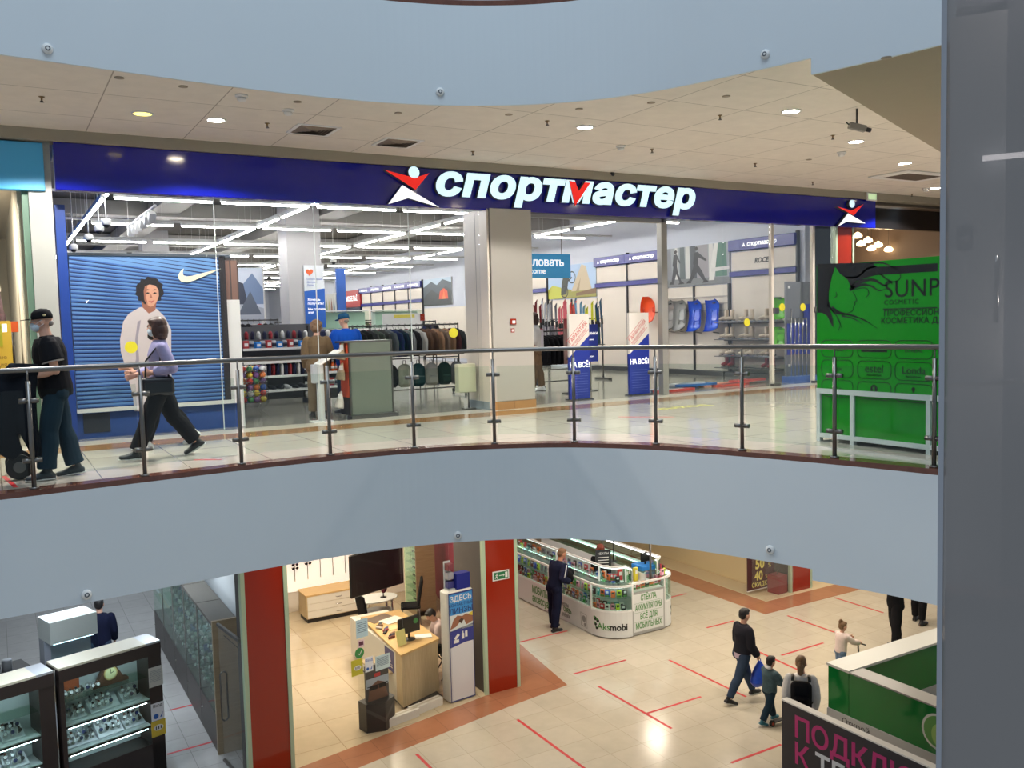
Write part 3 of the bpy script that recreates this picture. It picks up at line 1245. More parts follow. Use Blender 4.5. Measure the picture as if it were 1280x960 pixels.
MB(M('display_core', (210, 208, 204), .5)).box(.97 - 2.1, 0, 0, 3.22 - 2.1, .12, 2.62).build('core', dw)
b = MB(M('poster_blue', (100, 140, 190), .4)).at(F2(DY, DO))
b.rect(.985, .43, 3.03, 2.60, .02, -.02)
m_sl = M('poster_slat_shadow', (28, 44, 92), .4)
m_sm = M('poster_slat_mid', (60, 100, 164), .4)
N = 36
for i in range(N):
    t0_, t1_ = i / N, (i + .30) / N
    def zz(t, right):
        z = .43 + 2.17 * t
        return z - (.30 * t * t if right else 0)
    b.use(m_sl).poly([(.985, zz(t0_, 0)), (3.03, zz(t0_, 1)), (3.03, zz(t1_, 1)), (.985, zz(t1_, 0))], .001)
    t2_ = (i + .6) / N
    b.use(m_sm).poly([(.985, zz(t1_, 0)), (3.03, zz(t1_, 1)), (3.03, zz(t2_, 1)), (.985, zz(t2_, 0))], .001)
for i in range(5):     # slats of the top corner
    z0 = 2.30 + i * .06 + .02
    b.use(m_sl).poly([(3.03 - (2.6 - z0) * .0 - .0, z0), (3.03, z0 + .022), (max(1.2, 3.03 - (2.6 - z0) * 6.6), 2.6), (max(1.0, 3.03 - (2.6 - z0) * 6.6 - .15), 2.6)][:3], .001)
m_sweat = M('print_sweatshirt', (206, 194, 192), .5)
m_fold = M('print_fold', (158, 148, 158), .5)
m_skin_p = M('print_skin', (205, 150, 124), .5)
m_skin_d = M('print_skin_dark', (156, 100, 80), .5)
m_hair_p = M('print_hair', (34, 28, 30), .5)
def pp(pts, mat, z):
    b.use(mat).poly(pl(pts, DY), .0012, z=z)
pp([(175, 384), (161, 392), (154, 402), (150, 425), (151, 440), (156, 456), (160, 472), (166, 494), (168, 514), (206, 514), (212, 480), (214, 440), (214, 412), (206, 396), (196, 386)], m_sweat, .001)
pp([(167, 494), (171, 514), (182, 514), (180, 494)], M('print_trouser', (190, 186, 190), .5), .0022)
pp([(176, 400), (172, 425), (174, 450), (170, 470), (166, 470), (170, 448), (169, 424), (172, 402)], m_fold, .0022)
pp([(186, 410), (200, 402), (206, 412), (190, 424)], m_fold, .0022)
pp([(164, 462), (182, 470), (184, 474), (165, 468)], m_fold, .0022)
pp([(176, 372), (196, 374), (194, 388), (186, 392), (178, 384)], m_skin_d, .0022)
hair = []
for k in range(26):
    a = 2 * PI * k / 26
    rr = 1 + .09 * math.sin(k * 2.7)
    hair.append((187 + 17.5 * rr * math.cos(a), 364 + 17.5 * rr * math.sin(a) * (1 if math.sin(a) < 0 else .95)))
pp(hair, m_hair_p, .0024)
pp([(179.5, 364), (181, 358), (187, 355.5), (194, 357), (198, 362), (198.5, 370), (196, 377), (192, 382), (188, 383.5), (184, 381), (180.5, 375)], m_skin_p, .0038)
pp([(179.5, 364), (181, 358), (184, 357), (182.5, 372), (185, 381.5), (180.5, 375)], m_skin_d, .0052)
for ex in (184.5, 193.5):
    pp([(ex - 2.8, 366.5), (ex, 365.2), (ex + 2.8, 366.2), (ex, 367.6)], m_hair_p, .0054)
    pp([(ex - 3.4, 363), (ex, 361.4), (ex + 3.4, 362.4), (ex, 362.8)], m_hair_p, .0054)
pp([(188.5, 367), (190.5, 372.5), (187, 372.5)], m_skin_d, .0054)
pp([(184.5, 375.8), (189, 376.6), (193.5, 375), (189.5, 378.8)], M('print_lips', (170, 80, 74), .5), .0054)
pp([(178, 476), (186, 470), (189, 478), (186, 486), (180, 484)], m_skin_p, .0054)
b.build('poster', dw)
sw = pl([(277, 335.5), (258, 344), (243, 350.5), (234, 353), (227, 352), (223.3, 348), (223.5, 343), (226, 339), (229.8, 335.5), (228.4, 340.5), (229.4, 344.2), (233.5, 345.6), (240, 344.8), (256, 340.6)], DY - .03)
b = MB(M('cream_emblem', (232, 224, 192), .4)).at(F2(DY - .005, DO))
b.poly(sw, .022, z=.0)
b.build('emblem', dw, 'cream tick emblem raised from the poster')
MB(m_white).box(.97 - 2.1, DY - 14.05, .375, 3.22 - 2.1, DY - 14 + .01, .43).build('bottom_ledge', dw)
b = MB(M('display_base_blue', (38, 72, 138), .4)).box(.97 - 2.1, -.04, 0, 3.22 - 2.1, 0, .375)
b.use(M('display_base_dark', (34, 40, 52), .5)).box(1.05 - 2.1, -.05, .08, 1.40 - 2.1, -.04, .36)
b.build('base', dw)
MB(M('dark_frame', (44, 42, 46), .5)).box(3.035 - 2.1, -.07, .43, 3.12 - 2.1, 0, 2.62).build('side_frame', dw)
MB(M('blue_side', (34, 68, 150), .4)).box(.84 - 2.1, -.2, 0, .965 - 2.1, .1, 3.28).build('side_panel', dw, 'tall blue side panel')
MB(m_chrome).box(.97 - 2.1, -.07, 2.6, 3.2 - 2.1, .1, 2.64).build('top_rail', dw)
b = MB(m_white).box(3.13 - 2.1, -.03, 0, 3.32 - 2.1, .3, 1.96)
b.use(tiles('brick_print', (150, 118, 106), (128, 98, 90), (84, 74, 72), .11, .6, .012, .05)).box(3.13 - 2.1, -.03, 1.96, 3.32 - 2.1, .3, 2.56)
b.build('end_post', dw, 'white end post with brick patterned top')
# round yellow stickers on the shop glass
for px, lab in [((164, 434), 'round yellow sticker on the shop glass in front of the poster'),
                ((567, 416), 'round yellow sticker on the glass beside the column'),
                ((934, 403), 'round yellow sticker on the glass before the ice skates'),
                ((978, 384), 'round yellow sticker on the glass before the upper green sled'),
                ((1004, 384), 'round yellow sticker on the glass before the grey and blue rack')]:
    q = on_y(px[0], px[1], 13.585)
    tag(MB(M('yellow_sticker', (206, 196, 40), .5)).at(FR(13.592)).disc(q.x, q.z, .085, .002).build('round_sticker'), lab, 'sticker')
# white opening sheet on the other shop's glass, fire call point on the column
q = on_y(641, 402, 13.31)
t = thing('call_point', 'small red fire alarm call point on the grey column face, the upper of two', 'alarm', (q.x, 13.31, q.z))
MB(m_red).box(-.055, -.035, -.05, .055, 0, .05, .008).build('case', t)
MB(m_white).box(-.03, -.038, -.03, .03, -.035, .02).build('window', t)
q = on_y(641, 413, 13.31)
t = thing('alarm_sign', 'small red and white pictogram sign under the call point on the column', 'sign', (q.x, 13.315, q.z))
MB(m_red).box(-.035, -.004, -.035, .035, 0, .035).use(m_white).box(-.02, -.006, -.02, .02, -.004, .02).use(m_red).box(-.012, -.007, -.004, .012, -.006, .004).build('plate', t)
# hanging blue welcome sign inside the entrance
WY = 15.5
q0 = on_y(655, 318, WY)
q1 = on_y(713.5, 347.5, WY)
x0 = q1.x - 2.35
t = thing('welcome_sign', 'hanging light blue welcome sign with white Cyrillic lettering inside the entrance', 'sign', ((x0 + q1.x) / 2, WY, q1.z))
WO = ((x0 + q1.x) / 2, WY, q1.z)
hgt = q0.z - q1.z + .02
MB(M('welcome_blue', (72, 158, 210), .5, emit=.25)).box(x0 - WO[0], 0, 0, q1.x - WO[0], .06, hgt).build('panel', t)
b = MB(m_white_lit).at(F2(WY, WO))
b.text('Добро пожаловать', q1.x - .16, q1.z + hgt * .5, .235, .004, 0, .012, align='r')
b.text('Welcome', q1.x - .62, q1.z + hgt * .18, .17, .004, 0, .004, align='r')
b.build('lettering', t)
b = MB(m_steel)
for xx in (x0 + .2, q1.x - .2):
    MB(m_steel).cyl((xx - WO[0], .03, hgt), (xx - WO[0], .03, 4.75 - q1.z), .008, n=6).build('hanger', t)

# the big green board of the cosmetics kiosk
GX_ = 8.44
gY0, gY1 = 7.28, 3.4
def GF(off=0.):
    """Frame on the green board: x away from the sports shop, y up, facing the void."""
    return frame((GX_ - off, gY0, 0), (0, -1, 0), (0, 0, 1))


def gp(pts, off=0.):
    out = []
    for p in pts:
        q = on_x(p[0], p[1], GX_ - off)
        out.append((gY0 - q.y, q.z))
    return out


gb = thing('cosmetics_kiosk', 'big bright green kiosk wall with a black hair silhouette on the gallery', 'kiosk', (GX_, gY0, 0))
GI = gb.matrix_world
def gbuild(b, name, label=None):
    o = b.build(name, gb, label)
    o.location = (-GX_, -gY0, 0)
    return o


m_green = M('kiosk_green', (8, 150, 18), .22)
m_ink = M('kiosk_ink', (10, 16, 18), .35)
b = MB(m_green).at(GF()).box(0, .62, -.35, 3.9, 2.07, 0)
for z, mm in ((0, m_ink),):
    b.use(m_ink)
    b.poly(gp([(1021.5, 330), (1021.5, 391), (1028, 391), (1034, 395), (1040, 407), (1042, 409), (1041, 398), (1036, 383), (1036, 365), (1040, 345), (1044, 333), (1050, 342), (1060, 350), (1064, 360), (1070, 352), (1080, 348), (1095, 344), (1172, 339), (1172, 329), (1110, 333), (1095, 333.5), (1090, 328)]), .002)
    # flowing strands of hair
    for pts, wdt in [([(1064, 360), (1076, 352), (1092, 350), (1106, 357), (1114, 352)], [.05, .04, .03, .02, .006]),
                     ([(1062, 362), (1078, 356), (1090, 358), (1098, 363), (1108, 361)], [.04, .03, .02, .014, .005]),
                     ([(1056, 346), (1072, 346), (1084, 336), (1096, 333)], [.01, .016, .02, .02]),
                     ([(1088, 329), (1104, 329), (1118, 335), (1128, 341)], [.02, .016, .012, .005]),
                     ([(1100, 342), (1110, 350), (1120, 352), (1126, 346), (1123, 340)], [.02, .014, .01, .008, .005]),
                     ([(1068, 362), (1082, 360), (1086, 367), (1082, 372)], [.006, .008, .008, .005]),
                     ([(1040, 384), (1050, 391), (1064, 394), (1080, 400), (1096, 410)], [.03, .03, .02, .014, .004]),
                     ([(1034, 380), (1044, 391), (1058, 393)], [.03, .02, .008]),
                     ([(1052, 395), (1066, 398), (1078, 405)], [.02, .012, .004]),
                     ([(1046, 398), (1050, 405), (1048, 413)], [.006, .006, .004]), ([(1034, 372), (1040, 388), (1048, 398), (1052, 410)], [.014, .012, .008, .004]),
                     ([(1066, 365), (1069, 370), (1071, 376), (1068, 377), (1069, 380), (1067, 383), (1066, 388), (1058, 392), (1054, 392)], .006),
                     ([(1043, 372), (1046, 370), (1045, 365)], .006)]:
        b.stroke(gp(smooth_curve([(p[0], p[1], 0) for p in pts], 4)), wdt if not isinstance(wdt, list) else [wdt[min(int(i / 4 + .5), len(wdt) - 1)] for i in range((len(pts) - 1) * 4 + 1)], .002)
for px, s, h, bd, w_ in [((1105, 372), 'SUNPRO', .26, 0, 1.12), ((1105, 381), 'COSMETIC', .075, 0, 2.3), ((1104.5, 395), 'ПРОФЕССИОНАЛЬНАЯ', .088, .012, 1.1), ((1101, 404.5), 'КОСМЕТИКА ДЛЯ ВОЛОС', .088, .012, 1.1)]:
    q = gp([px])[0]
    b.text(s, q[0], q[1], h, .002, 0, bd, sx=1.0, gap=.12 if s[0] == 'C' else .03)
q = gp([(1104, 386.5), (1172, 383)])
b.stroke([q[0], (q[1][0], q[0][1])], .012, .002)
def rrect(x0, y0, x1, y1, r, wdt):
    pts = []
    for cx, cy, a in ((x1 - r, y0 + r, -PI / 2), (x1 - r, y1 - r, 0), (x0 + r, y1 - r, PI / 2), (x0 + r, y0 + r, PI)):
        for i in range(5):
            pts.append((cx + r * math.cos(a + i * PI / 8), cy + r * math.sin(a + i * PI / 8)))
    pts.append(pts[0])
    b.stroke(pts, wdt, .002)
names = [['WELLA', 'matrix', 'LOREAL'], ['KEEN', 'estel', 'Londa'], ['LOCAL', 'S', 'Schwarzkopf']]
c0 = gp([(1027, 433), (1066, 434), (1072, 434), (1114, 433), (1119, 434), (1166, 434)])
xs = [c0[0][0], c0[1][0], c0[2][0], c0[3][0], c0[4][0], c0[5][0], c0[5][0] + .07, c0[5][0] + .50]
for r in range(3):
    zt = 1.20 - r * .232
    for c in range(4):
        xa = xs[2 * c]
        xb = xs[2 * c + 1]
        rrect(xa, zt - .195, xb, zt, .06, .007)
        if c < 3:
            nm = names[r][c]
            cx = (xa + xb) / 2
            if nm == 'S':
                b.disc(cx, zt - .075, .045, .002)
                b.use(m_green).text('S', cx, zt - .105, .075, .002, .002, .02, align='c').use(m_ink)
                b.text('SYOSS', cx, zt - .165, .03, .002, 0, 0, align='c')
            elif nm == 'Schwarzkopf':
                b.disc(cx, zt - .055, .022, .002).stroke([(cx + .01, zt - .07), (cx - .005, zt - .09)], .014, .002)
                b.text(nm, cx, zt - .135, .058, .002, 0, .004, align='c')
                b.text('PROFESSIONAL', cx, zt - .17, .018, .002, 0, 0, align='c')
            elif nm == 'matrix':
                b.rect(xa + .05, zt - .13, xb - .05, zt - .105, .002)
            else:
                b.text(nm, cx, zt - .125, {'estel': .13, 'Londa': .115, 'WELLA': .08}.get(nm, .06), .002, 0, .004 if nm != 'estel' else 0, align='c')
                if nm in ('Londa', 'estel'):
                    b.text('PROFESSIONAL', cx, zt - .165, .028, .002, 0, .004, align='c')
gbuild(b, 'printed_wall')
m_al = M('white_aluminium', (206, 212, 212), .4)
b = MB(M('kiosk_green_glass', (14, 140, 24), .06)).at(GF()).box(.04, .1, -.3, 3.86, .6, -.02)
gbuild(b, 'lower_panel')
xp = gp([(1026, 520), (1063, 520), (1158, 520)])
b = MB(m_al).at(GF())
b.box(0, .57, -.35, 3.9, .63, .012).box(0, .05, -.35, 3.9, .10, .012)
for xx in (0., xp[1][0], xp[2][0], 2.9, 3.86):
    b.box(xx, .0, -.05, xx + .05, .58, .010)
gbuild(b, 'aluminium_frame')
b = MB(m_al).at(GF()).box(0, 0, -.9, 3.9, .05, -.33).box(0, 0, -.9, .03, 2.07, -.35)
gbuild(b, 'plinth')

t = thing('box_stand', 'pale yellow-green box on a thin leg standing by the column inside the glass', 'box stand', (7.13, 13.86, 0))
MB(M('box_pale', (206, 206, 176), .4)).box(-.17, -.08, .30, .17, .08, .80, .01).build('box', t)
MB(m_steel).cyl((.05, 0, .02), (.05, 0, .30), .015, n=8).build('leg', t)
MB(m_steel).box(-.06, -.08, 0, .16, .08, .02).build('foot', t)
# glowing pendant lamps in the next shop
pr_ = None
rk = random.Random(9)
for i in range(24):
    px, py = 1072 + i * 4.3, 293 + (i * 7 % 5) * 5 + i * .25
    q = on_y(px, py, 15.2 + (i % 3) * .5)
    if pr_ is None:
        pr_ = thing('pendant_lamp', 'warm glowing bowl pendant lamp in the shop behind the green board', 'pendant lamp', q, 0, 'bowl pendant lamps behind the green board')
        MB(M('pendant_glow', (255, 226, 176), .4, emit=5)).lathe([(.02, .06), (.10, .0), (.12, -.05), (.08, -.09), (.001, -.10)], n=16).build('bowl', pr_)
        MB(m_black).cyl((0, 0, .05), (0, 0, .8), .005, n=5).build('cord', pr_)
    else:
        dup(pr_, q)
lamp('pendant_glow_light', 'POINT', (18.6, 15.6, 2.9), 60, (1, .82, .6), .3)
# ------------------------------------------------------------------ people
def remesh(b, voxel, it=2, fac=.4):
    """One continuous skin over overlapping volumes."""
    me = b.mesh('tmp')
    o = bpy.data.objects.new('tmp', me)
    col.objects.link(o)
    r = o.modifiers.new('r', 'REMESH')
    r.mode = 'VOXEL'
    r.voxel_size = voxel
    r.use_smooth_shade = True
    if it:
        s = o.modifiers.new('s', 'SMOOTH')
        s.factor = fac
        s.iterations = it
    dg = bpy.context.evaluated_depsgraph_get()
    m2 = bpy.data.meshes.new_from_object(o.evaluated_get(dg))
    bpy.data.objects.remove(o)
    bpy.data.meshes.remove(me)
    m2.materials.clear()
    m2.polygons.foreach_set('use_smooth', [True] * len(m2.polygons))
    return m2


def skin_obj(name, b, mat, parent, voxel=.009, it=2, label=None, fac=.4):
    me = remesh(b, voxel, it, fac)
    me.materials.append(mat)
    me.name = name
    o = bpy.data.objects.new(name, me)
    col.objects.link(o)
    o.parent = parent
    if label:
        o['label'] = label
    return o


def cloth(name, c, nscale=25, amt=.12, rough=.85):
    return M('cloth_' + name, c, rough, noise=amt, nscale=nscale, bump=.05, spec=.15)


SKIN = M('skin', (214, 164, 140), .55, noise=.06, nscale=9, spec=.3)
SKIN_D = M('skin_tan', (186, 132, 106), .55, noise=.06, nscale=9, spec=.3)


class Fig:
    def __init__(s, H, pose, woman=False, headk=1., legk=1.):
        s.H, s.woman, s.hk = H, woman, headk
        s.p = p = dict(lean=.04, head=(0, 0), L=(.05, .06, .03), R=(-.05, .04, .03), AL=(0, .10, .18, 0), AR=(0, .10, .18, 0), footL=0., footR=0.)
        p.update(pose)
        V = Vector
        th, sh, an = .245 * H * legk, .235 * H * legk, .042 * H
        hip = {'L': V((0, .05 * H, -.02 * H)), 'R': V((0, -.05 * H, -.02 * H))}
        s.knee, s.ank, s.toe, s.heel, s.hip = {}, {}, {}, {}, {}
        low = 1e9
        for k, sg in (('L', 1), ('R', -1)):
            f, kn, ab = p[k]
            s.hip[k] = hip[k]
            s.knee[k] = hip[k] + V((math.sin(f) * th, sg * math.sin(ab) * th, -math.cos(f) * math.cos(ab) * th))
            s.ank[k] = s.knee[k] + V((math.sin(f - kn) * sh, sg * math.sin(ab) * sh * .6, -math.cos(f - kn) * sh))
            fp = p['foot' + k]
            fw = V((math.cos(fp), sg * .12, math.sin(fp)))
            up = V((-math.sin(fp), 0, math.cos(fp)))
            s.heel[k] = s.ank[k] - up * an * .8 - fw * .03 * H
            s.toe[k] = s.ank[k] - up * an * .85 + fw * .105 * H
            low = min(low, s.heel[k].z - .014 * H, s.toe[k].z - .010 * H)
        dz = V((0, 0, p.get('seat', -low)))
        for d in (s.knee, s.ank, s.toe, s.heel, s.hip):
            for k in d:
                d[k] = d[k] + dz
        s.P0 = dz.copy()
        le = p['lean']
        s.t = t = V((math.sin(le), 0, math.cos(le)))
        tw = p.get('twist', 0.)
        s.side = V((-math.sin(tw), math.cos(tw), 0))
        fwd = s.side.cross(t)
        s.fwd = fwd
        s.neck = s.P0 + t * .305 * H
        hy, hp = p['head']
        Rm = Matrix.Rotation(hy + tw, 3, 'Z') @ Matrix.Rotation(hp + le * .4, 3, 'Y')
        s.HR = Rm
        s.head = s.neck + t * .035 * H + Rm @ V((.012 * H, 0, .055 * H * headk))
        s.sho, s.elb, s.wri, s.hd, s.pn = {}, {}, {}, {}, {}
        sw = (.098 if woman else .112) * H
        for k, sg in (('L', 1), ('R', -1)):
            fl, ab, el, inn = p['A' + k]
            S = s.P0 + t * .264 * H + s.side * sg * sw
            u = (fwd * math.sin(fl) * math.cos(ab) - t * math.cos(fl) * math.cos(ab) + s.side * sg * math.sin(ab)).normalized()
            a2 = fl + el
            w_ = (fwd * math.sin(a2) - t * math.cos(a2)).normalized()
            w_ = (w_ * math.cos(inn) - s.side * sg * math.sin(inn)).normalized()
            s.sho[k] = S
            s.elb[k] = S + u * .168 * H
            s.wri[k] = s.elb[k] + w_ * .148 * H
            s.hd[k] = w_
            s.pn[k] = (-s.side * sg - w_ * (-s.side * sg).dot(w_)).normalized()

    def torso(s, b, g, lo=-.035, hi=.305, hem=0.):
        H, t = s.H, s.t
        if s.woman:
            rg = [(-.06, .080, .060), (-.035, .093, .066), (0, .097, .070), (.05, .086, .060), (.10, .074, .054), (.15, .080, .060), (.20, .088, .072), (.245, .090, .060), (.275, .078, .048), (.295, .046, .040), (.31, .034, .034)]
        else:
            rg = [(-.06, .078, .062), (-.035, .088, .068), (0, .092, .072), (.05, .088, .066), (.10, .088, .064), (.15, .094, .066), (.20, .103, .070), (.245, .106, .062), (.275, .092, .050), (.295, .052, .042), (.31, .037, .037)]
        P, R = [], []
        for z, rx, ry in rg:
            if lo <= z <= hi:
                P.append(s.P0 + t * z * H)
                k = hem * max(0, (.06 - z)) / .1
                R.append((rx * H + g + k * H, ry * H + g + k * H))
        if s.p.get('seat') is not None and lo < -.03:
            pass
        b.tube(P, R, 18, side=s.side)

    def arms(s, b, g, frac=1., sides='LR', loose=0.):
        H = s.H
        for k in sides:
            a, e, w_ = s.sho[k], s.elb[k], s.wri[k]
            b.sph(a - s.t * .006 * H, .029 * H + g, 10, 8)
            P = [a, a.lerp(e, .5), e]
            R = [.029 * H + g, .028 * H + g + loose, .024 * H + g + loose]
            if frac <= .5:
                P, R = [a, a.lerp(e, frac * 2)], [.032 * H + g, .030 * H + g + loose * 1.5]
            else:
                b.sph(e, .0235 * H + g + loose, 10, 8)
                q = (frac - .5) * 2
                P += [e.lerp(w_, .35 * q), e.lerp(w_, q)]
                R += [.024 * H + g + loose, .0175 * H + g + loose]
            b.tube(P, R, 12)

    def legs(s, b, g, frac=1., loose=0., flare=0.):
        H = s.H
        for k in 'LR':
            h, kn, an = s.hip[k], s.knee[k], s.ank[k]
            bk = Vector((-.008 * H, 0, 0))
            P = [h + Vector((0, 0, .01 * H)), h.lerp(kn, .3), h.lerp(kn, .7), kn]
            R = [.055 * H + g, .052 * H + g, .041 * H + g + loose, .034 * H + g + loose]
            b.sph(kn, .034 * H + g + loose, 10, 8)
            if frac > .5:
                q = (frac - .5) * 2
                P += [kn.lerp(an, .3 * q) + bk, kn.lerp(an, .7 * q), kn.lerp(an, q)]
                R += [.035 * H + g + loose, .027 * H + g + loose + flare * .5, .0215 * H + g + loose + flare]
            b.tube(P, R, 14)

    def feet(s, b, g):
        H = s.H
        for k in 'LR':
            an, he, to = s.ank[k], s.heel[k], s.toe[k]
            side = Vector((0, 1, 0))
            b.tube([he - (to - he) * .12, he, he.lerp(to, .35) + Vector((0, 0, .012 * H)), he.lerp(to, .75), to, to + (to - he) * .06],
                   [(.012 * H + g, .012 * H + g), (.022 * H + g, .020 * H + g), (.024 * H + g, .024 * H + g), (.028 * H + g, .017 * H + g), (.022 * H + g, .013 * H + g), (.01 * H + g, .007 * H + g)], 12, side=side)
            b.tube([an + Vector((0, 0, .02 * H)), an.lerp(he, .6) + (to - he) * .05], [.020 * H + g, .021 * H + g], 10)

    def soles(s, b, g):
        H = s.H
        for k in 'LR':
            he, to = s.heel[k], s.toe[k]
            d = (to - he)
            dn = Vector((0, 1, 0)).cross(d).normalized()
            if dn.z > 0:
                dn = -dn
            o = dn * (.010 * H + g)
            b.tube([he - d * .14 + o, he + o, he.lerp(to, .5) + o, he.lerp(to, .8) + o * .9, to + d * .08 + o * .8],
                   [(.012 * H + g, .006 * H), (.022 * H + g, .008 * H), (.023 * H + g, .008 * H), (.028 * H + g, .008 * H), (.014 * H + g, .006 * H)], 10, side=(0, 1, 0))

    def hands(s, b):
        H = s.H * (1.0 if s.H > 1.3 else 1.05)
        for k, sg in (('L', 1), ('R', -1)):
            w_, d, nrm = s.wri[k], s.hd[k], s.pn[k]
            acr = d.cross(nrm).normalized()
            if acr.dot(s.fwd + Vector((0, 0, .3))) < 0:
                acr = -acr                      # thumb side to the front
            curl = s.p.get('curl' + k, .5)
            pc = w_ + d * .026 * H
            b.tube([w_ - d * .01 * H, w_ + d * .012 * H, w_ + d * .035 * H, w_ + d * .05 * H], [(.015 * H, .012 * H), (.02 * H, .012 * H), (.0235 * H, .0115 * H), (.022 * H, .009 * H)], 12, side=acr)
            for i, (off, ln) in enumerate(((.017, .040), (.006, .046), (-.006, .043), (-.0165, .034))):
                p0 = w_ + d * .047 * H + acr * off * H
                dirs = d + acr * off * 4
                pts = [p0 - d * .006 * H]
                ang = 0
                q = p0
                for j, fr in enumerate((.45, .3, .25)):
                    ang += curl * (.55 if j == 0 else .8)
                    q = q + (dirs.normalized() * math.cos(ang) + nrm * math.sin(ang)) * ln * H * fr
                    pts.append(q)
                b.tube([pts[0], p0] + pts[1:], [.0056 * H, .0056 * H, .0053 * H, .005 * H, .0042 * H], 8)
            t0_ = w_ + d * .014 * H + acr * .014 * H
            t1_ = t0_ + (d * .5 + acr * .75 + nrm * .25).normalized() * .024 * H
            t2_ = t1_ + (d * .85 + acr * .2 + nrm * .45 * (1 + curl)).normalized() * .022 * H
            b.tube([t0_, t1_, t2_], [.0085 * H, .0068 * H, .0048 * H], 8)

    def hp(s, x, y, z):
        """Point in the head's own frame, in units of body height."""
        k = s.H * s.hk
        return s.head + s.HR @ Vector((x * k, y * k, z * k))

    def hellip(s, b, c, r, n=14, m=10):
        k = s.H * s.hk
        T = b.T
        b.T = T @ (Matrix.Translation(s.hp(*c)) @ s.HR.to_4x4())
        b.sph((0, 0, 0), (r[0] * k, r[1] * k, r[2] * k), n, m)
        b.T = T

    def headmesh(s, b):
        s.hellip(b, (-.004, 0, .012), (.057, .045, .054))
        s.hellip(b, (.012, 0, -.022), (.038, .036, .045))
        s.hellip(b, (.030, 0, -.050), (.015, .018, .012))
        s.hellip(b, (.056, 0, -.008), (.010, .007, .014), 10, 8)
        s.hellip(b, (.050, 0, .006), (.007, .006, .016), 10, 8)
        for y in (-1, 1):
            s.hellip(b, (-.004, y * .046, -.004), (.013, .006, .019), 10, 8)
            s.hellip(b, (.030, y * .022, -.012), (.014, .012, .014), 10, 8)
        b.tube([s.neck - s.t * .02 * s.H, s.neck.lerp(s.head, .5), s.hp(-.008, 0, -.02)], [.036 * s.H, .031 * s.H, .034 * s.H], 12)


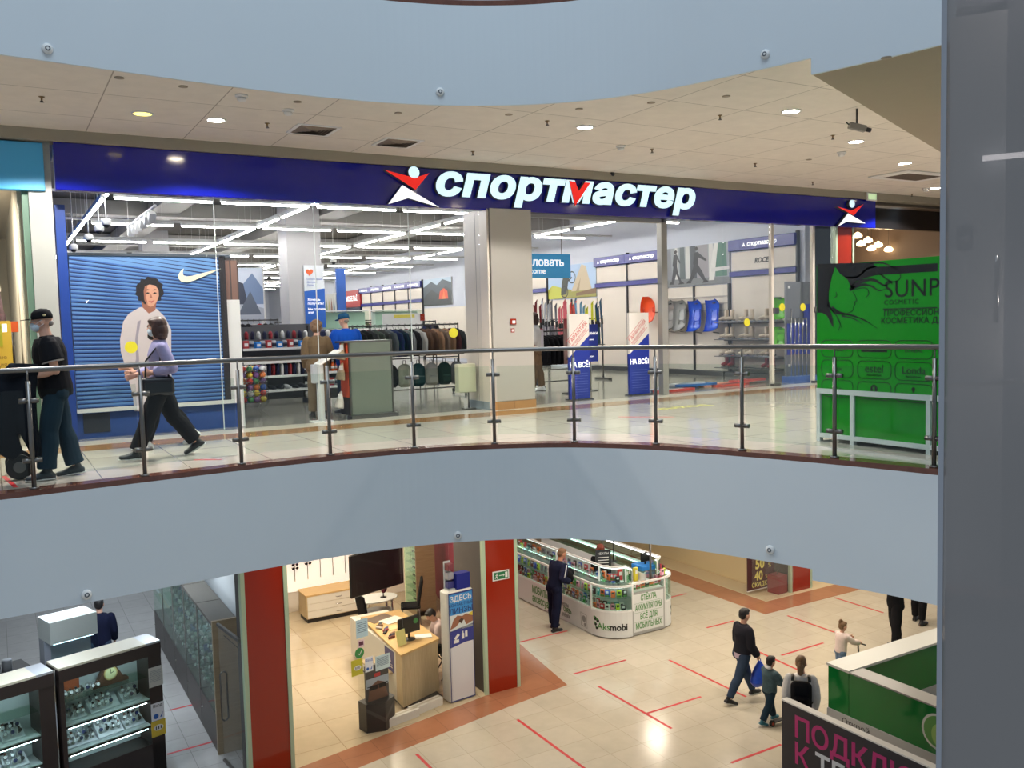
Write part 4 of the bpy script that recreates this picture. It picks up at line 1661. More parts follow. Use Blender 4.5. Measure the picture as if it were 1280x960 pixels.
def person(label, loc, face, H=1.7, pose=None, woman=False, skin=None, top=None, topk=None, bottom=None, botk=None, shoes=None, sole=None, hair=None, style='short',
           headk=1., legk=1., group=None, mask=None, jacket=None, hood=None, name='person'):
    f = Fig(H, pose or {}, woman, headk, legk)
    t = thing(name, label, 'person', loc, face, group)
    skin = skin or SKIN
    b = MB()
    f.torso(b, 0)
    f.arms(b, 0)
    f.legs(b, 0)
    f.feet(b, 0)
    f.hands(b)
    f.headmesh(b)
    skin_obj('body', b, skin, t, .0062, 2, fac=.3)
    # face
    b = MB(M('eye_white', (225, 220, 214), .3))
    for y in (-1, 1):
        f.hellip(b, (.045, y * .0185, .004), (.006, .0085, .0048), 10, 8)
    b.use(M('iris', (40, 28, 22), .3))
    for y in (-1, 1):
        f.hellip(b, (.0482, y * .0182, .004), (.004, .0042, .0044), 8, 6)
    b.build('eyes', t)
    b = MB(M('brow', (60, 44, 34), .8))
    for y in (-1, 1):
        b.tube([f.hp(.050, y * .009, .017), f.hp(.050, y * .019, .0195), f.hp(.045, y * .029, .016)], [.0022 * H, .0026 * H, .0014 * H], 6)
    b.build('eyebrows', t)
    if not mask:
        b = MB(M('lips', (176, 96, 88), .5))
        f.hellip(b, (.0475, 0, -.0305), (.006, .0145, .003), 10, 6)
        f.hellip(b, (.046, 0, -.0355), (.006, .011, .003), 10, 6)
        b.build('mouth', t)
    if mask:
        b = MB()
        f.hellip(b, (.030, 0, -.030), (.034, .038, .030))
        f.hellip(b, (.048, 0, -.016), (.016, .016, .014))
        o = skin_obj('face_mask', b, mask, t, .007, 3)
        b = MB(M('mask_loop', (225, 226, 228), .6))
        for y in (-1, 1):
            b.at().tube([f.hp(.038, y * .034, -.016), f.hp(.016, y * .047, -.004), f.hp(-.006, y * .053, .010)], .0012 * H, 5)
            b.tube([f.hp(.030, y * .036, -.044), f.hp(.010, y * .046, -.028), f.hp(-.010, y * .052, -.016)], .0012 * H, 5)
        b.build('mask_loops', t)
    if hair:
        b = MB()
        if style in ('short', 'crop'):
            k = .0 if style == 'short' else -.004
            f.hellip(b, (-.012, 0, .024), (.058 + k, .050 + k, .054 + k))
            f.hellip(b, (-.030, 0, -.002), (.038 + k, .046 + k, .044 + k))
            f.hellip(b, (.022, 0, .050), (.030, .038, .022 + k))
        elif style == 'bob':
            f.hellip(b, (-.012, 0, .024), (.062, .056, .056))
            f.hellip(b, (-.034, 0, -.020), (.044, .060, .062))
            f.hellip(b, (-.030, 0, -.058), (.040, .062, .034))
            for y in (-1, 1):
                f.hellip(b, (.000, y * .044, -.020), (.030, .017, .056))
            f.hellip(b, (.024, 0, .048), (.032, .040, .022))
        elif style == 'curly':
            f.hellip(b, (-.012, 0, .026), (.064, .058, .060))
            f.hellip(b, (-.030, 0, -.012), (.048, .058, .050))
            rnd = random.Random(3)
            for i in range(46):
                a, e = rnd.uniform(.6, 2 * PI - .6), rnd.uniform(-.5, 1.4)
                f.hellip(b, (-.014 + .060 * math.cos(a) * math.cos(e), .056 * math.sin(a) * math.cos(e), .016 + .058 * math.sin(e)), (.014, .014, .014), 8, 6)
        elif style in ('ponytail', 'tail_up'):
            f.hellip(b, (-.012, 0, .024), (.058, .049, .053))
            f.hellip(b, (-.030, 0, -.002), (.038, .044, .042))
            f.hellip(b, (.020, 0, .048), (.030, .038, .022))
            if style == 'ponytail':
                f.hellip(b, (-.064, 0, .016), (.018, .018, .018))
                f.hellip(b, (-.070, 0, -.024), (.026, .030, .046))
                f.hellip(b, (-.064, 0, -.060), (.022, .028, .034))
            else:
                f.hellip(b, (-.030, 0, .078), (.016, .016, .016))
                f.hellip(b, (-.046, 0, .088), (.022, .020, .018))
                f.hellip(b, (-.064, 0, .066), (.014, .016, .030))
        elif style == 'fringe_back':      # grey hair showing under a cap
            f.hellip(b, (-.042, 0, -.014), (.022, .029, .020))
        skin_obj('hair', b, hair, t, .0075, 2)
    # clothes
    bk = dict(loose=.012, flare=.006, g=.010)
    bk.update(botk or {})
    if bottom:
        b = MB()
        f.torso(b, bk['g'] * .9, -.07, .06)
        f.legs(b, bk['g'], .97, bk['loose'], bk['flare'])
        for k in 'LR':
            b.sph(f.hip[k] + Vector((-.012 * H, 0, -.01 * H)), .060 * H + bk['g'], 12, 8)
        skin_obj('trousers', b, bottom, t, .010, 3)
    tk = dict(g=.014, lo=-.04, frac=.97, loose=.008, hem=.0)
    tk.update(topk or {})
    if top:
        b = MB()
        f.torso(b, tk['g'], tk['lo'], .30, tk['hem'])
        f.arms(b, tk['g'] * .8, tk['frac'], 'LR', tk['loose'])
        b.tube([f.neck - f.t * .035 * H, f.neck + f.t * .004 * H], [.050 * H, .040 * H], 14)
        skin_obj(tk.get('name', 'shirt'), b, top, t, .010, 3)
    if shoes:
        b = MB()
        f.feet(b, .007)
        skin_obj('shoes', b, shoes, t, .008, 2)
        b = MB()
        f.soles(b, .006)
        skin_obj('soles', b, sole or M('sole_dark', (40, 38, 38), .7), t, .007, 1)
    return t, f


def extra(t, b, name, mat=None, voxel=0, label=None, it=2):
    if voxel:
        return skin_obj(name, b, mat, t, voxel, it, label)
    return b.build(name, t, label)


def W(t, p):
    """A figure's own point in the world."""
    return Matrix.Translation(t.location) @ Matrix.Rotation(t.rotation_euler.z, 4, 'Z') @ Vector(p)


m_navy = cloth('navy', (24, 28, 52))
m_blackc = cloth('black', (22, 22, 26))
m_jeans = cloth('teal_jeans', (34, 52, 66))
m_jeans2 = cloth('blue_jeans', (52, 66, 88))
m_shoe_bk = M('shoe_black', (24, 24, 28), .5)
m_shoe_wh = M('shoe_white', (222, 222, 224), .5)
m_sole_w = M('sole_white', (214, 212, 208), .6)
m_mask = M('mask_blue', (196, 210, 220), .7)
h_black = M('hair_black', (26, 22, 22), .5, noise=.4, nscale=60)
h_brown = M('hair_brown', (64, 40, 32), .45, noise=.4, nscale=60)
h_light = M('hair_light_brown', (120, 90, 62), .55, noise=.4, nscale=60)
h_red = M('hair_red', (120, 52, 36), .5, noise=.4, nscale=60)
h_grey = M('hair_grey', (140, 132, 126), .6, noise=.3, nscale=60)

# man in the black cap
p = on_z(76, 597, 0)
t, f = person('man in a black cap, glasses and mask, walking with a dark jacket over his arm', (p.x, p.y, 0), PI - .05, 1.74,
              dict(lean=.10, head=(0, .06), L=(.20, .10, .03), R=(-.12, .12, .04), AL=(-.10, .14, 1.55, .25), AR=(.35, .1, 1.15, .3), footL=.0, footR=-.12, curlL=.9),
              skin=SKIN, top=m_blackc, topk=dict(frac=.33, loose=.022, g=.046, lo=-.06, name='polo_shirt'), bottom=m_jeans, botk=dict(loose=.020, flare=.026, g=.012),
              shoes=M('shoe_slate', (44, 52, 60), .5), sole=m_sole_w, hair=h_grey, style='fringe_back', mask=m_mask)
b = MB(m_blackc)
b.at(Matrix.Translation(f.hp(-.006, 0, .026)) @ f.HR.to_4x4())
k = 1.74
b.lathe([(.058 * k, -.012 * k), (.059 * k, .006 * k), (.052 * k, .028 * k), (.034 * k, .044 * k), (.004, .050 * k)], n=24)
b.poly([(.04 * k, -.05 * k), (.075 * k, -.046 * k), (.105 * k, -.028 * k), (.115 * k, 0), (.105 * k, .028 * k), (.075 * k, .046 * k), (.04 * k, .05 * k)], .006, z=-.010 * k)
c = b.build('cap', t, 'black peaked cap')
MB(M('cap_badge', (206, 190, 140), .5)).at(Matrix.Translation(f.hp(-.02, .058, .034)) @ f.HR.to_4x4()).sph((0, 0, 0), (.016, .006, .011), 8, 6).build('cap_badge', c)
b = MB(m_steel)
for y in (-1, 1):
    b.tube([f.hp(.058, y * .004, .005), f.hp(.058, y * .034, .005), f.hp(.0, y * .051, .006)], .0022, 6)
b.build('glasses', t)
b = MB(M('white_piping', (220, 220, 220), .6))
for k in 'LR':
    q = f.sho[k].lerp(f.elb[k], .66)
    d = (f.elb[k] - f.sho[k]).normalized()
    b.cyl(q - d * .008, q + d * .004, .031 * 1.74 + .052, .031 * 1.74 + .050)
b.build('sleeve_trim', t)
cap_man, cap_fig = t, f
# the jacket he carries
e, w_ = W(t, f.elb['L']), W(t, f.wri['L'] + f.hd['L'] * .10)
b = MB()
mid = e.lerp(w_, .55)
b.tube([mid + Vector((.03, -.02, .06)), mid + Vector((-.20, -.04, .07)), w_ + Vector((-.16, 0, .0))], [.06, .075, .05], 10)
b.tube([w_ + Vector((-.02, -.02, .06)), w_ + Vector((-.12, -.03, -.1)), w_ + Vector((-.20, -.02, -.35)), w_ + Vector((-.17, 0, -.62)), w_ + Vector((-.05, .02, -.78))],
       [(.05, .09), (.07, .16), (.075, .19), (.06, .15), (.03, .07)], 14, side=(0, 1, 0))
b.tube([mid + Vector((-.05, -.02, .03)), mid + Vector((-.12, 0, -.2)), mid + Vector((-.10, 0, -.5)), mid + Vector((-.02, .03, -.83))], [(.05, .08), (.06, .12), (.05, .10), (.03, .05)], 12, side=(0, 1, 0))
me = remesh(b, .014, 3)
me.materials.append(cloth('jacket_dark', (20, 24, 32)))
o = bpy.data.objects.new('jacket', me)
col.objects.link(o)
tag(o, 'dark jacket draped over the forearm of the man in the cap', 'jacket')

# two women walking side by side
p = on_z(205, 572, 0)
t, f = person('woman in a lilac cardigan with brown hair and a black shoulder bag, in mid stride', (p.x, p.y, 0), PI - .03, 1.68,
              dict(lean=-.03, head=(-.25, .05), L=(.42, .06, .02), R=(-.36, .30, .02), AL=(-.42, .16, 1.75, .45), AR=(.1, .1, 1.2, .3), footL=.05, footR=-.50, curlL=1.1), True,
              top=cloth('lilac', (150, 146, 182), 40), topk=dict(g=.016, lo=-.04, frac=.93, loose=.014, name='cardigan'), bottom=m_blackc, botk=dict(loose=.020, flare=.018, g=.016),
              shoes=m_shoe_bk, sole=m_sole_w, hair=h_brown, style='bob', mask=m_mask)
lil, lf = t, f
bagp = W(t, f.P0 + Vector((.04, .16, -.02)))
bag = thing('shoulder_bag', 'black leather shoulder bag hanging at the hip of the woman in lilac', 'bag', bagp, PI)
b = MB()
b.obox((0, 0, 0), (.36, .09, .22), bev=.03)
skin_obj('bag_body', b, M('black_leather', (20, 22, 30), .35), bag, .012, 3)
b = MB(M('black_leather', (20, 22, 30), .35))
sh = W(t, f.sho['L'] + Vector((0, -.03, .05)))
b.tube([Vector((.14, 0, .08)), Vector((.12, -.02, .3)), (Matrix.Rotation(-PI, 4, 'Z') @ (sh - bagp)) + Vector((0, 0, .0)), Vector((-.03, .03, .3)), Vector((-.14, 0, .08))], .011, 8)
b.build('strap', bag)
p = on_z(214, 561, 0)
t, f = person('woman in a grey top, black mask and white trainers, hidden behind the woman in lilac', (p.x - .02, p.y + .25, 0), PI, 1.62,
              dict(lean=.06, head=(.2, .08), L=(.36, .08, .02), R=(-.34, .30, .02), AL=(.35, .12, 1.15, .15), AR=(.5, .1, 1.15, .1), footL=.02, footR=-.5, curlL=.5), True,
              top=cloth('grey_knit', (150, 150, 156)), topk=dict(frac=.9, name='jumper'), bottom=m_blackc, shoes=m_shoe_wh, sole=m_sole_w, hair=h_brown, style='bob', mask=M('mask_black', (24, 24, 26), .7))

# customers inside the shop
p = on_z(400, 521, 0)
t, f = person('woman with curly light hair in a brown tweed jacket, seen from behind', (p.x, p.y, 0), PI / 2 - .25, 1.60,
              dict(lean=.05, head=(-.3, .12), L=(.04, .04, .05), R=(-.02, .04, .05), AL=(.15, .16, .5, .1), AR=(.35, .2, 1.0, .3)), True,
              top=cloth('tweed', (116, 96, 72), 60, .3), topk=dict(g=.034, lo=-.07, loose=.016, hem=.012, name='jacket'), bottom=cloth('beige', (126, 108, 88)), botk=dict(loose=.018, flare=.016, g=.008),
              shoes=m_shoe_bk, hair=h_light, style='curly')
p = on_z(437, 516, 0)
t, f = person('man in a bright blue jacket and blue cap, standing with his back turned', (p.x, p.y, 0), PI / 2 + .15, 1.72,
              dict(lean=.07, head=(.2, .15), L=(.05, .04, .06), R=(-.03, .04, .06), AL=(.3, .2, .9, .3), AR=(.2, .2, .9, .3)),
              top=cloth('royal_blue', (24, 84, 190)), topk=dict(g=.044, lo=-.07, loose=.022, hem=.01, name='jacket'), bottom=m_jeans2, botk=dict(loose=.018, flare=.015, g=.010), shoes=m_shoe_bk, sole=m_sole_w, hair=h_grey, style='fringe_back')
b = MB(cloth('cap_blue', (36, 84, 124)))
b.at(Matrix.Translation(f.hp(-.006, 0, .026)) @ f.HR.to_4x4())
k = 1.72
b.lathe([(.059 * k, -.014 * k), (.060 * k, .006 * k), (.055 * k, .028 * k), (.036 * k, .044 * k), (.004, .050 * k)], n=24)
b.poly([(.04 * k, -.05 * k), (.075 * k, -.046 * k), (.105 * k, -.028 * k), (.115 * k, 0), (.105 * k, .028 * k), (.075 * k, .046 * k), (.04 * k, .05 * k)], .006, z=-.010 * k)
b.build('cap', t, 'blue peaked cap')
p = on_z(671, 489, 0)
t, f = person('woman in a white blouse half hidden by the shop column', (p.x, p.y, 0), PI / 2 + .9, 1.68,
              dict(lean=.03, head=(.2, .05), L=(.12, .05, .03), R=(-.10, .08, .03), AL=(.0, .1, .3, .1), AR=(.2, .12, .5, .2)), True,
              top=cloth('white_blouse', (224, 220, 212)), topk=dict(frac=.55, loose=.02, g=.02, name='blouse'), bottom=cloth('brown_trousers', (110, 88, 66)), botk=dict(loose=.02), shoes=m_shoe_wh, hair=h_brown, style='bob')

# people down in the hall
p = on_z(704, 784, LZ)
t, f = person('man in a navy tracksuit with white sleeve stripes, leaning over the kiosk counter', (p.x - .22, p.y - .03, LZ), .15, 1.78,
              dict(lean=.30, head=(-.1, .20), L=(.10, .10, .06), R=(-.12, .08, .05), AL=(.3, .1, 1.1, .4), AR=(-.30, .30, 1.75, .2), curlR=1.0),
              skin=SKIN_D, top=m_navy, topk=dict(g=.026, lo=-.05, loose=.02, name='track_jacket'), bottom=m_navy, botk=dict(loose=.02, flare=.006, g=.018), shoes=m_shoe_bk, sole=m_sole_w, hair=M('hair_stubble', (120, 88, 64), .7), style='crop')
b = MB(M('white_stripe', (214, 216, 222), .6))
a, e = f.sho['R'], f.elb['R']
d = (e - a).normalized()
o_ = Vector((-.35, -1, .25)).normalized()
o_ = (o_ - d * o_.dot(d)).normalized()
b.tube([a + o_ * .082, a.lerp(e, .5) + o_ * .104, e + o_ * .094], [(.012, .006)] * 3, 6, side=d.cross(o_))
b.build('sleeve_stripe', t)
hold = W(t, f.wri['R'] + Vector((.02, .05, .12)))
b = MB()
for (x, y, z, r) in ((0, 0, 0, .11), (.08, .05, .04, .10), (-.02, .08, .06, .10), (.05, .0, -.08, .09)):
    b.sph((hold.x + x, hold.y + y, hold.z + z), r, 10, 8)
me = remesh(b, .015, 3)
me.materials.append(m_blackc)
o = bpy.data.objects.new('rolled_jacket', me)
col.objects.link(o)
tag(o, 'bundled black jacket under the arm of the man in the tracksuit', 'jacket')
KP = on_z(757, 690, LZ + 1.62)
t, f = person('red haired shop assistant inside the phone accessories kiosk', (11.68, max(16.3, KP.y), LZ), -PI / 2 - .3, 1.62,
              dict(lean=.12, head=(0, .3), AL=(.4, .1, .8, .3), AR=(.4, .1, .8, .3)), True, top=m_blackc, topk=dict(frac=.9, name='top'), bottom=m_blackc, shoes=m_shoe_bk, hair=h_red, style='bob')
r0, r1 = on_z(905, 880, LZ), on_z(951, 869, LZ)
fa = math.atan2(r1.y - r0.y, r1.x - r0.x)
p = (r0 + r1) / 2
t, f = person('woman in a dark jacket and jeans striding along with a blue carrier bag', (p.x, p.y, LZ), fa, 1.65,
              dict(lean=.06, head=(-.05, .05), L=(.42, .08, .02), R=(-.40, .16, .02), AL=(.10, .12, .6, .1), AR=(.12, .10, .55, .05), footL=.02, footR=-.30, curlR=1.2), True,
              top=cloth('leather_jacket', (38, 38, 46)), topk=dict(g=.030, lo=-.02, loose=.016, name='jacket'), bottom=m_jeans2, botk=dict(loose=.012, flare=.004), shoes=m_shoe_bk, sole=m_sole_w, hair=h_black, style='short')
b = MB()
f.torso(b, .020, -.06, .02)
extra(t, b, 'shirt_hem', cloth('pink', (206, 186, 204)), .010)
hw = W(t, f.wri['R'] + f.hd['R'] * .09)
bag = thing('carrier_bag', 'blue plastic carrier bag in the hand of the striding woman', 'bag', hw, fa)
b = MB()
b.tube([(0, 0, -.03), (0, 0, -.14), (0, 0, -.28), (-.02, 0, -.40), (-.01, 0, -.46)], [(.02, .03), (.07, .10), (.11, .16), (.12, .17), (.07, .11)], 14, side=(0, 1, 0))
skin_obj('sack', b, M('blue_plastic', (34, 72, 186), .3, noise=.35, nscale=9, bump=.6), bag, .013, 1)
b = MB(M('blue_plastic_handle', (40, 80, 196), .4)).tube([(-.03, 0, -.06), (-.02, 0, .0), (0, 0, .02), (.02, 0, .0), (.03, 0, -.06)], .008, 6)
b.build('handles', bag)
r0, r1 = on_z(945, 908, LZ), on_z(979, 897, LZ)
fa = math.atan2(r1.y - r0.y, r1.x - r0.x)
p = (r0 + r1) / 2
t, f = person('small boy in a camouflage vest with a white hood, pushing a kick scooter', (p.x, p.y, LZ), fa, 1.12,
              dict(lean=.04, head=(.0, .1), L=(.34, .10, .02), R=(-.36, .22, .02), AL=(.6, .1, .7, .1), AR=(.55, .12, .75, .05), footL=.02, footR=-.3, curlL=1.2, curlR=1.2),
              top=M('camouflage', (62, 84, 92), .85, noise=.65, nscale=14), topk=dict(g=.03, lo=-.05, loose=.012, name='vest'), bottom=m_jeans, botk=dict(loose=.012, flare=.01), shoes=M('shoe_teal', (44, 110, 126), .5), sole=m_sole_w, hair=h_black, style='short', headk=1.22, legk=.94)
b = MB()
f.hellip(b, (-.045, 0, -.062), (.032, .050, .024))
extra(t, b, 'hood', cloth('white_hood', (222, 222, 222)), .010)
def scooter(label, loc, face, s=1.):
    q = thing('kick_scooter', label, 'scooter', loc, face)
    MB(m_black).obox((0, 0, .085 * s), (.50 * s, .11 * s, .02), bev=.008).build('deck', q)
    b = MB(m_steel).tube([(.25 * s, 0, .085 * s), (.32 * s, 0, .14 * s), (.29 * s, 0, .40 * s), (.25 * s, 0, .74 * s)], .016, 8)
    b.build('steering_column', q)
    MB(m_black).tube([(.25 * s, -.2 * s, .76 * s), (.25 * s, 0, .74 * s), (.25 * s, .2 * s, .76 * s)], .014, 8).build('handlebar', q)
    for x, y in ((-.26 * s, 0), (.33 * s, .06), (.33 * s, -.06)):
        b = MB(m_black)
        b.tube([(x, y - .02, .06 * s), (x, y + .02, .06 * s)], .06 * s, 16)
        wq = b.build('wheel', q)
        MB(M('wheel_hub', (170, 60, 40), .4)).tube([(x, y - .023, .06 * s), (x, y + .023, .06 * s)], .03 * s, 12).build('hub', wq)
    return q


wl = W(t, f.wri['R'])
d = Vector((math.cos(fa), math.sin(fa), 0))
sp = Vector((wl.x, wl.y, LZ)) - d * .12 + Vector((0, 0, 0))
scooter('black kick scooter held by the small boy in the camouflage vest', (sp.x, sp.y, LZ), fa, .86)
p = on_z(1001, 822, LZ + 1.64)
t, f = person('woman in a white sweater with a black backpack, standing behind the dark billboard', (p.x, p.y, LZ), .75, 1.64,
              dict(lean=.03, head=(-.1, .05), AL=(.1, .12, .4, .1), AR=(.05, .14, .35, .1), L=(.15, .05, .03), R=(-.1, .1, .03)), True,
              top=cloth('white_sweater', (222, 220, 218)), topk=dict(g=.03, lo=-.06, loose=.022, name='sweater'), bottom=m_navy, shoes=m_shoe_bk, hair=h_light, style='ponytail')
q = W(t, f.P0 + f.t * .15 * 1.64 + Vector((-.19, 0, 0)))
bp = thing('backpack', 'black backpack on the back of the woman in white', 'backpack', q, .75)
b = MB().obox((0, 0, 0), (.16, .30, .42), bev=.05)
skin_obj('pack_body', b, m_blackc, bp, .014, 3)
b = MB().obox((-.08, 0, -.08), (.08, .22, .20), bev=.03)
skin_obj('front_pocket', b, m_blackc, bp, .012, 2)
for y in (-.12, .12):
    MB(m_black).tube([(.05, y, .19), (.12, y * .95, .25), (.22, y * .95, .23), (.33, y * 1.0, .12), (.33, y * 1.15, -.02), (.2, y * 1.5, -.12), (.06, y, -.16)], [(.022, .008)] * 7, 8, side=(0, 1, 0)).build('shoulder_strap', bp)
p = on_z(1051, 776, LZ + 1.17)
t, f = person('little girl with a raised ponytail, holding the handlebar of a scooter', (p.x, p.y, LZ + .095), -.15, 1.05,
              dict(lean=.08, head=(-.1, .1), AL=(1.1, .15, .35, .1), AR=(.95, .15, .45, .1), L=(.1, .05, .03), R=(-.1, .05, .03), curlL=1.2, curlR=1.2),
              top=cloth('pale_pink', (226, 206, 200)), topk=dict(g=.022, lo=-.05, loose=.012, name='sweater'), bottom=cloth('light_denim', (104, 126, 156)), shoes=m_shoe_wh, hair=h_light, style='tail_up', headk=1.25, legk=.93)
sp = W(t, (f.wri['L'] + f.wri['R']) / 2)
d = Vector((math.cos(-.15), math.sin(-.15), 0))
scooter('kick scooter of the little girl beside the green counter', (sp.x - d.x * .16, sp.y - d.y * .16, LZ), -.15, .95)
p = on_z(1119, 812, LZ)
person('person in black trousers standing with legs apart behind the green counter', (p.x, p.y, LZ), 2.6, 1.80,
       dict(lean=.0, L=(.12, .08, .16), R=(-.10, .12, .16), AL=(.7, .1, 1.5, .5), AR=(.7, .1, 1.5, .5)), top=m_blackc, topk=dict(g=.03, lo=-.06), bottom=m_blackc, botk=dict(loose=.02, flare=.012, g=.012), shoes=m_shoe_bk, hair=h_black, style='short')
p = on_z(1149, 778, LZ)
person('person in dark trousers and dark shoes, seen only from the knees down', (p.x, p.y, LZ), .2, 1.72,
       dict(L=(.15, .1, .06), R=(-.15, .1, .06)), top=m_navy, topk=dict(g=.03, lo=-.06), bottom=m_blackc, botk=dict(loose=.016), shoes=m_shoe_bk, hair=h_black, style='short')
p = on_z(126, 802, LZ + .92)
person('person in a navy jumper with a brown bag, standing behind the watch showcases', (p.x, p.y, LZ), PI / 2 - .3, 1.72,
       dict(AL=(.2, .1, .8, .3), AR=(.1, .15, .5, .1)), top=m_navy, topk=dict(g=.03, lo=-.06, name='jumper'), bottom=m_jeans2, shoes=m_shoe_bk, hair=h_black, style='short')
NAVY_AT = p.copy()
# the optician at her desk
OPT = on_z(541, 803, LZ + .62)
# ------------------------------------------------------------------ inside the sports shop
WX = 16.2
def WF(off, org=(0, 0, 0)):
    """Frame on the shop's side wall: x towards the front, y up, z into the shop; x = -world y."""
    return frame((WX - off - org[0], -org[1], -org[2]), (0, -1, 0), (0, 0, 1))


m_panel = M('wall_panel_cream', (226, 216, 202), .5)
m_hdr = M('header_blue', (16, 22, 128), .35)
m_up = M('upright_dark', (52, 50, 54), .5)
m_red_lt = M('sign_red', (170, 32, 34), .5)
def wall_unit(y0, y1, label, text=True, low=True):
    org = (WX, (y0 + y1) / 2, 0)
    t = thing('display_unit', label, 'display unit', org, 0, None)
    a, c = -y1, -y0
    MB(m_panel).at(WF(0, org)).box(a + .03, 2.64, .02, c - .03, 3.10, .06).build('upper_panel', t)
    MB(m_hdr).at(WF(0, org)).box(a, 3.13, .02, c, 3.40, .16, .01).build('header', t)
    MB(m_hdr).at(WF(0, org)).box(a, 2.50, .02, c, 2.62, .12).build('blue_strip', t)
    if low:
        MB(m_panel).at(WF(0, org)).box(a + .03, .12, .02, c - .03, 2.47, .05).build('lower_panel', t)
    b = MB(m_up).at(WF(0, org))
    MB(m_up).at(WF(0, org)).box(c - .025, 0, .0, c + .025, 3.45, .09).build('upright', t)
    MB(m_up).at(WF(0, org)).box(a, .0, .02, c, .12, .3).build('base_rail', t)
    if text:
        b = MB(m_white_lit).at(WF(.165, org))
        b.text('спортмастер', (a + c) / 2 + .06, 3.22, .15, .003, 0, .02, .15, align='c')
        b.poly([((a + c) / 2 - .57, 3.21), ((a + c) / 2 - .52, 3.31), ((a + c) / 2 - .47, 3.21), ((a + c) / 2 - .52, 3.24)], .003)
        b.build('lettering', t)
    return t


u = wall_unit(14.48, 16.62, 'cream wall unit with navy header behind the ice skates, closest to the shop glass')
b = MB(M('dark_print', (60, 54, 52), .5)).at(WF(.065, (WX, (14.48 + 16.62) / 2, 0))).text('ROCES', -15.55, 2.80, .17, .003, 0, .03, .2, align='c')
b.build('brand_lettering', u)
wall_unit(19.25, 20.85, 'cream wall unit with navy header, second of the pair beside the entrance mullion')
wall_unit(20.85, 22.40, 'cream wall unit with navy header, between the bicycle photo and its twin')
wall_unit(25.2, 26.6, 'cream wall unit with navy strip partly hidden by the blue welcome sign', False)
for i in range(5):
    y = 35.2 + i * 1.5
    wall_unit(y, y + 1.5, 'small far wall unit with purple-blue header in the row of five deep in the shop', True)['group'] = 'row of five wall units deep in the shop'
def wall_photo(y0, y1, z0, z1, label, fn):
    org = (WX, (y0 + y1) / 2, z0)
    t = thing('photo_panel', label, 'picture', org)
    b = MB(M('photo_edge', (200, 200, 200), .5)).at(WF(0, org)).box(-y1, z0, .005, -y0, z1, .05)
    b.build('board', t)
    b = MB()
    b.at(WF(.05, org))
    fn(b, -y1, z0, -(y0) + y1, z1 - z0)
    b.build('print', t)
    return t


def C(r, g, b_):
    return M('print_%d_%d_%d' % (r, g, b_), (r, g, b_), .5)


def q_skate(b, x, z, w_, h):
    def P(pts, c, d):
        b.use(C(*c)).poly([(x + p[0] * w_, z + p[1] * h) for p in pts], .0015, z=d)
    P([(0, 0), (1, 0), (1, 1), (0, 1)], (150, 156, 160), 0)
    P([(0, 0), (1, 0), (1, .16), (0, .20)], (120, 122, 124), .0016)
    for a, c, cc in ((0, .12, (128, 130, 136)), (.17, .23, (214, 214, 210)), (.25, .34, (84, 96, 98)), (.34, .42, (206, 206, 202)), (.42, .52, (70, 76, 82)), (.53, .70, (150, 146, 150)), (.70, .78, (210, 208, 204)), (.8, .97, (72, 116, 96))):
        P([(a, .18), (c, .18), (c - .02, 1), (a - .0, 1)], cc, .0018)
    P([(.70, .1), (.78, .1), (.84, 1), (.78, 1)], (222, 220, 214), .0022)
    P([(.74, .3), (1, .34), (1, .42), (.74, .40)], (214, 212, 208), .0024)
    for ox, s in ((.13, 0), (.46, .05)):
        P([(ox + .03, .92 + s * .5), (ox + .06, .95 + s * .5), (ox + .08, .90 + s * .5), (ox + .06, .84 + s * .5), (ox + .03, .86 + s * .5)], (46, 38, 36), .003)
        P([(ox, .55), (ox + .02, .82), (ox + .07, .84), (ox + .13 + s * 1.6, .62), (ox + .12 + s * 1.6, .58), (ox + .08, .70), (ox + .075, .50), (ox + .02, .5)], (34, 34, 40), .003)
        P([(ox + .015, .52), (ox + .075, .52), (ox + .09 + s, .34), (ox + .15 + s, .10), (ox + .12 + s, .08), (ox + .06, .32), (ox + .02 - s, .10), (ox - .02 - s, .10)], (38, 38, 46), .0032)
        P([(ox - .06 - s, .06), (ox + .02 - s, .06), (ox + .01 - s, .12), (ox - .03 - s, .13)], (30, 30, 34), .0034)
        P([(ox + .09 + s, .05), (ox + .19 + s, .06), (ox + .16 + s, .12), (ox + .12 + s, .12)], (30, 30, 34), .0034)


def q_bike(b, x, z, w_, h):
    def P(pts, c, d):
        b.use(C(*c)).poly([(x + p[0] * w_, z + p[1] * h) for p in pts], .0015, z=d)
    P([(0, 0), (1, 0), (1, 1), (0, 1)], (170, 196, 226), 0)
    P([(0, 0), (1, 0), (1, .22), (.7, .3), (.5, .25), (.2, .35), (0, .3)], (150, 146, 70), .0016)
    P([(0, 0), (.3, 0), (.28, .34), (.1, .42), (0, .3)], (186, 190, 70), .0018)
    P([(.5, .2), (.72, .98), (.8, .92), (.92, .2)], (196, 180, 150), .002)
    P([(.6, .2), (.7, .6), (.66, .2)], (160, 140, 110), .0022)
    P([(.6, .05), (1, .1), (1, .26), (.6, .14)], (124, 96, 66), .0024)
    P([(.28, .1), (.40, .12), (.44, .5), (.48, .82), (.42, .9), (.36, .8), (.30, .45)], (52, 58, 50), .0026)
    P([(.42, .84), (.47, .84), (.47, .94), (.43, .96)], (70, 50, 40), .0028)
    for cx, cz in ((.36, .2), (.52, .62)):
        pts = [(cx + .07 * math.cos(a), cz + .17 * math.sin(a)) for a in [2 * PI * k / 16 for k in range(17)]]
        b.use(C(36, 36, 40)).stroke([(x + p[0] * w_, z + p[1] * h) for p in pts], .035, .0015, .003)
    b.stroke([(x + p[0] * w_, z + p[1] * h) for p in ((.36, .2), (.42, .5), (.52, .62))], .04, .0015, .003)


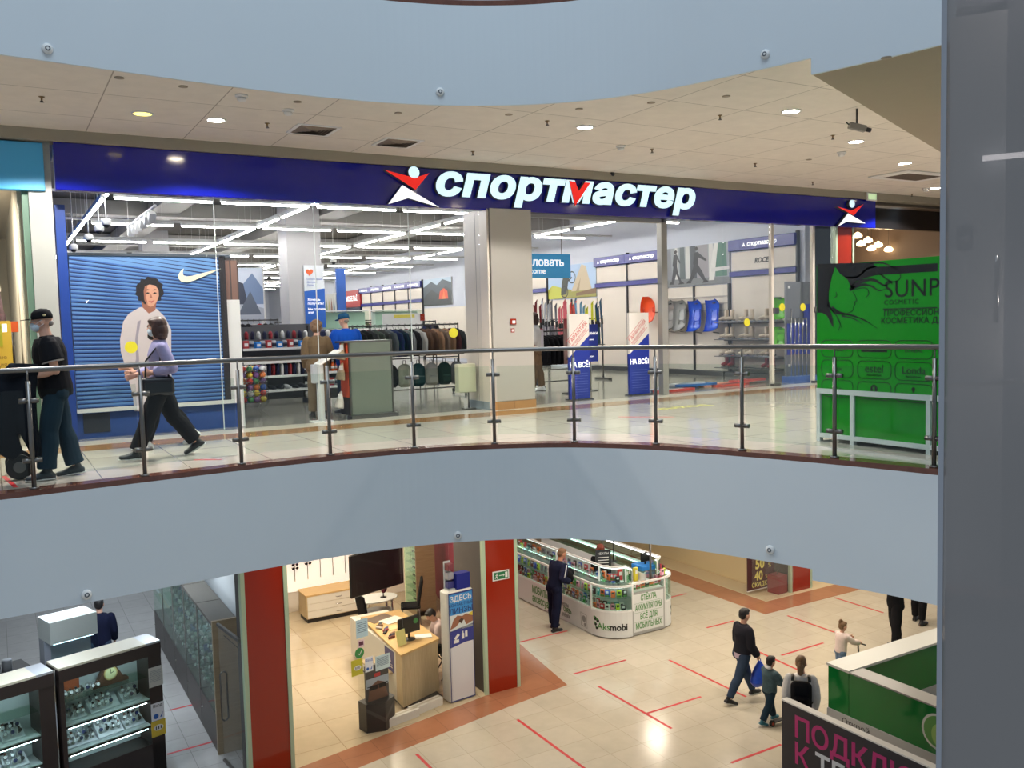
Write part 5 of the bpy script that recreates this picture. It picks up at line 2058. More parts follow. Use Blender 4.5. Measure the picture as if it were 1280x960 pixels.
def q_tent(b, x, z, w_, h):
    def P(pts, c, d):
        b.use(C(*c)).poly([(x + p[0] * w_, z + p[1] * h) for p in pts], .0015, z=d)
    P([(0, 0), (1, 0), (1, 1), (0, 1)], (62, 76, 88), 0)
    P([(.0, .7), (.3, .9), (.5, .75), (.7, .95), (1, .8), (1, 1), (0, 1)], (176, 196, 214), .0016)
    P([(0, .3), (.3, .6), (.55, .4), (.8, .7), (1, .5), (1, .0), (0, 0)], (44, 52, 54), .0018)
    P([(.56, .22), (.60, .5), (.74, .62), (.86, .5), (.88, .22)], (226, 84, 44), .002)
    P([(.68, .22), (.74, .55), (.79, .22)], (246, 130, 70), .0022)


wall_photo(16.68, 19.17, 2.36, 3.40, 'wide wall photo of two people on roller skates by pale columns', q_skate)
wall_photo(22.42, 25.15, 2.24, 3.30, 'wall photo of a mountain biker on a rocky slope under blue sky', q_bike)
wall_photo(32.4, 35.1, 2.3, 3.42, 'dark mountain wall photo with an orange tent deep in the shop', q_tent)
# plain lining below the photos
t = thing('backing_panel', 'cream wall lining with shelf rails below the roller skate photo', 'display unit', (WX, 17.9, 0))
O_ = (WX, 17.9, 0)
MB(m_panel).at(WF(0, O_)).box(-19.15, .12, .005, -16.68, 2.33, .04).build('panel', t)
for z in (2.02, 1.84, 1.66):
    MB(M('slot_rail', (186, 178, 168), .4)).at(WF(0, O_)).box(-19.15, z, .04, -16.68, z + .035, .07).build('slot_rail', t)
for y in (16.7, 18.0, 19.1):
    MB(m_up).at(WF(0, O_)).box(-y - .025, 0, .0, -y + .025, 2.35, .08).build('upright', t)
MB(m_up).at(WF(0, O_)).box(-19.15, 0, .03, -16.68, .12, .3).build('base_rail', t)
t = thing('backing_panel', 'cream wall lining below the mountain biker photo', 'display unit', (WX, 23.8, 0))
MB(m_panel).at(WF(0, (WX, 23.8, 0))).box(-25.15, .12, .005, -22.42, 2.2, .04).build('panel', t)
MB(m_up).at(WF(0, (WX, 23.8, 0))).box(-23.8, 0, .01, -23.75, 2.2, .08).build('upright', t)
t = thing('backing_panel', 'cream wall lining between the small navy strip and the tent photo', 'display unit', (WX, 30.8, 0))
MB(m_panel).at(WF(0, (WX, 30.8, 0))).box(-35.1, .12, .005, -26.6, 2.2, .04).build('panel', t)
# red sign deep in the shop
t = thing('red_wall_sign', 'red wall sign with white lettering over a dark lower panel, deep in the shop', 'sign', (WX - .1, 44, 1.2))
MB(m_red_lt).box(-.06, -1.5, 1.3, .06, 1.5, 2.15).build('panel', t)
b = MB(m_white_lit).at(frame((-.062, 0, 0), (0, -1, 0), (0, 0, 1))).text('ТЕРМОБЕЛЬЁ', 0, 1.62, .34, .002, 0, .02, align='c')
b.build('lettering', t)
MB(M('dark_navy_panel', (30, 32, 66), .5)).box(-.06, -1.5, 0, .06, 1.5, 1.28).build('lower_panel', t)

# ---- sleds, skates and boards by the side wall
def sled(name, mat, label, loc, kind, group=None):
    """Moulded plastic toboggan leaning against the wall: back to the wall, hollow to the shop."""
    t = thing(name, label, 'sled', loc, 0, group)
    b = MB(mat)
    n, L = 9, .82
    prof = [(0, .19, .13), (.06, .235, .04), (.16, .245, .015), (.34, .22, .0), (.5, .215, .0), (.66, .24, .01), (.76, .22, .05), (.82, .17, .12)]
    if kind == 'saucer':
        prof = [(0, .10, .08), (.08, .24, .03), (.22, .30, .0), (.38, .32, .0), (.54, .30, .0), (.66, .22, .03), (.74, .10, .08)]
    vs, fs = [], []
    for zi, wd_, dp in prof:
        row = []
        for k in range(n):
            a = -1 + 2 * k / (n - 1)
            yy = a * wd_
            hollow = .10 * (abs(a) ** 3)
            row.append((-dp - hollow - .0, yy, zi))
        vs += row
    m_ = len(prof)
    for i in range(m_ - 1):
        for k in range(n - 1):
            fs.append((i * n + k, i * n + k + 1, i * n + n + k + 1, i * n + n + k))
    o = len(vs)
    vs2 = [(p[0] + .012, p[1] * 1.03, p[2]) for p in vs]
    fs2 = [tuple(q + o for q in reversed(f_)) for f_ in fs]
    rim = [k for k in range(n)] + [i * n + n - 1 for i in range(1, m_)] + [(m_ - 1) * n + k for k in range(n - 2, -1, -1)] + [i * n for i in range(m_ - 2, 0, -1)]
    fr = [(rim[i], rim[(i + 1) % len(rim)], rim[(i + 1) % len(rim)] + o, rim[i] + o) for i in range(len(rim))]
    b.add(vs + vs2, fs + fs2 + fr, True)
    b.build('shell', t)
    if kind != 'saucer':
        b = MB(mat)
        for s in (-1, 1):
            b.tube([(-.02, s * .10, .2), (-.02, s * .10, .6)], .02, 8)
        b.obox((-.012, 0, .42), (.03, .2, .25), bev=.01)
        b.build('seat_rib', t)
        bb = MB(M('sled_hole', (60, 60, 64), .5)).tube([(-.062, -.05, .75), (-.06, .05, .75)], .014, 8)
        bb.build('grip_hole', t)
    else:
        b = MB(M('sled_orange_dark', (214, 60, 24), .4))
        for s in (-1, 1):
            b.at().tube([(-.06, s * .2, .3), (-.09, s * .2, .37), (-.06, s * .2, .44)], .014, 6)
            if s == 1:
                b.build('grip', t)
        MB(m_steel).tube([(.0, 0, .3), (.34, 0, .3)], .012, 6).build('support_bar', t)
    return t


def on_wall(px, off=.05):
    return on_x(px[0], px[1], WX - off)


m_sled_blue = M('sled_blue', (22, 84, 214), .2, coat=.4)
m_sled_gry = M('sled_smoke', (150, 150, 148), .2)
m_sled_grn = M('sled_green', (110, 214, 36), .25, coat=.3)
m_sled_or = M('sled_orange', (240, 84, 30), .35)
for px, m_, nm, lab, kd in [((871, 415), m_sled_blue, 'plastic_sled', 'blue moulded plastic sled, the one nearer the grey sleds', 't'), ((893, 415), m_sled_blue, 'plastic_sled', 'blue moulded plastic sled, the one nearer the ice skates', 't'),
                            ((838, 414), m_sled_gry, 'plastic_sled', 'smoky grey plastic sled with labels, next to the entrance mullion', 't'), ((852, 414), m_sled_gry, 'plastic_sled', 'smoky grey plastic sled standing next to the blue ones', 't'),
                            ((813, 404), m_sled_or, 'snow_saucer', 'round orange snow saucer behind the blue security gate', 'saucer')]:
    q = on_wall(px, .34 if kd == 'saucer' else .20)
    t = sled(nm, m_, lab, (q.x, q.y, q.z), kd)
    if kd == 't':
        t.rotation_euler.y = .18
        t.rotation_euler.x = -.12
        b = MB(m_steel).at().tube([(-.05, 0, -.012), (.16, 0, .0)], .012, 6)
        b.build('support_bar', t)
for px, lab in [((977, 399), 'upper of the two bright green plastic sleds on the wall'), ((977, 436), 'lower of the two bright green plastic sleds on the wall')]:
    q = on_x(px[0], px[1], 15.75)
    t = sled('plastic_sled', m_sled_grn, lab, (q.x, q.y, q.z), 't')
    MB(m_steel).tube([(.0, 0, .4), (.44, 0, .4)], .012, 6).build('support_bar', t)
    t.scale = (1, .95, .62)
# skates
m_sk_w = M('skate_cream', (216, 200, 178), .5)
m_sk_r = M('skate_red', (150, 46, 52), .4)
def skate(m_, lab, grp):
    t = thing('ice_skate', lab, 'skate', (0, 0, 0), 0, grp)
    b = MB()
    b.tube([(0, 0, .30), (0, 0, .18), (.0, 0, .10)], [.05, .052, .05], 10)
    b.tube([(-.04, 0, .085), (.06, 0, .09), (.15, 0, .075), (.19, 0, .07)], [.045, .05, .04, .025], 10)
    skin_obj('boot', b, m_, t, .012, 2)
    MB(m_chrome).box(-.10, -.003, 0, .20, .003, .022).build('blade', t)
    MB(M('skate_holder', (120, 116, 112), .4)).box(-.06, -.012, .02, -.03, .012, .06).box(.09, -.012, .02, .12, .012, .06).box(-.08, -.012, .045, .15, .012, .055).build('blade_holder', t)
    return t


sk = skate(m_sk_w, 'cream ice skate on the wall shelves behind the shop glass', 'cream ice skates on the wall shelves')
skr = skate(m_sk_r, 'dark red ice skate on the lowest wall shelf', 'dark red ice skates on the lowest shelf')
shelf_z = []
n = 0
fs_, fr_ = True, True
for row, zpx in enumerate((1.38, .95, .53, .24)):
    t = thing('skate_shelf', ['top wire shelf of skates', 'second wire shelf of skates from the top', 'third wire shelf of skates from the top', 'lowest wire shelf of skates'][row] + ' on the wall behind the shop glass', 'shelf', (15.98, 15.9, zpx - .025))
    b = MB(m_steel).box(-.17, -1.0, 0, .17, 1.0, .02)
    b.build('board', t)
    MB(m_up).box(.17, -1.0, -.03, .22, 1.0, .03).build('bracket', t)
    for k, y in enumerate((16.62, 16.42, 15.95, 15.75, 15.28, 15.08)):
        if row == 3 and k in (2, 3):
            continue
        if row == 3:
            if fr_:
                skr.location, skr.rotation_euler.z = (15.98, y, zpx), PI
                fr_ = False
            else:
                dup(skr, (15.98, y, zpx), PI + random.uniform(-.2, .2))
        else:
            if fs_:
                sk.location, sk.rotation_euler.z = (15.98, y, zpx), PI * .7
                fs_ = False
            else:
                dup(sk, (15.98, y, zpx), PI * .72 + random.uniform(-.15, .15))
# boards lying on the floor behind the glass
bc = [((150, 170, 190), 12.0, 14.35, .1, .0), ((30, 60, 120), 12.5, 14.5, -.05, .0), ((196, 60, 50), 12.1, 14.12, .06, .0), ((214, 214, 214), 13.0, 14.75, .15, .05), ((30, 100, 170), 13.0, 14.45, .0, .05), ((206, 70, 52), 13.9, 14.35, .08, .0), ((226, 150, 120), 14.0, 14.8, -.1, .0), ((200, 64, 56), 14.6, 14.55, .05, .05)]
nm = ['pale blue', 'navy', 'red and worn', 'white', 'bright blue', 'plain red', 'salmon', 'dark red']
wh = ['closest to the entrance mullion', 'under the bright blue one', 'lying in front by the entrance mullion', 'lying on top towards the wall', 'on top of the navy one', 'in the middle of the spread', 'behind the red ones', 'nearest the tall mullion']
for i, (c, x, y, a, z) in enumerate(bc):
    t = thing('snow_board', '%s flat snow board on the floor, %s' % (nm[i], wh[i]), 'board', (x, y, z), a)
    b = MB(M('board_%d' % i, c, .35, noise=.15))
    pts = []
    for k in range(20):
        th = 2 * PI * k / 20
        cx, cy = math.cos(th), math.sin(th)
        pts.append((.55 * math.copysign(abs(cx) ** .6, cx), .15 * math.copysign(abs(cy) ** .7, cy)))
    b.poly(pts, .045)
    b.build('deck', t)
    MB(M('board_stripe_%d' % (i % 2), ((226, 226, 226), (36, 36, 60))[i % 2], .4)).obox((0, 0, .047), (.5, .05, .004)).build('stripe', t)
# grey and blue pole rack at the glass
t = thing('pole_rack', 'grey and blue perforated rack with upright steel poles behind the shop glass', 'rack', (15.72, 14.05, 0))
b = MB(M('rack_grey', (118, 120, 126), .4, .3)).box(-.42, .0, .12, .42, .05, 2.25)
b.build('back_panel', t)
MB(M('rack_blue', (26, 44, 150), .4)).box(-.40, -.03, .62, .05, 0, 1.32).box(.12, -.03, .62, .40, 0, 1.75).build('blue_panel', t)
MB(M('rack_base_blue', (44, 96, 180), .4)).box(-.46, -.25, 0, .46, .1, .14).build('base', t)
for x in (-.36, -.24, -.12, .0, .13):
    MB(m_chrome).cyl((x, -.09, .14), (x, -.09, 1.45 + .2 * (x < -.3)), .013, n=8).build('pole', t)
MB(m_steel).box(-.42, -.1, 1.4, .1, -.05, 1.43).build('cross_bar', t)
for i, z in enumerate((.35, .75, 1.2, 1.65, 2.1)):
    MB(m_white).box(-.36 + .5 * (i % 2), -.01, z, -.30 + .5 * (i % 2), 0, z + .06).build('price_tag', t)

# ---- garments
m_hang = M('hanger_black', (30, 30, 32), .4)
def garment(name, mat, label, cat, group, L=.62, w_=.23, th=.046, sleeves=True):
    """Hung with its edge to the viewer when the rail runs along x: shoulders along y."""
    t = thing(name, label, cat, (0, 0, 0), 0, group)
    b = MB()
    b.tube([(0, 0, -.05), (0, 0, -.10), (0, 0, -.2), (0, 0, -L * .7), (0, 0, -L)], [(.02, .05), (th * .7, w_ * .85), (th, w_), (th * 1.05, w_ * .95), (th * 1.15, w_ * 1.0)], 12, side=(1, 0, 0))
    if sleeves:
        for s in (-1, 1):
            b.tube([(.01, s * w_ * .85, -.13), (.02, s * w_ * 1.15, -.3), (.015, s * w_ * 1.12, -L * .95)], [.045, .042, .036], 8)
    skin_obj('cloth', b, mat, t, .018, 2)
    MB(m_hang).tube([(0, -.2, -.11), (0, 0, -.05), (0, .2, -.11)], .008, 6).tube([(0, 0, -.05), (0, .004, -.01), (0, .027, .012), (0, .031, .035), (0, .016, .062), (0, -.016, .062), (0, -.029, .04)], .004, 6).build('hanger', t)
    return t


def rack(name, label, x0, x1, y, z, depth=.5, wheels=True, low=None):
    t = thing(name, label, 'clothes rack', ((x0 + x1) / 2, y, 0))
    h = (x1 - x0) / 2
    MB(m_dark).tube([(-h, 0, z), (h, 0, z)], .016, 8).build('rail', t)
    for s in (-1, 1):
        MB(m_dark).tube([(s * h, 0, .08 if wheels else .02), (s * h, 0, z + .03)], .018, 8).build('upright', t)
        MB(m_dark).tube([(s * h, -depth / 2, .09 if wheels else .018), (s * h, depth / 2, .09 if wheels else .018)], .018, 8).build('foot', t)
        if wheels:
            for q in (-1, 1):
                MB(m_black).tube([(s * h - .015, q * depth / 2, .04), (s * h + .015, q * depth / 2, .04)], .04, 12).build('castor', t)
    MB(m_steel).tube([(-h, 0, .14), (h, 0, .14)], .014, 8).build('lower_bar', t)
    if low:
        MB(m_dark).tube([(-h, 0, low), (h, 0, low)], .012, 8).build('middle_rail', t)
    return t


rack('clothes_rack', 'long wheeled clothes rack of jackets above and backpacks below', 6.35, 8.75, 17.3, 1.50, .6, True, .80)
jc = [('black', (26, 26, 30)), ('charcoal', (58, 60, 60)), ('dark green', (64, 72, 66)), ('navy', (36, 46, 84)), ('dark blue', (30, 36, 60)), ('grey', (128, 130, 132)), ('off-white', (188, 186, 180)), ('brown', (92, 66, 50)), ('camel', (156, 120, 92)), ('taupe', (124, 104, 90)), ('maroon', (84, 46, 48)), ('slate', (84, 90, 96))]
prot = {}
seq = ['black', 'black', 'charcoal', 'dark green', 'charcoal', 'slate', 'navy', 'dark blue', 'grey', 'black', 'off-white', 'brown', 'brown', 'camel', 'taupe', 'camel', 'maroon', 'charcoal']
cd_ = dict(jc)
for i, c in enumerate(seq):
    x = 6.45 + i * .132
    lab = '%s jacket hanging on the long wheeled rack beside the shopfront column' % c
    g = '%s jackets on the long wheeled rack' % c
    if c not in prot:
        prot[c] = garment('hung_jacket', cloth('j_' + c.replace(' ', '_'), cd_[c]), lab, 'jacket', g, .62)
        prot[c].location = (x, 17.3, 1.465)
        prot[c].rotation_euler.z = .35
    else:
        dup(prot[c], (x, 17.3, 1.465), .35, lab, g)
def hung_pack(mat, label, group):
    t = thing('hung_backpack', label, 'backpack', (0, 0, 0), 0, group)
    b = MB()
    b.obox((0, 0, -.30), (.27, .16, .40), bev=.05).sph((0, 0, -.14), (.12, .08, .08))
    skin_obj('pack_body', b, mat, t, .016, 2)
    b = MB().obox((0, -.10, -.38), (.2, .07, .17), bev=.03)
    skin_obj('front_pocket', b, mat, t, .014, 2)
    MB(m_black).tube([(-.03, 0, -.08), (-.02, 0, 0), (.02, 0, 0), (.03, 0, -.08)], .008, 6).build('handle', t)
    return t


bcol = [('black', (24, 24, 28)), ('dark', (40, 44, 48)), ('sage grey', (150, 152, 136)), ('dark teal', (28, 62, 66)), ('rust brown', (146, 76, 46)), ('grey', (112, 112, 112)), ('pale grey', (160, 158, 150)), ('deep green', (34, 58, 52))]
bx = [(6.5, 0), (6.82, 1), (7.13, 0), (7.44, 2), (7.75, 3), (8.06, 6), (8.37, 7), (8.66, 5)]
prot = {}
for i, (x, ci) in enumerate(bx):
    c, rgb = bcol[ci]
    lab = '%s backpack hanging on the lower rail of the long wheeled rack' % c
    g = '%s backpacks on the lower rail' % c
    z = .765
    if ci not in prot:
        prot[ci] = hung_pack(cloth('p_' + c.replace(' ', '_'), rgb), lab, g)
        prot[ci].location = (x, 17.25, z)
        prot[ci].scale = (1.1, 1.1, 1.12)
    else:
        dup(prot[ci], (x, 17.25, z), random.uniform(-.15, .15), lab, g)

# black clothes and skis by the entrance
rack('clothes_rack', 'low wheeled rack of black clothes just inside the entrance', 10.55, 11.75, 17.0, 1.28, .6, True)
prot = None
for i in range(9):
    x = 10.62 + i * .13
    lab = 'black garment hanging on the low rack inside the entrance'
    if prot is None:
        prot = garment('hung_jacket', cloth('j_soot', (16, 16, 20)), lab, 'jacket', 'black garments on the low rack inside the entrance', .72, .24, .05)
        prot.location = (x, 17.0, 1.245)
        prot.rotation_euler.z = .4
    else:
        dup(prot, (x, 17.0, 1.245), .4)
t = thing('ski_rack', 'steel rail holding skis upright inside the entrance', 'rack', (12.0, 18.3, 0))
for s in (-1.25, 1.35):
    MB(m_steel).cyl((s, 0, 0), (s, 0, 1.62), .02, n=8).build('upright', t)
    MB(m_steel).box(s - .05, -.3, 0, s + .05, .3, .05).build('foot', t)
MB(m_steel).tube([(-1.25, 0.06, 1.55), (1.35, .06, 1.55)], .014, 8).build('rail', t)
MB(m_steel).box(-1.25, -.1, .88, 1.35, .08, .90).build('lower_shelf', t)
def ski(mat, label, group, L=1.62, wd_=.031):
    t = thing('ski', label, 'ski', (0, 0, 0), 0, group)
    b = MB(mat)
    b.tube([(0, 0, 0), (0, -.005, .25), (0, -.012, L * .5), (0, -.005, L * .8), (0, .0, L * .93), (0, -.05, L)], [(wd_ * .9, .008), (wd_, .01), (wd_ * .85, .012), (wd_, .01), (wd_ * 1.05, .008), (wd_ * .3, .005)], 8, side=(1, 0, 0), sm=False)
    b.build('blade', t)
    MB(M('binding', (40, 40, 44), .4)).obox((0, -.03, L * .5), (.05, .03, .2)).build('binding', t)
    return t


skc = [('black', (26, 26, 30), 5), ('black and red', (120, 32, 36), 4), ('white', (214, 214, 218), 3), ('grey', (120, 120, 128), 3), ('pink', (234, 116, 128), 5), ('coral', (232, 92, 80), 3), ('sky blue', (120, 170, 206), 3), ('bright yellow', (222, 222, 50), 5), ('steel blue', (46, 84, 110), 3)]
x = 10.86
for c, rgb, n in skc:
    pr_ = None
    for k in range(n):
        L = 1.08 + random.uniform(-.06, .06)
        lab = '%s ski standing upright in the steel rail inside the entrance' % c
        if pr_ is None:
            pr_ = ski(M('ski_' + c.replace(' ', '_'), rgb, .35), lab, '%s skis in the steel rail' % c)
            o = pr_
        else:
            o = dup(pr_, (0, 0, 0))
        o.location = (x, 18.25 + random.uniform(-.04, .02), .905)
        o.rotation_euler.y = random.uniform(-.06, .06)
        o.scale = (1, 1, L / 1.62 + random.uniform(-.06, .06))
        x += .074
# anti-theft gates with guarantee posters
m_gate = M('gate_blue', (32, 52, 150), .35)
def gate(x0, x1, y, label):
    t = thing('security_gate', label, 'security gate', ((x0 + x1) / 2, y, 0))
    h = (x1 - x0) / 2
    MB(m_gate).box(-h, -.03, .0, h, .03, .82).build('lower_panel', t)
    b = MB(M('gate_white', (226, 220, 212), .4)).box(-h, -.03, .82, h, .03, 1.63)
    b.use(m_gate).at(FR(-.031)).poly([(-h, .82), (h, .82), (h, 1.22)], .001)
    b.use(M('print_red', (196, 60, 60), .5))
    R45 = frame((-h * .95, -.031, .98), (1, 0, .98), (-1, 0, 1))
    b.at(R45)
    b.text('ГАРАНТИЯ', .06, .045, .105, .001, 0, .01)
    b.text('ЛУЧШЕЙ ЦЕНЫ', .06, -.03, .06, .001, 0, .004)
    b.rect(.04, .15, .60, .158).rect(.02, -.055, .56, -.047).rect(.05, .012, .58, .016)
    b.build('upper_panel', t)
    b = MB(m_white_lit).at(FR(-.031)).text('НА ВСЁ!', 0, .62, .135, .001, 0, .02, align='c', sx=.88)
    b.use(M('gate_lines', (110, 126, 190), .5))
    for k in range(9):
        b.rect(-h * .8, .5 - k * .05, h * .8, .505 - k * .05)
    b.build('lettering', t)
    MB(m_steel).box(-h - .02, -.12, 0, h + .02, .12, .02).build('base_plate', t)
    return t


gate(9.38, 9.84, 13.95, 'blue and white security gate with a guarantee print, nearer the column')
gate(10.80, 11.29, 13.95, 'blue and white security gate with a guarantee print, nearer the entrance mullion')
q = on_z(765, 468, 0)
t = thing('info_board', 'dark blue notice board on a thin stand between the two security gates', 'sign', (11.05, 15.6, 0))
MB(m_steel).cyl((0, 0, 0), (0, 0, .75), .014, n=8).build('pole', t)
MB(m_steel).lathe([(.16, 0), (.16, .015), (.02, .02)], n=16).build('foot', t)
b = MB(m_gate).box(-.19, -.02, .62, .19, .02, 1.42)
b.use(m_white_lit).at(FR(-.021)).text('НОВИНКИ', 0, 1.2, .075, .001, 0, .008, align='c').text('сезона', 0, 1.08, .05, .001, align='c').text('скидки', 0, .72, .05, .001, align='c')
b.build('board', t)
t = thing('poster_stand', 'dusky red poster on a two legged stand beside the blue notice board', 'poster stand', (10.35, 15.2, 0))
b = MB(M('dusky_poster', (110, 84, 80), .5)).box(-.24, -.015, .62, .24, .015, 1.55)
b.use(M('dusky_red', (130, 44, 50), .5)).at(FR(-.016)).rect(-.24, 1.35, .24, 1.55)
b.use(M('dusky_light', (186, 160, 150), .5)).rect(-.12, .95, .10, 1.3).use(M('dusky_dark', (52, 42, 44), .5)).poly([(-.2, .7), (-.05, 1.1), (.12, .75)], .001, z=.001)
b.use(m_white_lit).text('СКИДКИ', 0, 1.41, .07, .001, .001, .006, align='c')
b.build('board', t)
for s in (-.15, .15):
    MB(m_steel).tube([(s, 0, .62), (s, 0, .02)], .01, 8).build('leg', t)
MB(m_steel).box(-.22, -.14, 0, .22, .14, .02).build('foot', t)
for (x, y, z, lab) in [(9.9, 17.2, 1.22, 'white price notice with pink frame above the low black rack'), (10.35, 16.6, .92, 'white price notice with blue emblem in front of the low black rack')]:
    t = thing('price_notice', lab, 'sign', (x, y, 0))
    MB(m_steel).cyl((0, .01, 0), (0, .01, z), .01, n=6).lathe([(.12, 0), (.12, .012), (.01, .014)], n=12).build('stand', t)
    b = MB(M('notice_white', (232, 224, 226), .5)).box(-.15, -.01, z, .15, .01, z + .42)
    b.use(M('notice_pink', (220, 150, 160), .5)).at(FR(-.011)).rect(-.15, z + .40, .15, z + .42).rect(-.15, z, .15, z + .02)
    b.use(M('notice_blue', (50, 80, 170), .5)).disc(0, z + .2, .05, .001).text('SALE', 0, z + .31, .06, .001, align='c')
    b.build('sheet', t)

# ---- left half of the shop floor
# promotion stand with the back to the viewer
t = thing('promo_stand', 'grey-green backed promotion stand with an orange edge inside the shopfront', 'display stand', (5.36, 13.85, 0), .12)
MB(M('stand_back', (122, 130, 118), .35)).box(-.36, -.02, .06, .40, .0, 1.24).build('back_panel', t)
for s in (-.38, .40):
    MB(m_steel).box(s - .012, -.03, 0, s + .012, .02, 1.27).build('edge_post', t)
MB(m_steel).box(-.42, -.12, .0, .44, .05, .05).build('foot_bar', t)
MB(m_steel).box(-.46, -.02, 1.24, .42, .32, 1.27).build('top_shelf', t)
b = MB(M('stand_orange', (226, 92, 62), .5)).box(-.40, .0, .35, -.385, .28, 1.24)
b.use(M('stand_black', (40, 38, 40), .5)).box(-.40, .0, .06, -.385, .3, .35)
b.build('side_panel', t)
for i, (z, dx) in enumerate([(.95, -.46), (.62, -.48), (.16, -.52)]):
    p = Matrix.Translation((5.36, 13.85, 0)) @ Matrix.Rotation(.12, 4, 'Z') @ Vector((dx, .1, z))
    s = thing('net_bag', ['beige net bag with a white tag at the top of the promotion stand side', 'beige net bag in the middle of the promotion stand side', 'white paper sack leaning at the foot of the promotion stand'][i], 'bag', p)
    b = MB().tube([(.04, 0, .30), (.02, 0, .26), (0, 0, .12), (-.02, 0, 0.02)], [.015, .03, .07, .085], 10)
    skin_obj('sack', b, cloth('net%d' % (i > 1), ((190, 170, 140), (226, 216, 206))[i > 1]), s, .014, 1)
    MB(m_white).box(-.05, -.08, .18, .01, -.07, .26).build('tag', s)
# sanitiser pedestal
q = on_z(405, 528, 0)
t = thing('sanitizer_stand', 'slim white pedestal with a slanted top and a dispenser by the shop opening', 'stand', (4.46, 13.72, 0))
MB(m_white).box(-.05, -.05, .02, .05, .05, .92, .008).build('post', t)
MB(m_white).box(-.16, -.13, 0, .16, .13, .02).build('base', t)
MB(m_white).obox((.14, 0, 1.02), (.42, .3, .03), ry=-.55, bev=.005).build('slanted_top', t)
MB(M('clear_plastic', (206, 210, 214), .2)).box(-.13, -.06, .62, -.05, .06, .92, .01).build('dispenser', t)
# wire basket of balls
t = thing('ball_basket', 'wire basket full of small coloured balls at the end of the display wall', 'basket', (3.78, 15.38, 0))
S = .23
b = MB(m_chrome)
for z in (.25, .43, .61, .80):
    b.tube([(-S, -S, z), (S, -S, z), (S, S, z), (-S, S, z), (-S, -S, z)], .005, 5)
for i in range(7):
    a = -S + i * S / 3
    for (x, y) in ((a, -S), (a, S), (-S, a), (S, a)):
        b.tube([(x, y, .25), (x, y, .80)], .003, 4)
b.build('wire_cage', t)
MB(m_chrome).box(-S, -S, .245, S, S, .255).build('basket_floor', t)
for sx_ in (-1, 1):
    for sy_ in (-1, 1):
        MB(m_chrome).tube([(sx_ * S, sy_ * S, .25), (sx_ * S * .6, sy_ * S * .6, .12), (sx_ * S, sy_ * S, 0)], .005, 5).build('leg', t)
cols = [('red', (190, 50, 50)), ('blue', (50, 90, 170)), ('yellow', (214, 190, 60)), ('green', (70, 140, 80)), ('orange', (220, 120, 60)), ('white', (220, 220, 220)), ('purple', (120, 80, 140))]
pr_ = {}
kk = 0
for iz in range(6):
    for iy in range(4):
        for ix in range(4):
            if iz < 5 and iy > 1 and ix < 3:
                continue        # inside the heap
            c, rgb = cols[(ix * 3 + iy * 5 + iz * 2 + kk) % 7]
            kk += (ix * iz) % 3
            pos = (3.78 - .165 + ix * .11 + .0 * iz, 15.38 - .165 + iy * .11, .308 + iz * .104)
            if c not in pr_:
                o = MB(M('ball_' + c, rgb, .4, noise=.5, nscale=22)).sph((0, 0, 0), .053, 14, 10).build('toy_ball', None, None, pos)
                pr_[c] = tag(o, 'small %s ball heaped in the wire basket' % c, 'ball', '%s balls in the wire basket' % c)
            else:
                dup(pr_[c], pos, ix + iz * 1.3)
# gondola shelves with small goods
def gondola(label, x, y, wd_, h, rz, levels, dp=.32):
    t = thing('gondola_shelf', label, 'shelf unit', (x, y, 0), rz)
    MB(M('gondola_back', (92, 92, 96), .5)).box(-wd_ / 2, 0, .1, wd_ / 2, .03, h).build('back_panel', t)
    for s in (-1, 1):
        MB(m_dark).box(s * wd_ / 2 - .02, -dp, .0, s * wd_ / 2 + .02, .06, .1).build('foot', t)
        MB(m_dark).box(s * wd_ / 2 - .02, 0, .1, s * wd_ / 2 + .02, .05, h).build('upright', t)
        MB(m_black).tube([(s * wd_ / 2 - .02, -dp + .05, .04), (s * wd_ / 2 + .02, -dp + .05, .04)], .05, 12).build('castor', t)
    for z in levels:
        b = MB(M('shelf_dark', (84, 84, 88), .5)).box(-wd_ / 2, -dp, z - .02, wd_ / 2, 0, z)
        b.use(m_white).box(-wd_ / 2, -dp - .012, z - .035, wd_ / 2, -dp, z + .012)
        b.build('shelf_board', t)
    return t


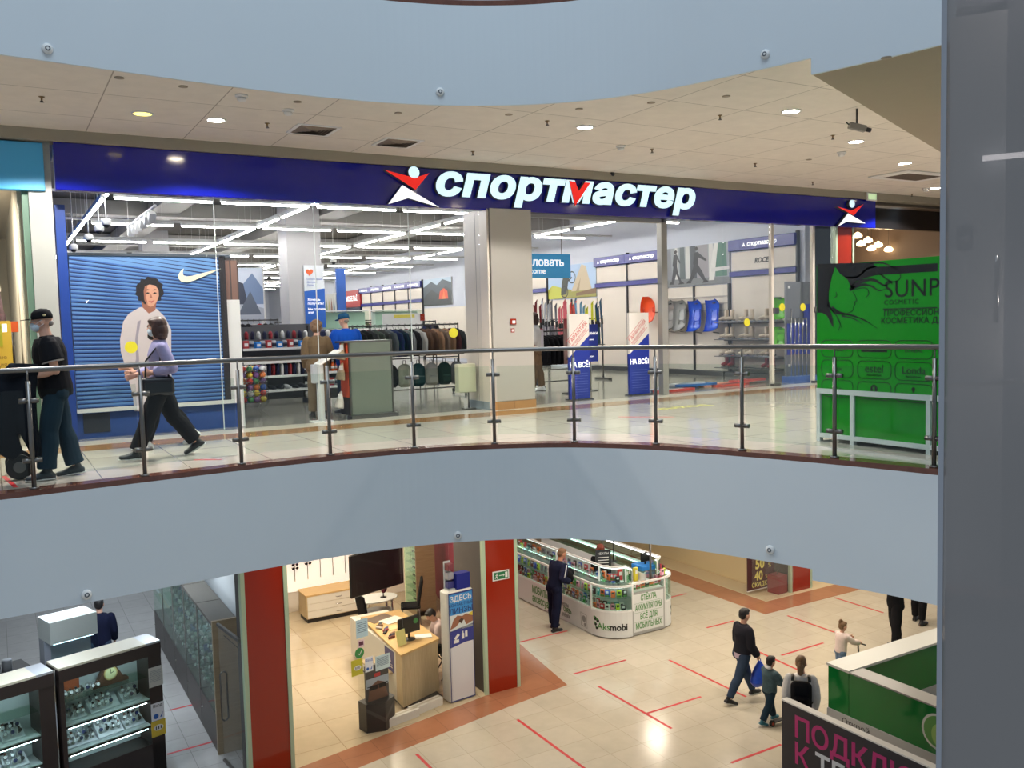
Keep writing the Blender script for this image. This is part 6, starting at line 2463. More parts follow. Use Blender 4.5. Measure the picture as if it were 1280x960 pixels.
GS = [(4.75, 17.6, 1.3, 1.3, .06, (.30, .58, .86, 1.12)), (5.2, 19.2, 1.6, 1.55, 0, (.32, .62, .92, 1.2)), (4.2, 20.6, 1.4, 1.5, 0, (.32, .7, 1.05)), (5.9, 17.0, .9, 1.45, .05, (.36, .64, .92, 1.2)), (6.0, 21.0, 1.5, 1.6, 0, (.4, .8, 1.2))]
GL = ['behind the ball basket', 'behind the first shelves', 'far past the ball basket', 'beside the woman in tweed', 'near the bannered column']
prt = {}
def goods(kind, x, y, z, rz, where):
    """One of the small goods on the shelves; copies share their mesh."""
    key = kind
    if key not in prt:
        b = MB()
        if kind == 'white_shoe' or kind == 'dark_shoe':
            m_ = m_shoe_wh if kind == 'white_shoe' else M('shoe_dark', (40, 42, 48), .6)
            b.tube([(-.10, 0, .045), (-.08, 0, .05), (0, 0, .05), (.09, 0, .035), (.13, 0, .03)], [(.03, .045), (.038, .05), (.038, .045), (.042, .032), (.02, .02)], 10, side=(0, 1, 0))
            b.use(m_)
            b.mi = 0
            b.mats = [m_]
            b.m = [0] * len(b.f)
            b.use(M('shoe_sole', (200, 200, 200), .6)).box(-.115, -.04, 0, .14, .04, .014, .004)
            nm_, ct = 'shoe', 'shoe'
        elif kind == 'orange_bottle':
            b.use(M('bottle_orange', (222, 100, 40), .3)).lathe([(.034, 0), (.036, .02), (.036, .14), (.02, .17), (.016, .19)], n=12)
            b.use(m_white).lathe([(.018, .19), (.018, .22), (.001, .222)], n=12).lathe([(.0365, .05), (.0365, .10)], n=12)
            nm_, ct = 'bottle', 'bottle'
        elif kind == 'folded_stack':
            b.use(cloth('folded', (60, 64, 90)))
            for i in range(4):
                b.obox((0, 0, .02 + i * .035), (.26, .2, .03), rz=.04 * i, bev=.01)
            nm_, ct = 'folded_shirts', 'clothes'
        elif kind == 'box_red':
            b.use(M('box_red', (170, 50, 54), .5)).box(-.05, -.06, 0, .05, .06, .16, .004).use(m_white).box(-.035, -.062, .05, .035, -.06, .11)
            nm_, ct = 'product_box', 'box'
        elif kind == 'box_blue':
            b.use(M('box_blue', (30, 130, 220), .5)).box(-.05, -.07, 0, .05, .07, .13, .004).use(m_white).box(-.035, -.072, .04, .035, -.07, .09)
            nm_, ct = 'product_box', 'box'
        elif 'shirt' in kind and kind != 'folded_stack':
            b.use(cloth('tee_' + kind, {'white_shirt': (206, 204, 202), 'navy_shirt': (40, 44, 70), 'red_shirt': (150, 50, 56)}[kind])).tube([(0, 0, .25), (0, 0, .2), (0, 0, .02), (0, 0, .0)], [(.02, .03), (.03, .13), (.028, .12), (.02, .1)], 10, side=(1, 0, 0))
            nm_, ct = 'hung_shirt', 'clothes'
        else:
            b.use(M('tub_grey', (150, 150, 154), .4)).lathe([(.045, 0), (.05, .02), (.05, .13), (.04, .15), (.001, .151)], n=12)
            b.use(M('tub_label', (40, 44, 70), .5)).lathe([(.0505, .04), (.0505, .10)], n=12)
            nm_, ct = 'tub', 'jar'
        o = b.build(nm_)
        o['category'] = ct
        prt[key] = o
        first_ = True
    else:
        o = prt[key].copy()
        col.objects.link(o)
    o.location = (x, y, z + .002)
    o.rotation_euler.z = rz
    nice = {'white_shoe': 'white trainer', 'dark_shoe': 'dark trainer', 'orange_bottle': 'orange white capped bottle', 'folded_stack': 'pile of folded navy shirts', 'box_red': 'small red box with a white patch',
            'box_blue': 'bright blue box with a white patch', 'white_shirt': 'off-white shirt set edge on', 'navy_shirt': 'navy shirt set edge on', 'red_shirt': 'red shirt set edge on', 'tub': 'grey tub with a dark label'}[kind]
    o['label'] = '%s on the shelves %s' % (nice, where)
    o['group'] = '%s goods of one kind on the unit %s' % (kind.replace('_', ' '), where)


plan = [[('dark_shoe', 8), ('white_shirt', 14), ('white_shoe', 9), ('tub', 11)], [('dark_shoe', 8), ('tub', 12), ('box_red', 8), ('white_shirt', 12)], [('folded_stack', 4), ('box_blue', 6), ('white_shoe', 8)],
        [('tub', 7), ('orange_bottle', 9), ('orange_bottle', 9), ('white_shirt', 8)], [('box_red', 8), ('white_shirt', 14), ('dark_shoe', 8)]]
ALT = {'dark_shoe': {1: 'white_shoe'}, 'white_shoe': {1: 'dark_shoe', 2: 'dark_shoe'}, 'tub': {0: 'box_red', 2: 'box_blue'}, 'white_shirt': {1: 'navy_shirt', 2: 'red_shirt', 3: 'navy_shirt'}, 'box_red': {1: 'tub'}}
for gi, (x, y, wd_, h, rz, lv) in enumerate(GS):
    gondola('dark wheeled shelf unit %s' % GL[gi], x, y, wd_, h, rz, lv)
    for (kind0, n), z in zip(plan[gi], lv):
        for k in range(n):
            kind = ALT.get(kind0, {}).get((k * 5 + gi) % 4, kind0)
            lx = -wd_ / 2 + .1 + (wd_ - .2) * k / max(1, n - 1)
            c, s = math.cos(rz), math.sin(rz)
            ly = -.18
            goods(kind, x + lx * c - ly * s, y + lx * s + ly * c, z, rz + (-PI / 2 + .3 if 'shoe' in kind else 0. if 'shirt' in kind and kind[0] != 'f' else random.uniform(-.15, .15)), GL[gi])
# more racks of clothes deeper in
def far_rack(x0, x1, y, z, name_, colors, where):
    rack('clothes_rack', 'clothes rack %s' % where, x0, x1, y, z, .6, False)
    pr2 = {}
    n = int((x1 - x0) / .14)
    for i in range(n):
        c, rgb = colors[(i * 7 // 3) % len(colors)]
        lab = '%s garment on the clothes rack %s' % (c, where)
        x = x0 + .08 + i * .14
        if c not in pr2:
            g = garment('hung_jacket', cloth('g_%s_%d' % (c.replace(' ', '_'), int(y)), rgb), lab, 'clothes', '%s garments on the rack %s' % (c, where), .7, .22, .045, False)
            g.location = (x, y, z - .035)
            g.rotation_euler.z = .4
            pr2[c] = g
        else:
            dup(pr2[c], (x, y, z - .035), .4)


K1 = [('black', (28, 28, 32)), ('dark grey', (70, 70, 76)), ('black', (28, 28, 32)), ('burgundy', (110, 40, 50))]
K2 = [('white', (206, 204, 204)), ('grey', (140, 140, 146)), ('navy', (40, 44, 76)), ('red', (170, 40, 46)), ('black', (30, 30, 34))]
K3 = [('navy', (36, 40, 70)), ('pale pink', (206, 168, 166)), ('grey', (120, 120, 128)), ('olive', (96, 96, 70))]
far_rack(4.4, 6.2, 22.2, 1.72, 'r', K2 + K1, 'between the shelf units and the bannered column')
far_rack(7.4, 9.6, 20.4, 1.5, 'r', K1, 'behind the jackets and backpacks')
far_rack(8.6, 11.4, 24.0, 1.6, 'r', K2, 'in the middle of the shop beyond the dark garments')
far_rack(3.6, 6.2, 24.6, 1.55, 'r', K2, 'behind the shelf units near the white column')
far_rack(8.0, 12.0, 29.0, 1.7, 'r', K3, 'far inside before the tent photo')
far_rack(4.0, 7.6, 30.0, 1.6, 'r', K3, 'far inside beyond the white column')
far_rack(12.4, 14.8, 21.2, 1.5, 'r', K3, 'beyond the skis near the side wall')
# white free standing header panel with yellow strip above the racks
qa, qb = on_y(484, 395, 19.2), on_y(523, 408, 19.2)
t = thing('rack_header', 'white header panel with a yellow strip above the jacket rack', 'sign', ((qa.x + qb.x) / 2, 19.2, 0))
for s in (-.4, .4):
    MB(m_dark).cyl((s, .03, 0), (s, .03, 1.62), .015, n=8).build('pole', t)
b = MB(m_white).box(-.5, 0, 1.46, .5, .04, 1.78)
b.use(M('yellow_strip', (222, 206, 90), .5)).box(-.22, -.005, 1.68, .30, 0, 1.75)
b.build('panel', t)
MB(m_red).at(FR(0)).box(.44, 1.6, .0, .55, 1.76, .02).build('red_tab', t)
# glass showcases glowing green inside
for i, x in enumerate((8.3, 9.9)):
    t = thing('glass_showcase', ['pale green glass showcase behind the man in blue', 'pale green glass showcase beside its twin towards the red sign'][i], 'showcase', (x, 23.2, 0))
    MB(m_white).box(-.7, 0, 0, .7, .4, 1.45).build('plinth', t)
    MB(M('showcase_glow', (200, 216, 206), .3, emit=.1)).box(-.68, .25, 1.46, .68, .38, 1.9).build('lit_back', t)
    MB(glass('case_glass_green', (242, 250, 245), .3, .98)).box(-.7, 0, 1.45, .7, .01, 1.92).build('pane', t)
    b = MB(M('case_items', (60, 90, 80), .5))
    MB(m_white).box(-.7, 0, 1.92, .7, .4, 1.95).build('lid', t)
# the white column with its banner
struct(MB(M('column_white', (186, 184, 186), .5)).box(6.65, 22.7, 0, 7.54, 23.5, 4.75).build('column_shop'))
struct(MB(M('column_white', (186, 184, 186), .5)).box(6.45, 38, 0, 7.32, 38.8, 4.75).build('column_shop_far'))
struct(MB(M('column_white', (186, 184, 186), .5)).box(4.3, 30.6, 0, 5.1, 31.4, 4.75).build('column_shop_side'))
t = thing('column_banner', 'blue and white banner with an orange heart hung on the white column', 'banner', (7.32, 22.66, 1.5))
b = MB(M('banner_white', (226, 230, 236), .5)).box(-.27, 0, .95, .27, .02, 1.62)
b.use(M('banner_blue', (34, 96, 190), .5)).box(-.27, 0, .0, .27, .02, .95)
b.at(FR(-.001)).poly([(-.27, .95), (.27, .95), (.27, 1.02)], .001)
b.build('cloth', t)
b = MB(M('heart_orange', (230, 100, 50), .5)).at(FR(-.002))
pts = []
for k in range(24):
    a = 2 * PI * k / 24
    pts.append((-.12 + .0062 * 16 * math.sin(a) ** 3, 1.44 + .0062 * (13 * math.cos(a) - 5 * math.cos(2 * a) - 2 * math.cos(3 * a) - math.cos(4 * a))))
b.poly(pts, .002)
b.build('heart', t)
b = MB(m_white_lit).at(FR(-.002)).text('Хочешь', -.2, .70, .09, .001, 0, .006).text('получить?', -.2, .60, .09, .001, 0, .006).text('Мы сделаем', -.2, .46, .08, .001, 0, .01).text('это!', -.2, .37, .08, .001, 0, .01)
b.use(M('banner_text_blue', (70, 110, 190), .5)).text('Спортивные', -.2, 1.24, .07, .001, 0, .004).text('Добрые', -.2, 1.16, .07, .001, 0, .004).text('Дела', -.2, 1.08, .07, .001, 0, .004)
b.build('lettering', t)
# picture boards and header of the far end
def far_board(x, y, wd_, z0, z1, label, fn, name='picture_board'):
    t = thing(name, label, 'picture', (x, y, 0))
    for s in (-1, 1):
        MB(m_white).box(s * wd_ / 2 - .05, 0, 0, s * wd_ / 2 + .05, .12, z1 + .05).build('post', t)
    b = MB(M('board_edge', (220, 220, 224), .5)).box(-wd_ / 2, -.02, z0, wd_ / 2, .08, z1)
    b.build('board', t)
    b = MB()
    b.at(FR(-.021))
    fn(b, -wd_ / 2, z0, wd_, z1 - z0)
    b.build('print', t)


def q_snow(b, x, z, w_, h):
    def P(pts, c, d):
        b.use(C(*c)).poly([(x + p[0] * w_, z + p[1] * h) for p in pts], .0015, z=d)
    P([(0, 0), (1, 0), (1, 1), (0, 1)], (206, 214, 230), 0)
    P([(.0, .5), (.3, .8), (.5, .55), (.8, .9), (1, .6), (1, .3), (0, .3)], (120, 140, 176), .0016)
    P([(0, 0), (1, 0), (1, .22), (.6, .34), (.3, .25), (0, .32)], (170, 176, 190), .0018)
    P([(.3, .3), (.5, .75), (.62, .7), (.7, .3)], (60, 66, 84), .002)
    P([(.5, .1), (.75, .55), (.95, .1)], (96, 104, 120), .0022)


def q_bottles(b, x, z, w_, h):
    def P(pts, c, d):
        b.use(C(*c)).poly([(x + p[0] * w_, z + p[1] * h) for p in pts], .0015, z=d)
    P([(0, 0), (1, 0), (1, 1), (0, 1)], (206, 206, 200), 0)
    for i, c in enumerate(((130, 150, 120), (186, 176, 130), (150, 110, 100), (110, 130, 150))):
        P([(.15 + .2 * i, 0), (.3 + .2 * i, 0), (.3 + .2 * i, .6), (.22 + .2 * i, .9), (.15 + .2 * i, .6)], c, .0016)


far_board(5.55, 23.6, 1.35, 1.75, 3.1, 'tall snowy mountain picture board left of the white column banner'.replace('left of', 'beside'), q_snow)
qa, qb = on_y(404, 368, 25.8), on_y(421, 410, 25.8)
far_board((qa.x + qb.x) / 2, 25.8, qb.x - qa.x, qb.z, qa.z, 'pale picture board of coloured bottles in a blue frame beyond the man in blue', q_bottles)
t = tag(MB(M('frame_blue', (40, 90, 176), .5)).box(-.14, 0, 0, .14, .1, 3.25).build('blue_post', None, None, (qb.x + .17, 25.75, 0)), 'narrow blue display post beside the bottle picture board', 'display post')
t = thing('back_wall_header', 'long blue header strip on the far back wall of the shop', 'sign', (8, 59.9, 0))
MB(m_hdr).box(-7, -.1, 2.7, 6, .05, 3.3).build('panel', t)
MB(m_panel).box(-7, -.06, 0, 6, .05, 2.65).build('lower_panel', t)
# spotlight track and hanging cameras over the display wall
t = thing('spotlight_track', 'white ceiling track with small spotlights over the display wall', 'spotlight', (0, 0, 0))
a, c = on_z(194, 257, 3.62), on_z(122, 312, 3.62)
c = a + (c - a).normalized() * 3.4
MB(m_tubehouse).tube([a, c], .025, 8).build('track', t)
for k in (.05, .95):
    p = a.lerp(c, k)
    MB(m_tubehouse).cyl(p, (p.x, p.y, 4.75), .006, n=5).build('hanger', t)
for k in range(6):
    p = a.lerp(c, .12 + k * .15)
    s = MB(m_tubehouse).at(Matrix.Translation(p + Vector((0, -.03, -.14))) @ Matrix.Rotation(.5, 4, 'X')).box(-.06, -.07, -.08, .06, .07, .08, .01)
    so = s.build('spot_head', t)
    MB(m_tubehouse).cyl(p, p + Vector((0, 0, -.1)), .012, n=6).build('neck', so)
for px, z, lab in [((124, 289), 3.45, 'white dome camera hanging over the display wall, the lower of the middle pair'), ((133, 281), 3.5, 'white dome camera hanging over the display wall, the higher of the middle pair'),
                   ((111, 300), 3.4, 'white dome camera hanging behind the middle pair over the display wall'), ((92, 312), 3.3, 'white dome camera hanging next to the blue side panel'), ((417, 328), 3.4, 'white dome camera hanging from the ceiling beyond the banner column'), ((350, 344), 3.4, 'small white dome camera hanging before the banner column')]:
    q = on_z(px[0], px[1], z)
    t = thing('hanging_camera', lab, 'camera', (q.x, q.y, q.z))
    MB(m_tubehouse).cyl((0, 0, .08), (0, 0, 4.75 - q.z), .012, n=6).build('rod', t)
    MB(m_white).lathe([(.05, .12), (.09, .09), (.09, .02), (.08, 0)], n=16).build('housing', t)
    MB(m_black).sph((0, 0, 0), .06, 12, 8).build('dome', t)

# ---- shop at the far left of the gallery
t = thing('mannequin', 'shop mannequin in a pale top and patterned trousers in the neighbouring shop', 'mannequin', (.05, 15.6, 1.55), PI - .2)
f = Fig(1.2, dict(AL=(.6, .12, .9, .2), AR=(.3, .1, 1.2, .3), L=(.2, .2, .1), R=(-.1, .1, .1)))
b = MB()
f.torso(b, 0); f.arms(b, 0); f.legs(b, 0); f.feet(b, 0); f.headmesh(b)
skin_obj('figure', b, M('mannequin_white', (206, 200, 190), .5), t, .012, 2)
b = MB(); f.torso(b, .02, -.05, .3); f.arms(b, .016)
skin_obj('top', b, cloth('pale_top', (206, 206, 206)), t, .014, 2)
b = MB(); f.torso(b, .012, -.07, .05); f.legs(b, .014, .97, .02)
skin_obj('trousers', b, M('patterned', (126, 110, 130), .8, noise=.6, nscale=16), t, .014, 2)
t = thing('display_plinth', 'wooden cabinet carrying the mannequin in the neighbouring shop', 'cabinet', (-.29, 15.6, 0))
MB(wood('plinth_wood', (120, 96, 70), (140, 112, 84))).box(-.5, -.3, 1.5, .55, .35, 1.55).build('top', t)
MB(M('plinth_side', (170, 160, 140), .6)).box(-.48, -.05, 0, .53, .3, 1.5).build('body', t)
t = tag(MB(M('orange_card', (206, 88, 40), .5)).box(-.07, -.02, 0, .07, .02, .16).build('orange_card', None, None, (.28, 15.4, 1.55)), 'small orange card standing beside the mannequin', 'card')
rack('clothes_rack', 'clothes rail of purple garments in the neighbouring shop', -.9, .26, 15.1, 1.52, .3, False)
pr_ = None
for i in range(9):
    lab = 'purple garment on the rail of the neighbouring shop'
    if pr_ is None:
        pr_ = garment('hung_jacket', cloth('lavender', (126, 104, 150)), lab, 'clothes', 'purple garments of the neighbouring shop', .75, .2, .04, False)
        pr_.location = (.2, 15.1, 1.485)
    else:
        dup(pr_, (.2 - i * .12, 15.1, 1.485), 0)
t = thing('yellow_board', 'yellow notice board on a foot at the neighbouring shop entrance', 'sign', (-.02, 14.0, 0))
b = MB(M('board_yellow', (214, 178, 60), .5)).box(-.5, -.015, .9, .25, .015, 1.70)
b.use(M('board_lime', (172, 170, 40), .5)).box(-.5, -.03, 1.35, .14, -.016, 1.66)
b.use(M('board_print', (150, 110, 40), .5)).at(FR(-.016)).text('Внимание', .18, 1.18, .075, .001, align='r').text('акция', .18, 1.08, .075, .001, align='r')
b.use(m_white_lit).disc(.05, 1.0, .045, .001).rect(.02, 1.55, .2, 1.66)
b.build('board', t)
MB(m_steel).cyl((-.1, 0, 0), (-.1, 0, .9), .015, n=8).lathe([(.2, 0), (.2, .015), (.02, .02)], (-.1, 0, 0), n=16).build('stand', t)
# pushchair cut by the picture edge
t = thing('pushchair', 'dark pushchair in front of the man with the cap', 'pushchair', (-.15, 10.75, 0), PI)
for x in (-.32, .3):
    for y in (-.22, .22):
        wq = MB(m_black).tube([(x, y - .02, .13), (x, y + .02, .13)], .13, 20).build('wheel', t)
        MB(m_steel).tube([(x, y - .023, .13), (x, y + .023, .13)], .06, 14).build('hub', wq)
for y in (-.22, .22):
    MB(m_dark).tube([(.3, y, .13), (-.1, y, .5), (-.42, y, 1.0)], .014, 8).tube([(-.32, y, .13), (0, y, .5)], .014, 8).build('frame_tube', t)
MB(m_dark).tube([(-.42, -.22, 1.0), (-.46, 0, 1.02), (-.42, .22, 1.0)], .016, 8).build('push_handle', t)
b = MB().obox((.02, 0, .45), (.5, .38, .09), bev=.03).obox((-.2, 0, .68), (.09, .38, .5), ry=-.3, bev=.03)
skin_obj('seat', b, cloth('pram_grey', (96, 92, 84)), t, .016, 2)
# ------------------------------------------------------------------ the lower hall
# red distance tape on the hall floor
tp = [((7.30, 12.64), (7.30, 10.66)), ((9.24, 13.0), (9.24, 10.96)), ((9.27, 11.62), (10.48, 11.62)), ((9.19, 13.72), (10.43, 13.72)), ((11.13, 13.25), (11.13, 11.18)), ((12.92, 13.12), (12.80, 11.39)),
      ((13.11, 12.2), (14.32, 12.2)), ((15.0, 13.78), (15.0, 12.32)), ((16.88, 14.06), (16.88, 12.71)), ((9.12, 15.75), (10.4, 15.75)), ((9.24, 9.6), (10.3, 9.6)), ((12.99, 14.2), (13.79, 14.2)), ((13.72, 16.28), (14.25, 16.28)), ((5.36, 12.47), (5.36, 11.0)), ((8.62, 17.6), (9.6, 17.6)),
      (on_z(212, 888, LZ), on_z(240, 881, LZ)), (on_z(209, 943, LZ), on_z(270, 926, LZ)), (on_z(292, 918, LZ), on_z(302, 915, LZ))]
ON = ['from the optician front towards the atrium', 'between kiosk and atrium, running in depth', 'short, touching a long line mid hall', 'short, before the white gate of the kiosk', 'behind the striding woman, in depth',
      'beyond the striding woman, before the little girl', 'short, just short of the little girl', 'before the border of the discount window', 'far, near the person in black trousers', 'short, at the feet of the tracksuit man',
      'short, just before the dark billboard', 'short, between kiosk corner and discount poster', 'short, behind the kiosk by the beige window', 'before the optician glass near the red pillar', 'faint, beside the exit sign pillar',
      'in the watch shop aisle, the deeper of two', 'in the watch shop aisle, the nearer of two', 'in the watch shop beside the beige end panel']
for (a, c), w_ in zip(tp, ON):
    a, c = Vector(a[:2]), Vector(c[:2])
    d = (c - a).normalized()
    b = MB(m_red_tape).at(frame((a.x, a.y, LZ), (d.x, d.y, 0), (-d.y, d.x, 0)))
    b.rect(0, -.024, (c - a).length, .024, .0015, .0005)
    tag(b.build('floor_tape'), 'red tape on the hall floor %s' % w_, 'floor tape')
for (p0, p1, lab) in [((1.95, 10.75), (2.22, 10.55), 'red tape line on the gallery floor under the striding woman'), ((.02, 10.9), (.12, 10.0), 'red tape mark on the gallery floor by the picture edge'), ((8.3, 11.0), (8.9, 10.4), 'faint red tape line on the gallery floor before the security gates')]:
    a, c = Vector(p0), Vector(p1)
    d = (c - a).normalized()
    b = MB(m_red_tape).at(frame((a.x, a.y, 0), (d.x, d.y, 0), (-d.y, d.x, 0)))
    b.rect(0, -.022, (c - a).length, .022, .0015, .0005)
    tag(b.build('floor_tape'), lab, 'floor tape')
q = on_z(842, 510, 0)
b = MB(M('floor_decal', (206, 200, 90), .4)).at(frame((q.x, q.y, 0), (1, 0, 0), (0, 1, 0)))
b.text('ВЫХОД', -.35, -.1, .3, .0012, .0005, .02)
tag(b.build('floor_decal'), 'yellow lettering decal on the gallery floor before the entrance mullion', 'decal')
q = on_y(626, 719, 13.79)
t = thing('exit_sign', 'green and white running man exit sign on the red pillar', 'sign', (q.x, 13.795, q.z))
MB(m_white).box(-.17, -.012, -.085, .17, 0, .085).build('plate', t)
b = MB(M('exit_green', (20, 110, 64), .4)).at(FR(-.0125)).rect(-.15, -.065, .15, .065)
b.use(m_white).rect(.085, -.05, .135, .05, .001, .001).disc(-.085, .035, .014, .001, .001).stroke([(-.085, .02), (-.095, -.012), (-.075, -.032), (-.08, -.052)], .016, .001, .001).stroke([(-.095, -.012), (-.125, -.045)], .014, .001, .001).stroke([(-.115, .012), (-.085, .014), (-.06, -.002)], .011, .001, .001)
b.stroke([(-.04, 0), (.05, 0)], .014, .001, .001).poly([(.045, -.028), (.075, 0), (.045, .028)], .001, z=.001)
b.build('pictogram', t)

# ---- phone accessories kiosk
KX, KY = 10.69, 14.62
def arc(cx, cy, r, a0, a1, n=8):
    return [Vector((cx + r * math.cos(a0 + (a1 - a0) * i / n), cy + r * math.sin(a0 + (a1 - a0) * i / n))) for i in range(n + 1)]


R0 = .62
pathA = [Vector((KX, 19.4)), Vector((KX, KY + R0))] + arc(KX + R0, KY + R0, R0, PI, 1.5 * PI)[1:] + [Vector((11.31, KY))]
pathB = [Vector((12.24, 14.70))] + arc(12.24, 15.10, .40, -PI / 2, 0)[1:] + [Vector((12.64, 19.4))]
kio = thing('phone_kiosk', 'white glass topped phone accessories kiosk with green Cyrillic lettering', 'kiosk', (11.6, 17, LZ))
KO = Vector((11.6, 17, LZ))
m_kw = M('kiosk_white', (222, 224, 224), .35)
m_kg = M('kiosk_text_green', (72, 136, 66), .5)
m_cg = glass('kiosk_glass', (240, 250, 246), .3, .98)
m_led = M('led_strip', (246, 252, 255), .5, emit=9)
def ribbon(name, path, z0, z1, mat, off=0., th=.02, label=None):
    P = offset_curve(path, off)
    Q = offset_curve(path, off + th)
    b = MB(mat).at(Matrix.Translation(-KO))
    vs = []
    for p, q in zip(P, Q):
        vs += [(p.x, p.y, LZ + z0), (p.x, p.y, LZ + z1), (q.x, q.y, LZ + z1), (q.x, q.y, LZ + z0)]
    n_ = len(P)
    b.add(vs, [(i * 4 + k, i * 4 + 4 + k, i * 4 + 4 + (k + 1) % 4, i * 4 + (k + 1) % 4) for i in range(n_ - 1) for k in range(4)] + [(0, 1, 2, 3), (n_ * 4 - 1, n_ * 4 - 2, n_ * 4 - 3, n_ * 4 - 4)])
    return b.build(name, kio, label)


for path in (pathA, pathB):
    ribbon('base_panel', path, .03, .57, m_kw, 0, .03)
    ribbon('base_rim', path, .57, .61, M('kiosk_rim', (236, 238, 238), .3), -.006, .05)
    ribbon('lower_deck', path, .54, .56, m_kw, .03, .55)
    ribbon('glass_front', path, .61, 1.10, m_cg, 0, .008)
    ribbon('front_rail', path, 1.10, 1.14, m_tubehouse, -.01, .035)
    ribbon('middle_shelf', path, .85, .86, glass('green_shelf_glass', (238, 248, 242), .3, .98), .03, .42)
    ribbon('upper_deck', path, 1.115, 1.125, glass('green_shelf_glass', (190, 226, 206), .3, .96), .03, .55)
    ribbon('upper_glass', path, 1.13, 1.46, m_cg, .22, .008)
    ribbon('upper_rail', path, 1.46, 1.50, m_tubehouse, .21, .035)
    ribbon('rear_panel', path, .56, 1.12, m_kw, .56, .02)
    ribbon('light_strip', path, 1.085, 1.10, m_led, .035, .02)
    ribbon('light_strip', path, 1.445, 1.46, m_led, .235, .02)
def kpost(x, y, h):
    MB(m_tubehouse).box(x - .018 - KO.x, y - .018 - KO.y, .57, x + .018 - KO.x, y + .018 - KO.y, h).build('corner_post', kio)


for x, y in ((KX, KY + R0), (KX, 16.9), (KX, 18.6), (11.31, KY), (12.24, 14.70), (12.64, 15.1), (12.64, 17)):
    kpost(x, y, 1.14)
for x, y in ((KX + .22, KY + R0), (KX + .22, 16.9), (11.31, KY + .22), (12.24, 14.92)):
    MB(m_tubehouse).box(x - .015 - KO.x, y - .015 - KO.y, 1.14, x + .015 - KO.x, y + .015 - KO.y, 1.48).build('upper_post', kio)
MB(m_steel).cyl((12.1 - KO.x, 14.98 - KO.y, 0), (12.1 - KO.x, 14.98 - KO.y, 2.3), .025, n=10).build('tall_post', kio)
# gate panel with lettering
b = MB(M('gate_alu', (176, 178, 178), .35, .4)).at(Matrix.Translation(-KO)).box(11.33, 14.665, LZ + .02, 12.22, 14.71, LZ + .93)
b.use(m_kw).box(11.37, 14.66, LZ + .08, 12.18, 14.666, LZ + .89)
b.build('gate_panel', kio)
b = MB(m_kg).at(frame((-KO.x, 14.659 - KO.y, 0), (1, 0, 0), (0, 0, 1)))
for s, z in (('СТЁКЛА', .74), ('АККУМУЛЯТОРЫ', .54), ('ВСЁ ДЛЯ', .34), ('МОБИЛЬНЫХ', .145)):
    tw_ = sum((glyph(c, .02, 0)[2] if c != ' ' else .28) for c in s) * .17
    b.text(s, 11.775, z, .17, .002, 0, .02, align='c', sx=min(.62, .72 / tw_))
    if z > .2:
        b.rect(11.39, z - .05, 12.16, z - .046)
b.build('gate_lettering', kio)
MB(m_cg).at(Matrix.Translation(-KO)).box(11.34, 14.68, LZ + .93, 12.22, 14.688, LZ + 1.12).build('gate_glass', kio)
MB(m_tubehouse).at(Matrix.Translation(-KO)).box(11.33, 14.67, LZ + 1.10, 12.22, 14.70, LZ + 1.14).build('gate_rail', kio)
MB(m_kw).at(Matrix.Translation(-KO)).box(11.34, 14.71, LZ + .90, 12.22, 15.2, LZ + .93).build('gate_shelf', kio)
def wrapped(name, mat, path, fn, start, label=None):
    """Lettering bent along the kiosk front; path length measured from its second point."""
    b = MB(mat)
    b.at()
    fn(b)
    segs, acc = [], 0
    for a, c in zip(path, path[1:]):
        segs.append((acc, a, c))
        acc += (c - a).length
    def put(s):
        for s0, a, c in reversed(segs):
            if s >= s0:
                d = (c - a).normalized()
                return a + d * (s - s0), Vector((d.y, -d.x))
        return path[0], Vector((-1, 0))
    for i, v in enumerate(b.v):
        p, nr = put(start + v.x)
        p = p + nr * (v.z + .003)
        b.v[i] = Vector((p.x - KO.x, p.y - KO.y, v.y))
    return b.build(name, kio, label)


rp = pathA
lenA = 19.4 - (KY + R0)
def aks(b):
    b.use(m_kg).text('Aks', .30, .19, .20, .002, 0, .012, sx=.95)
    b.use(M('kiosk_text_black', (30, 32, 34), .5)).text('mobi', .58, .19, .20, .002, 0, .03, sx=.95)
    for (x, y, r) in ((.24, .40, .045), (.31, .36, .04), (.25, .28, .035), (.28, .20, .03)):
        b.disc(x, y, r, .002, 0, 12).use(m_kg).disc(x - .02, y + .03, r * .6, .002, .002, 10).use(M('kiosk_text_black', (30, 32, 34), .5))
wrapped('brand_lettering', m_kg, rp, aks, lenA - .12)
def mob(b):
    b.text('МОБИЛЬНЫЕ', 0, .33, .24, .002, 0, .02, sx=.62).text('аксессуары', 0, .12, .24, .002, 0, .02, sx=.66)
wrapped('side_lettering', m_kg, rp, mob, 1.75)
def cov(b):
    b.use(M('kiosk_text_grey', (150, 152, 152), .5)).text('чехлы', 0, .36, .14, .002, 0, .02, sx=.7).use(m_kg).text('СВЯЗЬ', .08, .24, .14, .002, 0, .02, sx=.7).use(M('kiosk_text_grey', (150, 152, 152), .5)).text('плёнки', 0, .12, .14, .002, 0, .02, sx=.7)
    b.stroke([(.78, .12), (.76, .4), (.98, .38), (1.0, .1), (.78, .12)], .014, .002).disc(.88, .28, .07, .002).disc(.92, .16, .04, .002)
wrapped('side_print', m_kg, rp, cov, 3.0)
def aks2(b):
    b.use(M('kiosk_text_black', (30, 32, 34), .5)).disc(.24, .40, .04, .002).disc(.30, .34, .035, .002).disc(.25, .25, .035, .002).use(m_kg).disc(.26, .3, .02, .002, .002)
wrapped('corner_mark', m_kg, pathB, aks2, .05)
